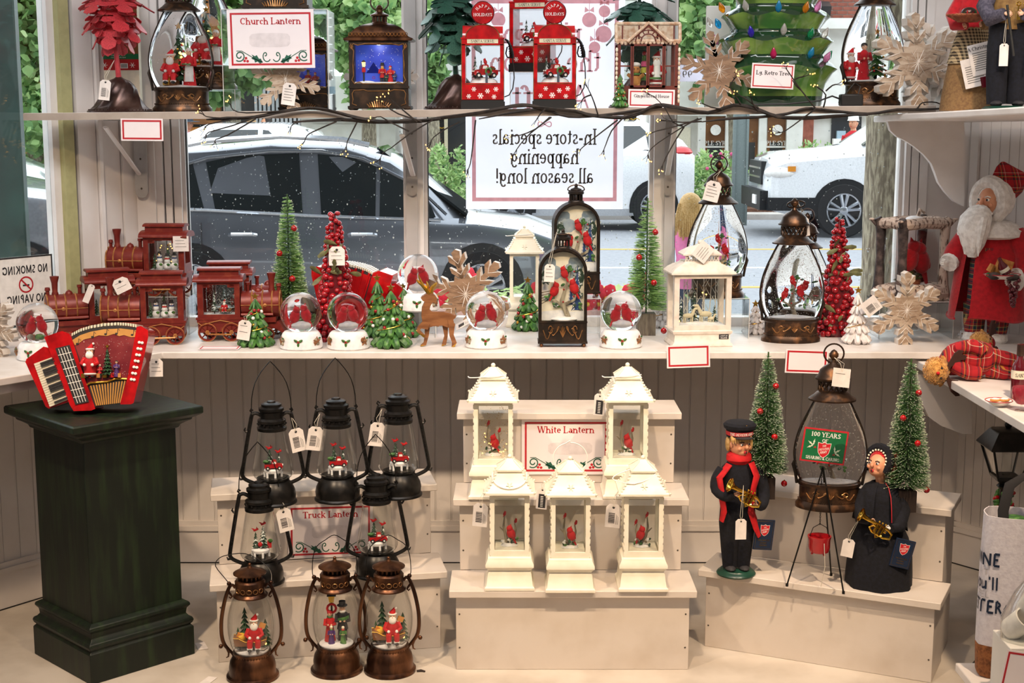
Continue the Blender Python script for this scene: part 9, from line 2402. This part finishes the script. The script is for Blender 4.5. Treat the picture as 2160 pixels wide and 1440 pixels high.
m.box(-w_/2,w_/2,-.0006,0,h_-b,h_);m.box(-w_/2,w_/2,-.0006,0,0,b);m.box(-w_/2,-w_/2+b,-.0006,0,b,h_-b);m.box(w_/2-b,w_/2,-.0006,0,b,h_-b)
write(m,'NO SMOKING',0,.165,.026,'ink',y=-.0005,serif=False,mirror=True,squeeze=.74,bold=1.2);write(m,'NO VAPING',0,.072,.026,'ink',y=-.0005,serif=False,mirror=True,squeeze=.74,bold=1.2);m.build('lettering',t)
m=MB('card_red');m.ribbon([(.024*cos(i*PI/10),.13+.024*sin(i*PI/10))for i in range(21)],.005,-.0006);m.ribbon([(-.017,.147),(.017,.113)],.005,-.0006);m.ribbon([(-.012,.128),(.012,.128)],.005,-.0004,'ink');m.build('prohibition_mark',t)
def tack(px0,py0,px1,py1,Y,label,roll=0):
 a,b=P(px0,py1,Y),P(px1,py0,Y);return card(label,((a.x+b.x)/2,Y,a.z),b.x-a.x,b.z-a.z,roll=roll,group='blank price cards',border=.045)
tack(256,250,343,297,4.416,'blank red-edged price card hanging from the upper shelf edge',R(.5));tack(1407,727,1499,775,4.286,'blank red-edged price card on the sill edge below the deer lantern',R(-2));tack(1655,737,1746,787,4.286,'blank red-edged price card on the sill edge below the front teardrop lantern',R(2))
L_=at(462,739,SZ,.02);c=card('blank red-edged price card lying flat before the sleigh train',(L_.x,L_.y-.015,SZ+.002),.125,.055,tilt=R(-89.5),group='blank price cards',border=.03)
L_=at(985,734,SZ,.0);L_=at(1140,1360,0,0)
# ------------------------------------------------------------------ plush, bottle, bowl on the side shelf
def plush(lab,px,py,r_px,Y,rz,body=True):
 c=P(px,py,Y);s_=mpp(Y,780);r=r_px*s_;t=T('plush_moose',lab,'soft toy',(c.x,Y,c.z),rz)
 m=MB('fur_tan');m.sph((0,0,0),(r,r*.92,r*.9),nu=20,nv=14);rr=random.Random(3);v=[];f=[]
 for i in range(900):
  d=Vector((rr.gauss(0,1),rr.gauss(0,1),rr.gauss(0,1))).normalized();p=Vector((d.x*r,d.y*r*.92,d.z*r*.9));e=d.orthogonal().normalized();e.rotate(Matrix.Rotation(rr.uniform(0,6),3,d));k=r*.1
  m.add([p-e*k*.35,p+e*k*.35,p+d*k+e*k*rr.uniform(-1,1)],[(0,1,2)])
 m.build('head',t);m=MB('ink')
 for sx in(-1,1):m.sph((sx*r*.36,-r*.82,r*.22),r*.09,nu=8,nv=6)
 m.build('eye',t);m=MB('red_matte');m.sph((0,-r*.98,-r*.05),r*.13,nu=10,nv=7);m.build('nose',t)
 for sx in(-1,1):
  m=MB('brown_felt');m.prism([(sx*x*r,z*r)for x,z in((.2,.8),(.5,.95),(.55,1.5),(.75,1.75),(.95,1.5),(1.05,1.9),(1.3,1.95),(1.4,1.6),(1.65,1.7),(1.7,1.4),(1.4,1.05),(.95,.85),(.5,.65))],-r*.55,-r*.35);m.build('antler',t)
  m=MB('fur_tan');m.sph((sx*r*.9,0,r*.45),(r*.3,r*.12,r*.16),nu=9,nv=6,rot=(0,sx*.5,0));m.build('ear',t)
 if body==2:m=MB('tartan_red');m.sph((.35*r,.45*r,r*1.35),(r*.8,r*.8,r*1.0),nu=16,nv=10);m.build('tartan_body',t)
 elif body:
  m=MB('tartan_red');m.tube([(-.2*r,r*.5,r*.7),(-.7*r,r*.9,r*1.5),(-.9*r,r*1.0,r*2.6),(-.8*r,r*1.0,r*3.6),(-.6*r,r,r*4.2)],[r*.7,r*1.25,r*1.4,r*1.25,r*.7],n=18,sm=3)
  m.tube([(-.5*r,-r*.1,r*1.3),(-.1*r,-r*.55,r*2.2),(-.1*r,-r*.5,r*3.0)],[r*.55,r*.55,r*.48],n=12,sm=2);m.tube([(-1.6*r,r*.2,r*1.4),(-2.0*r,-r*.1,r*2.4),(-1.6*r,-r*.3,r*3.2)],[r*.5,r*.5,r*.42],n=12,sm=2)
  for sx in(-1,1):m.tube([(-.7*r+sx*r*.5,r*.8,r*3.8),(-.6*r+sx*r*.5,r*.3,r*4.9),(-.6*r+sx*r*.4,r*.1,r*5.6)],[r*.65,r*.55,r*.45],n=12)
  m.build('tartan_body',t)
 return t
pm=plush('plush moose with red nose in tartan lying with its head over the shelf edge',1975,782,29,4.0,0)
pm.rotation_euler=Euler((R(-4),R(92),R(-10)));
pm=plush('plush moose lying behind the first, only its tan head showing',2068,724,25,4.24,R(10),2);pm.rotation_euler=Euler((R(-40),R(82),R(0)))
Y=3.72;zb=.80;c=P(2146,800,Y);s_=mpp(Y,780)
t=T('wine_bottle','dark toy wine bottle with a santa label lying among the tartan toys','bottle',(c.x+.004,Y,zb));S=lambda pr:[(a*s_,b*s_)for a,b in pr]
m=MB('wine');m.lathe(S([(15,0),(16,3),(16,66),(14,74),(7,84),(6,112),(7,113),(7,117),(0,117)]),n=20);m.build('bottle_body',t);m=MB('cream');m.lathe(S([(16.4,44),(16.4,62)]),n=20,cap=False);lb=m.build('label_band',t)
m=MB('ink');write(m,'SANTA',0,49*s_,7*s_,y=0,m='ink',squeeze=.8);m.v=[(x,-math.sqrt(max(1e-9,(16.9*s_)**2-x*x)),z)for x,y,z in m.v];m.build('lettering',lb)
m=MB('bell_brown');m.lathe(S([(7.4,92),(7.4,116),(0,118)]),n=16);m.build('foil',t)
Y=3.56;c=P(2152,815,Y);t=T('wine_glass','toy wine glass holding pink wine beside the bottle','glass',(c.x+.006,Y,zb));s_=mpp(Y,800)
m=MB('wine_pink');m.lathe(S([(0,14),(10,16),(19,26),(21,40),(20,52)]),n=20);m.build('bowl',t);m=MB('clear_glass');m.lathe(S([(14,0),(13,1.5),(2,3),(2,14)]),n=18);m.build('stem',t)
Y=3.62;c=P(2108,826,Y);t=T('cookie_plate','white dish with red rim holding iced cookies','plate',(c.x,Y,zb));s_=mpp(Y,820)
m=MB('ink_white');m.lathe(S([(10,0),(12,1),(27,12),(28,13),(24,10),(0,5)]),n=24);m.tube([(28*s_*cos(q),28*s_*sin(q),13*s_)for q in[2*PI*i/24 for i in range(24)]],.9*s_,'card_red',5,closed=True);m.build('dish',t)
for x in(-9,10):m=MB('bread');m.sph((x*s_,-4*s_,14*s_),(12*s_,9*s_,4*s_),nu=10,nv=6);m.sph((x*s_,-4*s_,16*s_),(9*s_,7*s_,3*s_),'ink_white',9,5);m.build('cookie',t)
Y=3.82;c=P(2160,770,Y);t=T('robed_doll','cloth doll sleeve in tartan at the frame edge reaching over the bottle','figurine',(c.x+.06,Y,zb));s_=mpp(Y,780)
m=MB('tartan_red');V=lambda x,y,z:(x*s_,y*s_,z*s_);m.loft([(40*s_,0,0,60*s_,60*s_),(40*s_,0,60*s_,55*s_,50*s_),(40*s_,0,120*s_,40*s_,36*s_),(40*s_,0,132*s_,16*s_,16*s_)],n=18);m.tube([V(8,-20,110),V(-14,-44,80),V(-26,-60,92)],[20*s_,19*s_,15*s_],n=11);m.build('robe',t)
m=MB('skin_light');head(m,V(40,-4,160),30*s_);hand(m,V(-28,-64,94),(-.5,-.8,.2),13*s_,'skin_light',1);m.split_hands(t);m=MB('fur_white');m.sph(V(40,-22,140),(24*s_,14*s_,26*s_),nu=12,nv=8);m.sph(V(40,8,172),(30*s_,26*s_,26*s_),nu=12,nv=8);m.build('beard',t)
# ------------------------------------------------------------------ side table, tote, post lantern, gift packs
Y0=3.30;zt_=P(2080,1420,Y0).z
c=P(2110,1420,Y0)
t=T('low_table','low white table holding the tote bag at the aisle corner','table',(1.30,3.27,0));x0=P(2018,1395,3.36).x-1.30
m=MB('white_paint');m.box(x0,.45,-.45,.10,zt_-.022,zt_);m.build('table_top',t,bevel=.003);m=MB('white_paint');m.box(x0+.02,.44,-.43,.08,zt_-.05,zt_-.022);m.build('apron',t)
for x in(x0+.03,.40):
 for y in(-.42,.05):m=MB('white_paint');m.box(x,x+.035,y,y+.035,0,zt_-.05);m.build('leg',t)
s_=mpp(Y0,1250);L_=Vector((P(2122,1420,Y0).x,Y0+.0,zt_+.0006));t=T('tote_bag','white canvas wine tote with black strap and cork base','bag',L_,R(-20));n=26
def ringp(m,prof,mt=None):
 v=[];f=[]
 for j,(rx,ry,z)in enumerate(prof):
  for i in range(n):a=2*PI*i/n;q=1/max(abs(cos(a)),abs(sin(a)))**.55;w_=1+.012*sin(a*5+z*.05);v.append((rx*q*w_*s_*cos(a),ry*q*w_*s_*sin(a),z*s_))
 for j in range(len(prof)-1):f+=[(j*n+i,j*n+(i+1)%n,(j+1)*n+(i+1)%n,(j+1)*n+i)for i in range(n)]
 m.add(v,f,mt)
m=MB('tote_canvas');ringp(m,[(66,50,70),(67,51,150),(65,50,240),(63,50,320),(62,50,352),(60,48,352),(60,48,330),(58,46,90)]);m.build('canvas_body',t,angle=60)
m=MB('cork');ringp(m,[(58,44,0),(64,49,8),(66.5,50.5,72)]);m.add([(60*s_*cos(2*PI*i/n),46*s_*sin(2*PI*i/n),.001)for i in range(n)],[tuple(range(n-1,-1,-1))]);m.build('cork_base',t,angle=60)
m=MB('tote_band');m.tube([(-20*s_,-30*s_,310*s_),(-24*s_,-20*s_,360*s_),(-14*s_,0,410*s_),(14*s_,10*s_,430*s_),(46*s_,0,400*s_),(52*s_,-40*s_,350*s_),(34*s_,-56*s_,300*s_)],11*s_,n=8,flat=.18);m.build('strap',t)
m=MB('ink_white');m.sph((0,0,340*s_),(26*s_,20*s_,8*s_),'resin_green',10,6);m.build('bottle_top',t)
m=MB('book_navy')
for k,(tx,z,sz_,b,mt)in enumerate((('WINE',248,26,1.3,'book_navy'),('A BIT,',226,13,.45,'ink_grey'),("you'll",196,28,1.1,'book_navy'),('FEEL',178,13,.45,'ink_grey'),('BETTER',146,26,1.3,'book_navy'))):write(m,tx,0,z*s_,sz_*s_,mt,y=0,serif=False,bold=b,squeeze=.72)
def wrap(x,z,rx=66.5,ry=51.5):
 a=-PI/2-.82+x/(70*s_);q=1/max(abs(cos(a)),abs(sin(a)))**.55;w_=1.012+.012*sin(a*5+z/s_*.05)
 return(rx*q*w_*s_*cos(a),ry*q*w_*s_*sin(a),z)
m.v=[wrap(x,z)for x,y,z in m.v];m.build('lettering',t)
hang_tag(t,(50*s_,-62*s_,330*s_),46*s_,84*s_,rot=(0,R(-8),0),barcode=True)
c=P(2118,1060,3.80);t=T('post_lantern','black toy street lantern with holly on its post behind the tote','lantern',(c.x,3.80,0));s_=mpp(3.80,980);zz=P(2118,1030,3.80).z
V=lambda x,y,z:(x*s_,y*s_,zz+z*s_)
m=MB('black_metal');m.tube([(0,0,0),V(0,0,20)],11*s_,n=10);m.lathe([(.06,0),(.06,.02),(.02,.05)],n=16);m.lathe([(12*s_,0),(18*s_,6*s_),(12*s_,12*s_),(20*s_,18*s_),(24*s_,22*s_)],n=14,c=(0,0,zz));m.build('post',t)
m=MB('black_metal');m.stack([(p*s_,z*s_)for p,z in[(24,22),(26,26),(26,30)]],c=(0,0,zz));m.stack([(p*s_,z*s_)for p,z in[(48,90),(50,93),(48,97),(30,124),(26,128),(14,131)]],c=(0,0,zz));m.sph(V(0,0,138),8*s_,nu=10,nv=7)
for sx in(-1,1):
 for sy in(-1,1):m.tube([V(sx*24,sy*24,28),V(sx*42,sy*42,92)],2.6*s_,n=6)
m.build('lamp_head',t);m=MB('clear_glass');m.add([V(a*r_,b*r_,z)for r_,z in((23,30),(41,91))for a,b in((-1,-1),(1,-1),(1,1),(-1,1))],[(0,1,5,4),(1,2,6,5),(2,3,7,6),(3,0,4,7)]);m.build('glass',t)
m=MB('clear_glass');m.lathe([(8*s_,30*s_),(10*s_,50*s_),(7*s_,76*s_)],n=12,c=(0,0,zz));m.build('lamp_bulb',t)
m=MB('resin_green')
for k in range(22):a=k*2.4;m.sph(V(16*cos(a),16*sin(a),-10-(k%7)*6),(8*s_,3*s_,5*s_),'resin_green' if k%3 else 'red_gloss',7,5,rot=(0,a,0))
m.build('holly_wreath',t)
Yb=3.14;c=P(2152,1370,Yb);t=T('gift_pack','cellophane gift pack of white mugs in a slatted tray at the frame edge','gift pack',(c.x+.03,Yb,zt_));s_=mpp(Yb,1350)
m=MB('clap_white');m.box(-.075,.09,-.06,.06,0,.15);m.build('tray',t,bevel=.002)
for k in range(7):m=MB('trim_cream');m.box(-.078,.092,-.063,-.06,.006+k*.02,.02+k*.02);m.build('slat',t)
for x,z,q in((-.04,.185,.5),(.03,.19,-.4),(-.01,.235,.2)):m=MB('ink_white');m.X=Matrix.Translation((x,0,z))@Euler((.6,q,0)).to_matrix().to_4x4();m.lathe([(.024,-.03),(.027,-.02),(.027,.03),(.023,.03),(.022,-.02),(0,-.024)],n=16);m.build('mug',t)
m=MB('clear_glass');m.loft([(0,0,.15,.078,.058),(0,0,.2,.078,.062),(0,0,.26,.05,.04),(0,0,.31,.012,.012)],n=14);m.build('wrapper',t)
a_=P(2112,1440,Yb-.066);card('blank red-edged price card fixed to the slatted tray at the frame edge',(a_.x+.05,Yb-.0645,a_.z-.02),.11,.092,roll=R(9),group='blank price cards',border=.045)
q=at(1400,1420,0,.08)
m=MB('tag_white')
for px,py,r0 in((425,1362,.4),(438,1436,-.3)):
 q=onz(px,py,.001);m=MB('tag_white');m.box(-.014,.014,-.03,.03,0,.0008);o=m.build('paper_scrap',None,loc=q,rz=r0);tag(o,'small dropped price tag on the floor beside the pedestal' if py<1400 else 'small dropped barcode tag on the floor before the black lanterns','tag')
q=onz(888,1417,0);m=MB('dark_block');m.tube([(-.012,0,.003),(0,.002,.004),(.012,-.002,.003)],[.003,.0035,.002],n=6);o=m.build('wood_chip',None,loc=q);tag(o,'small dark chip lying on the floor right of the bronze lanterns'.replace('right of','past'),'debris')
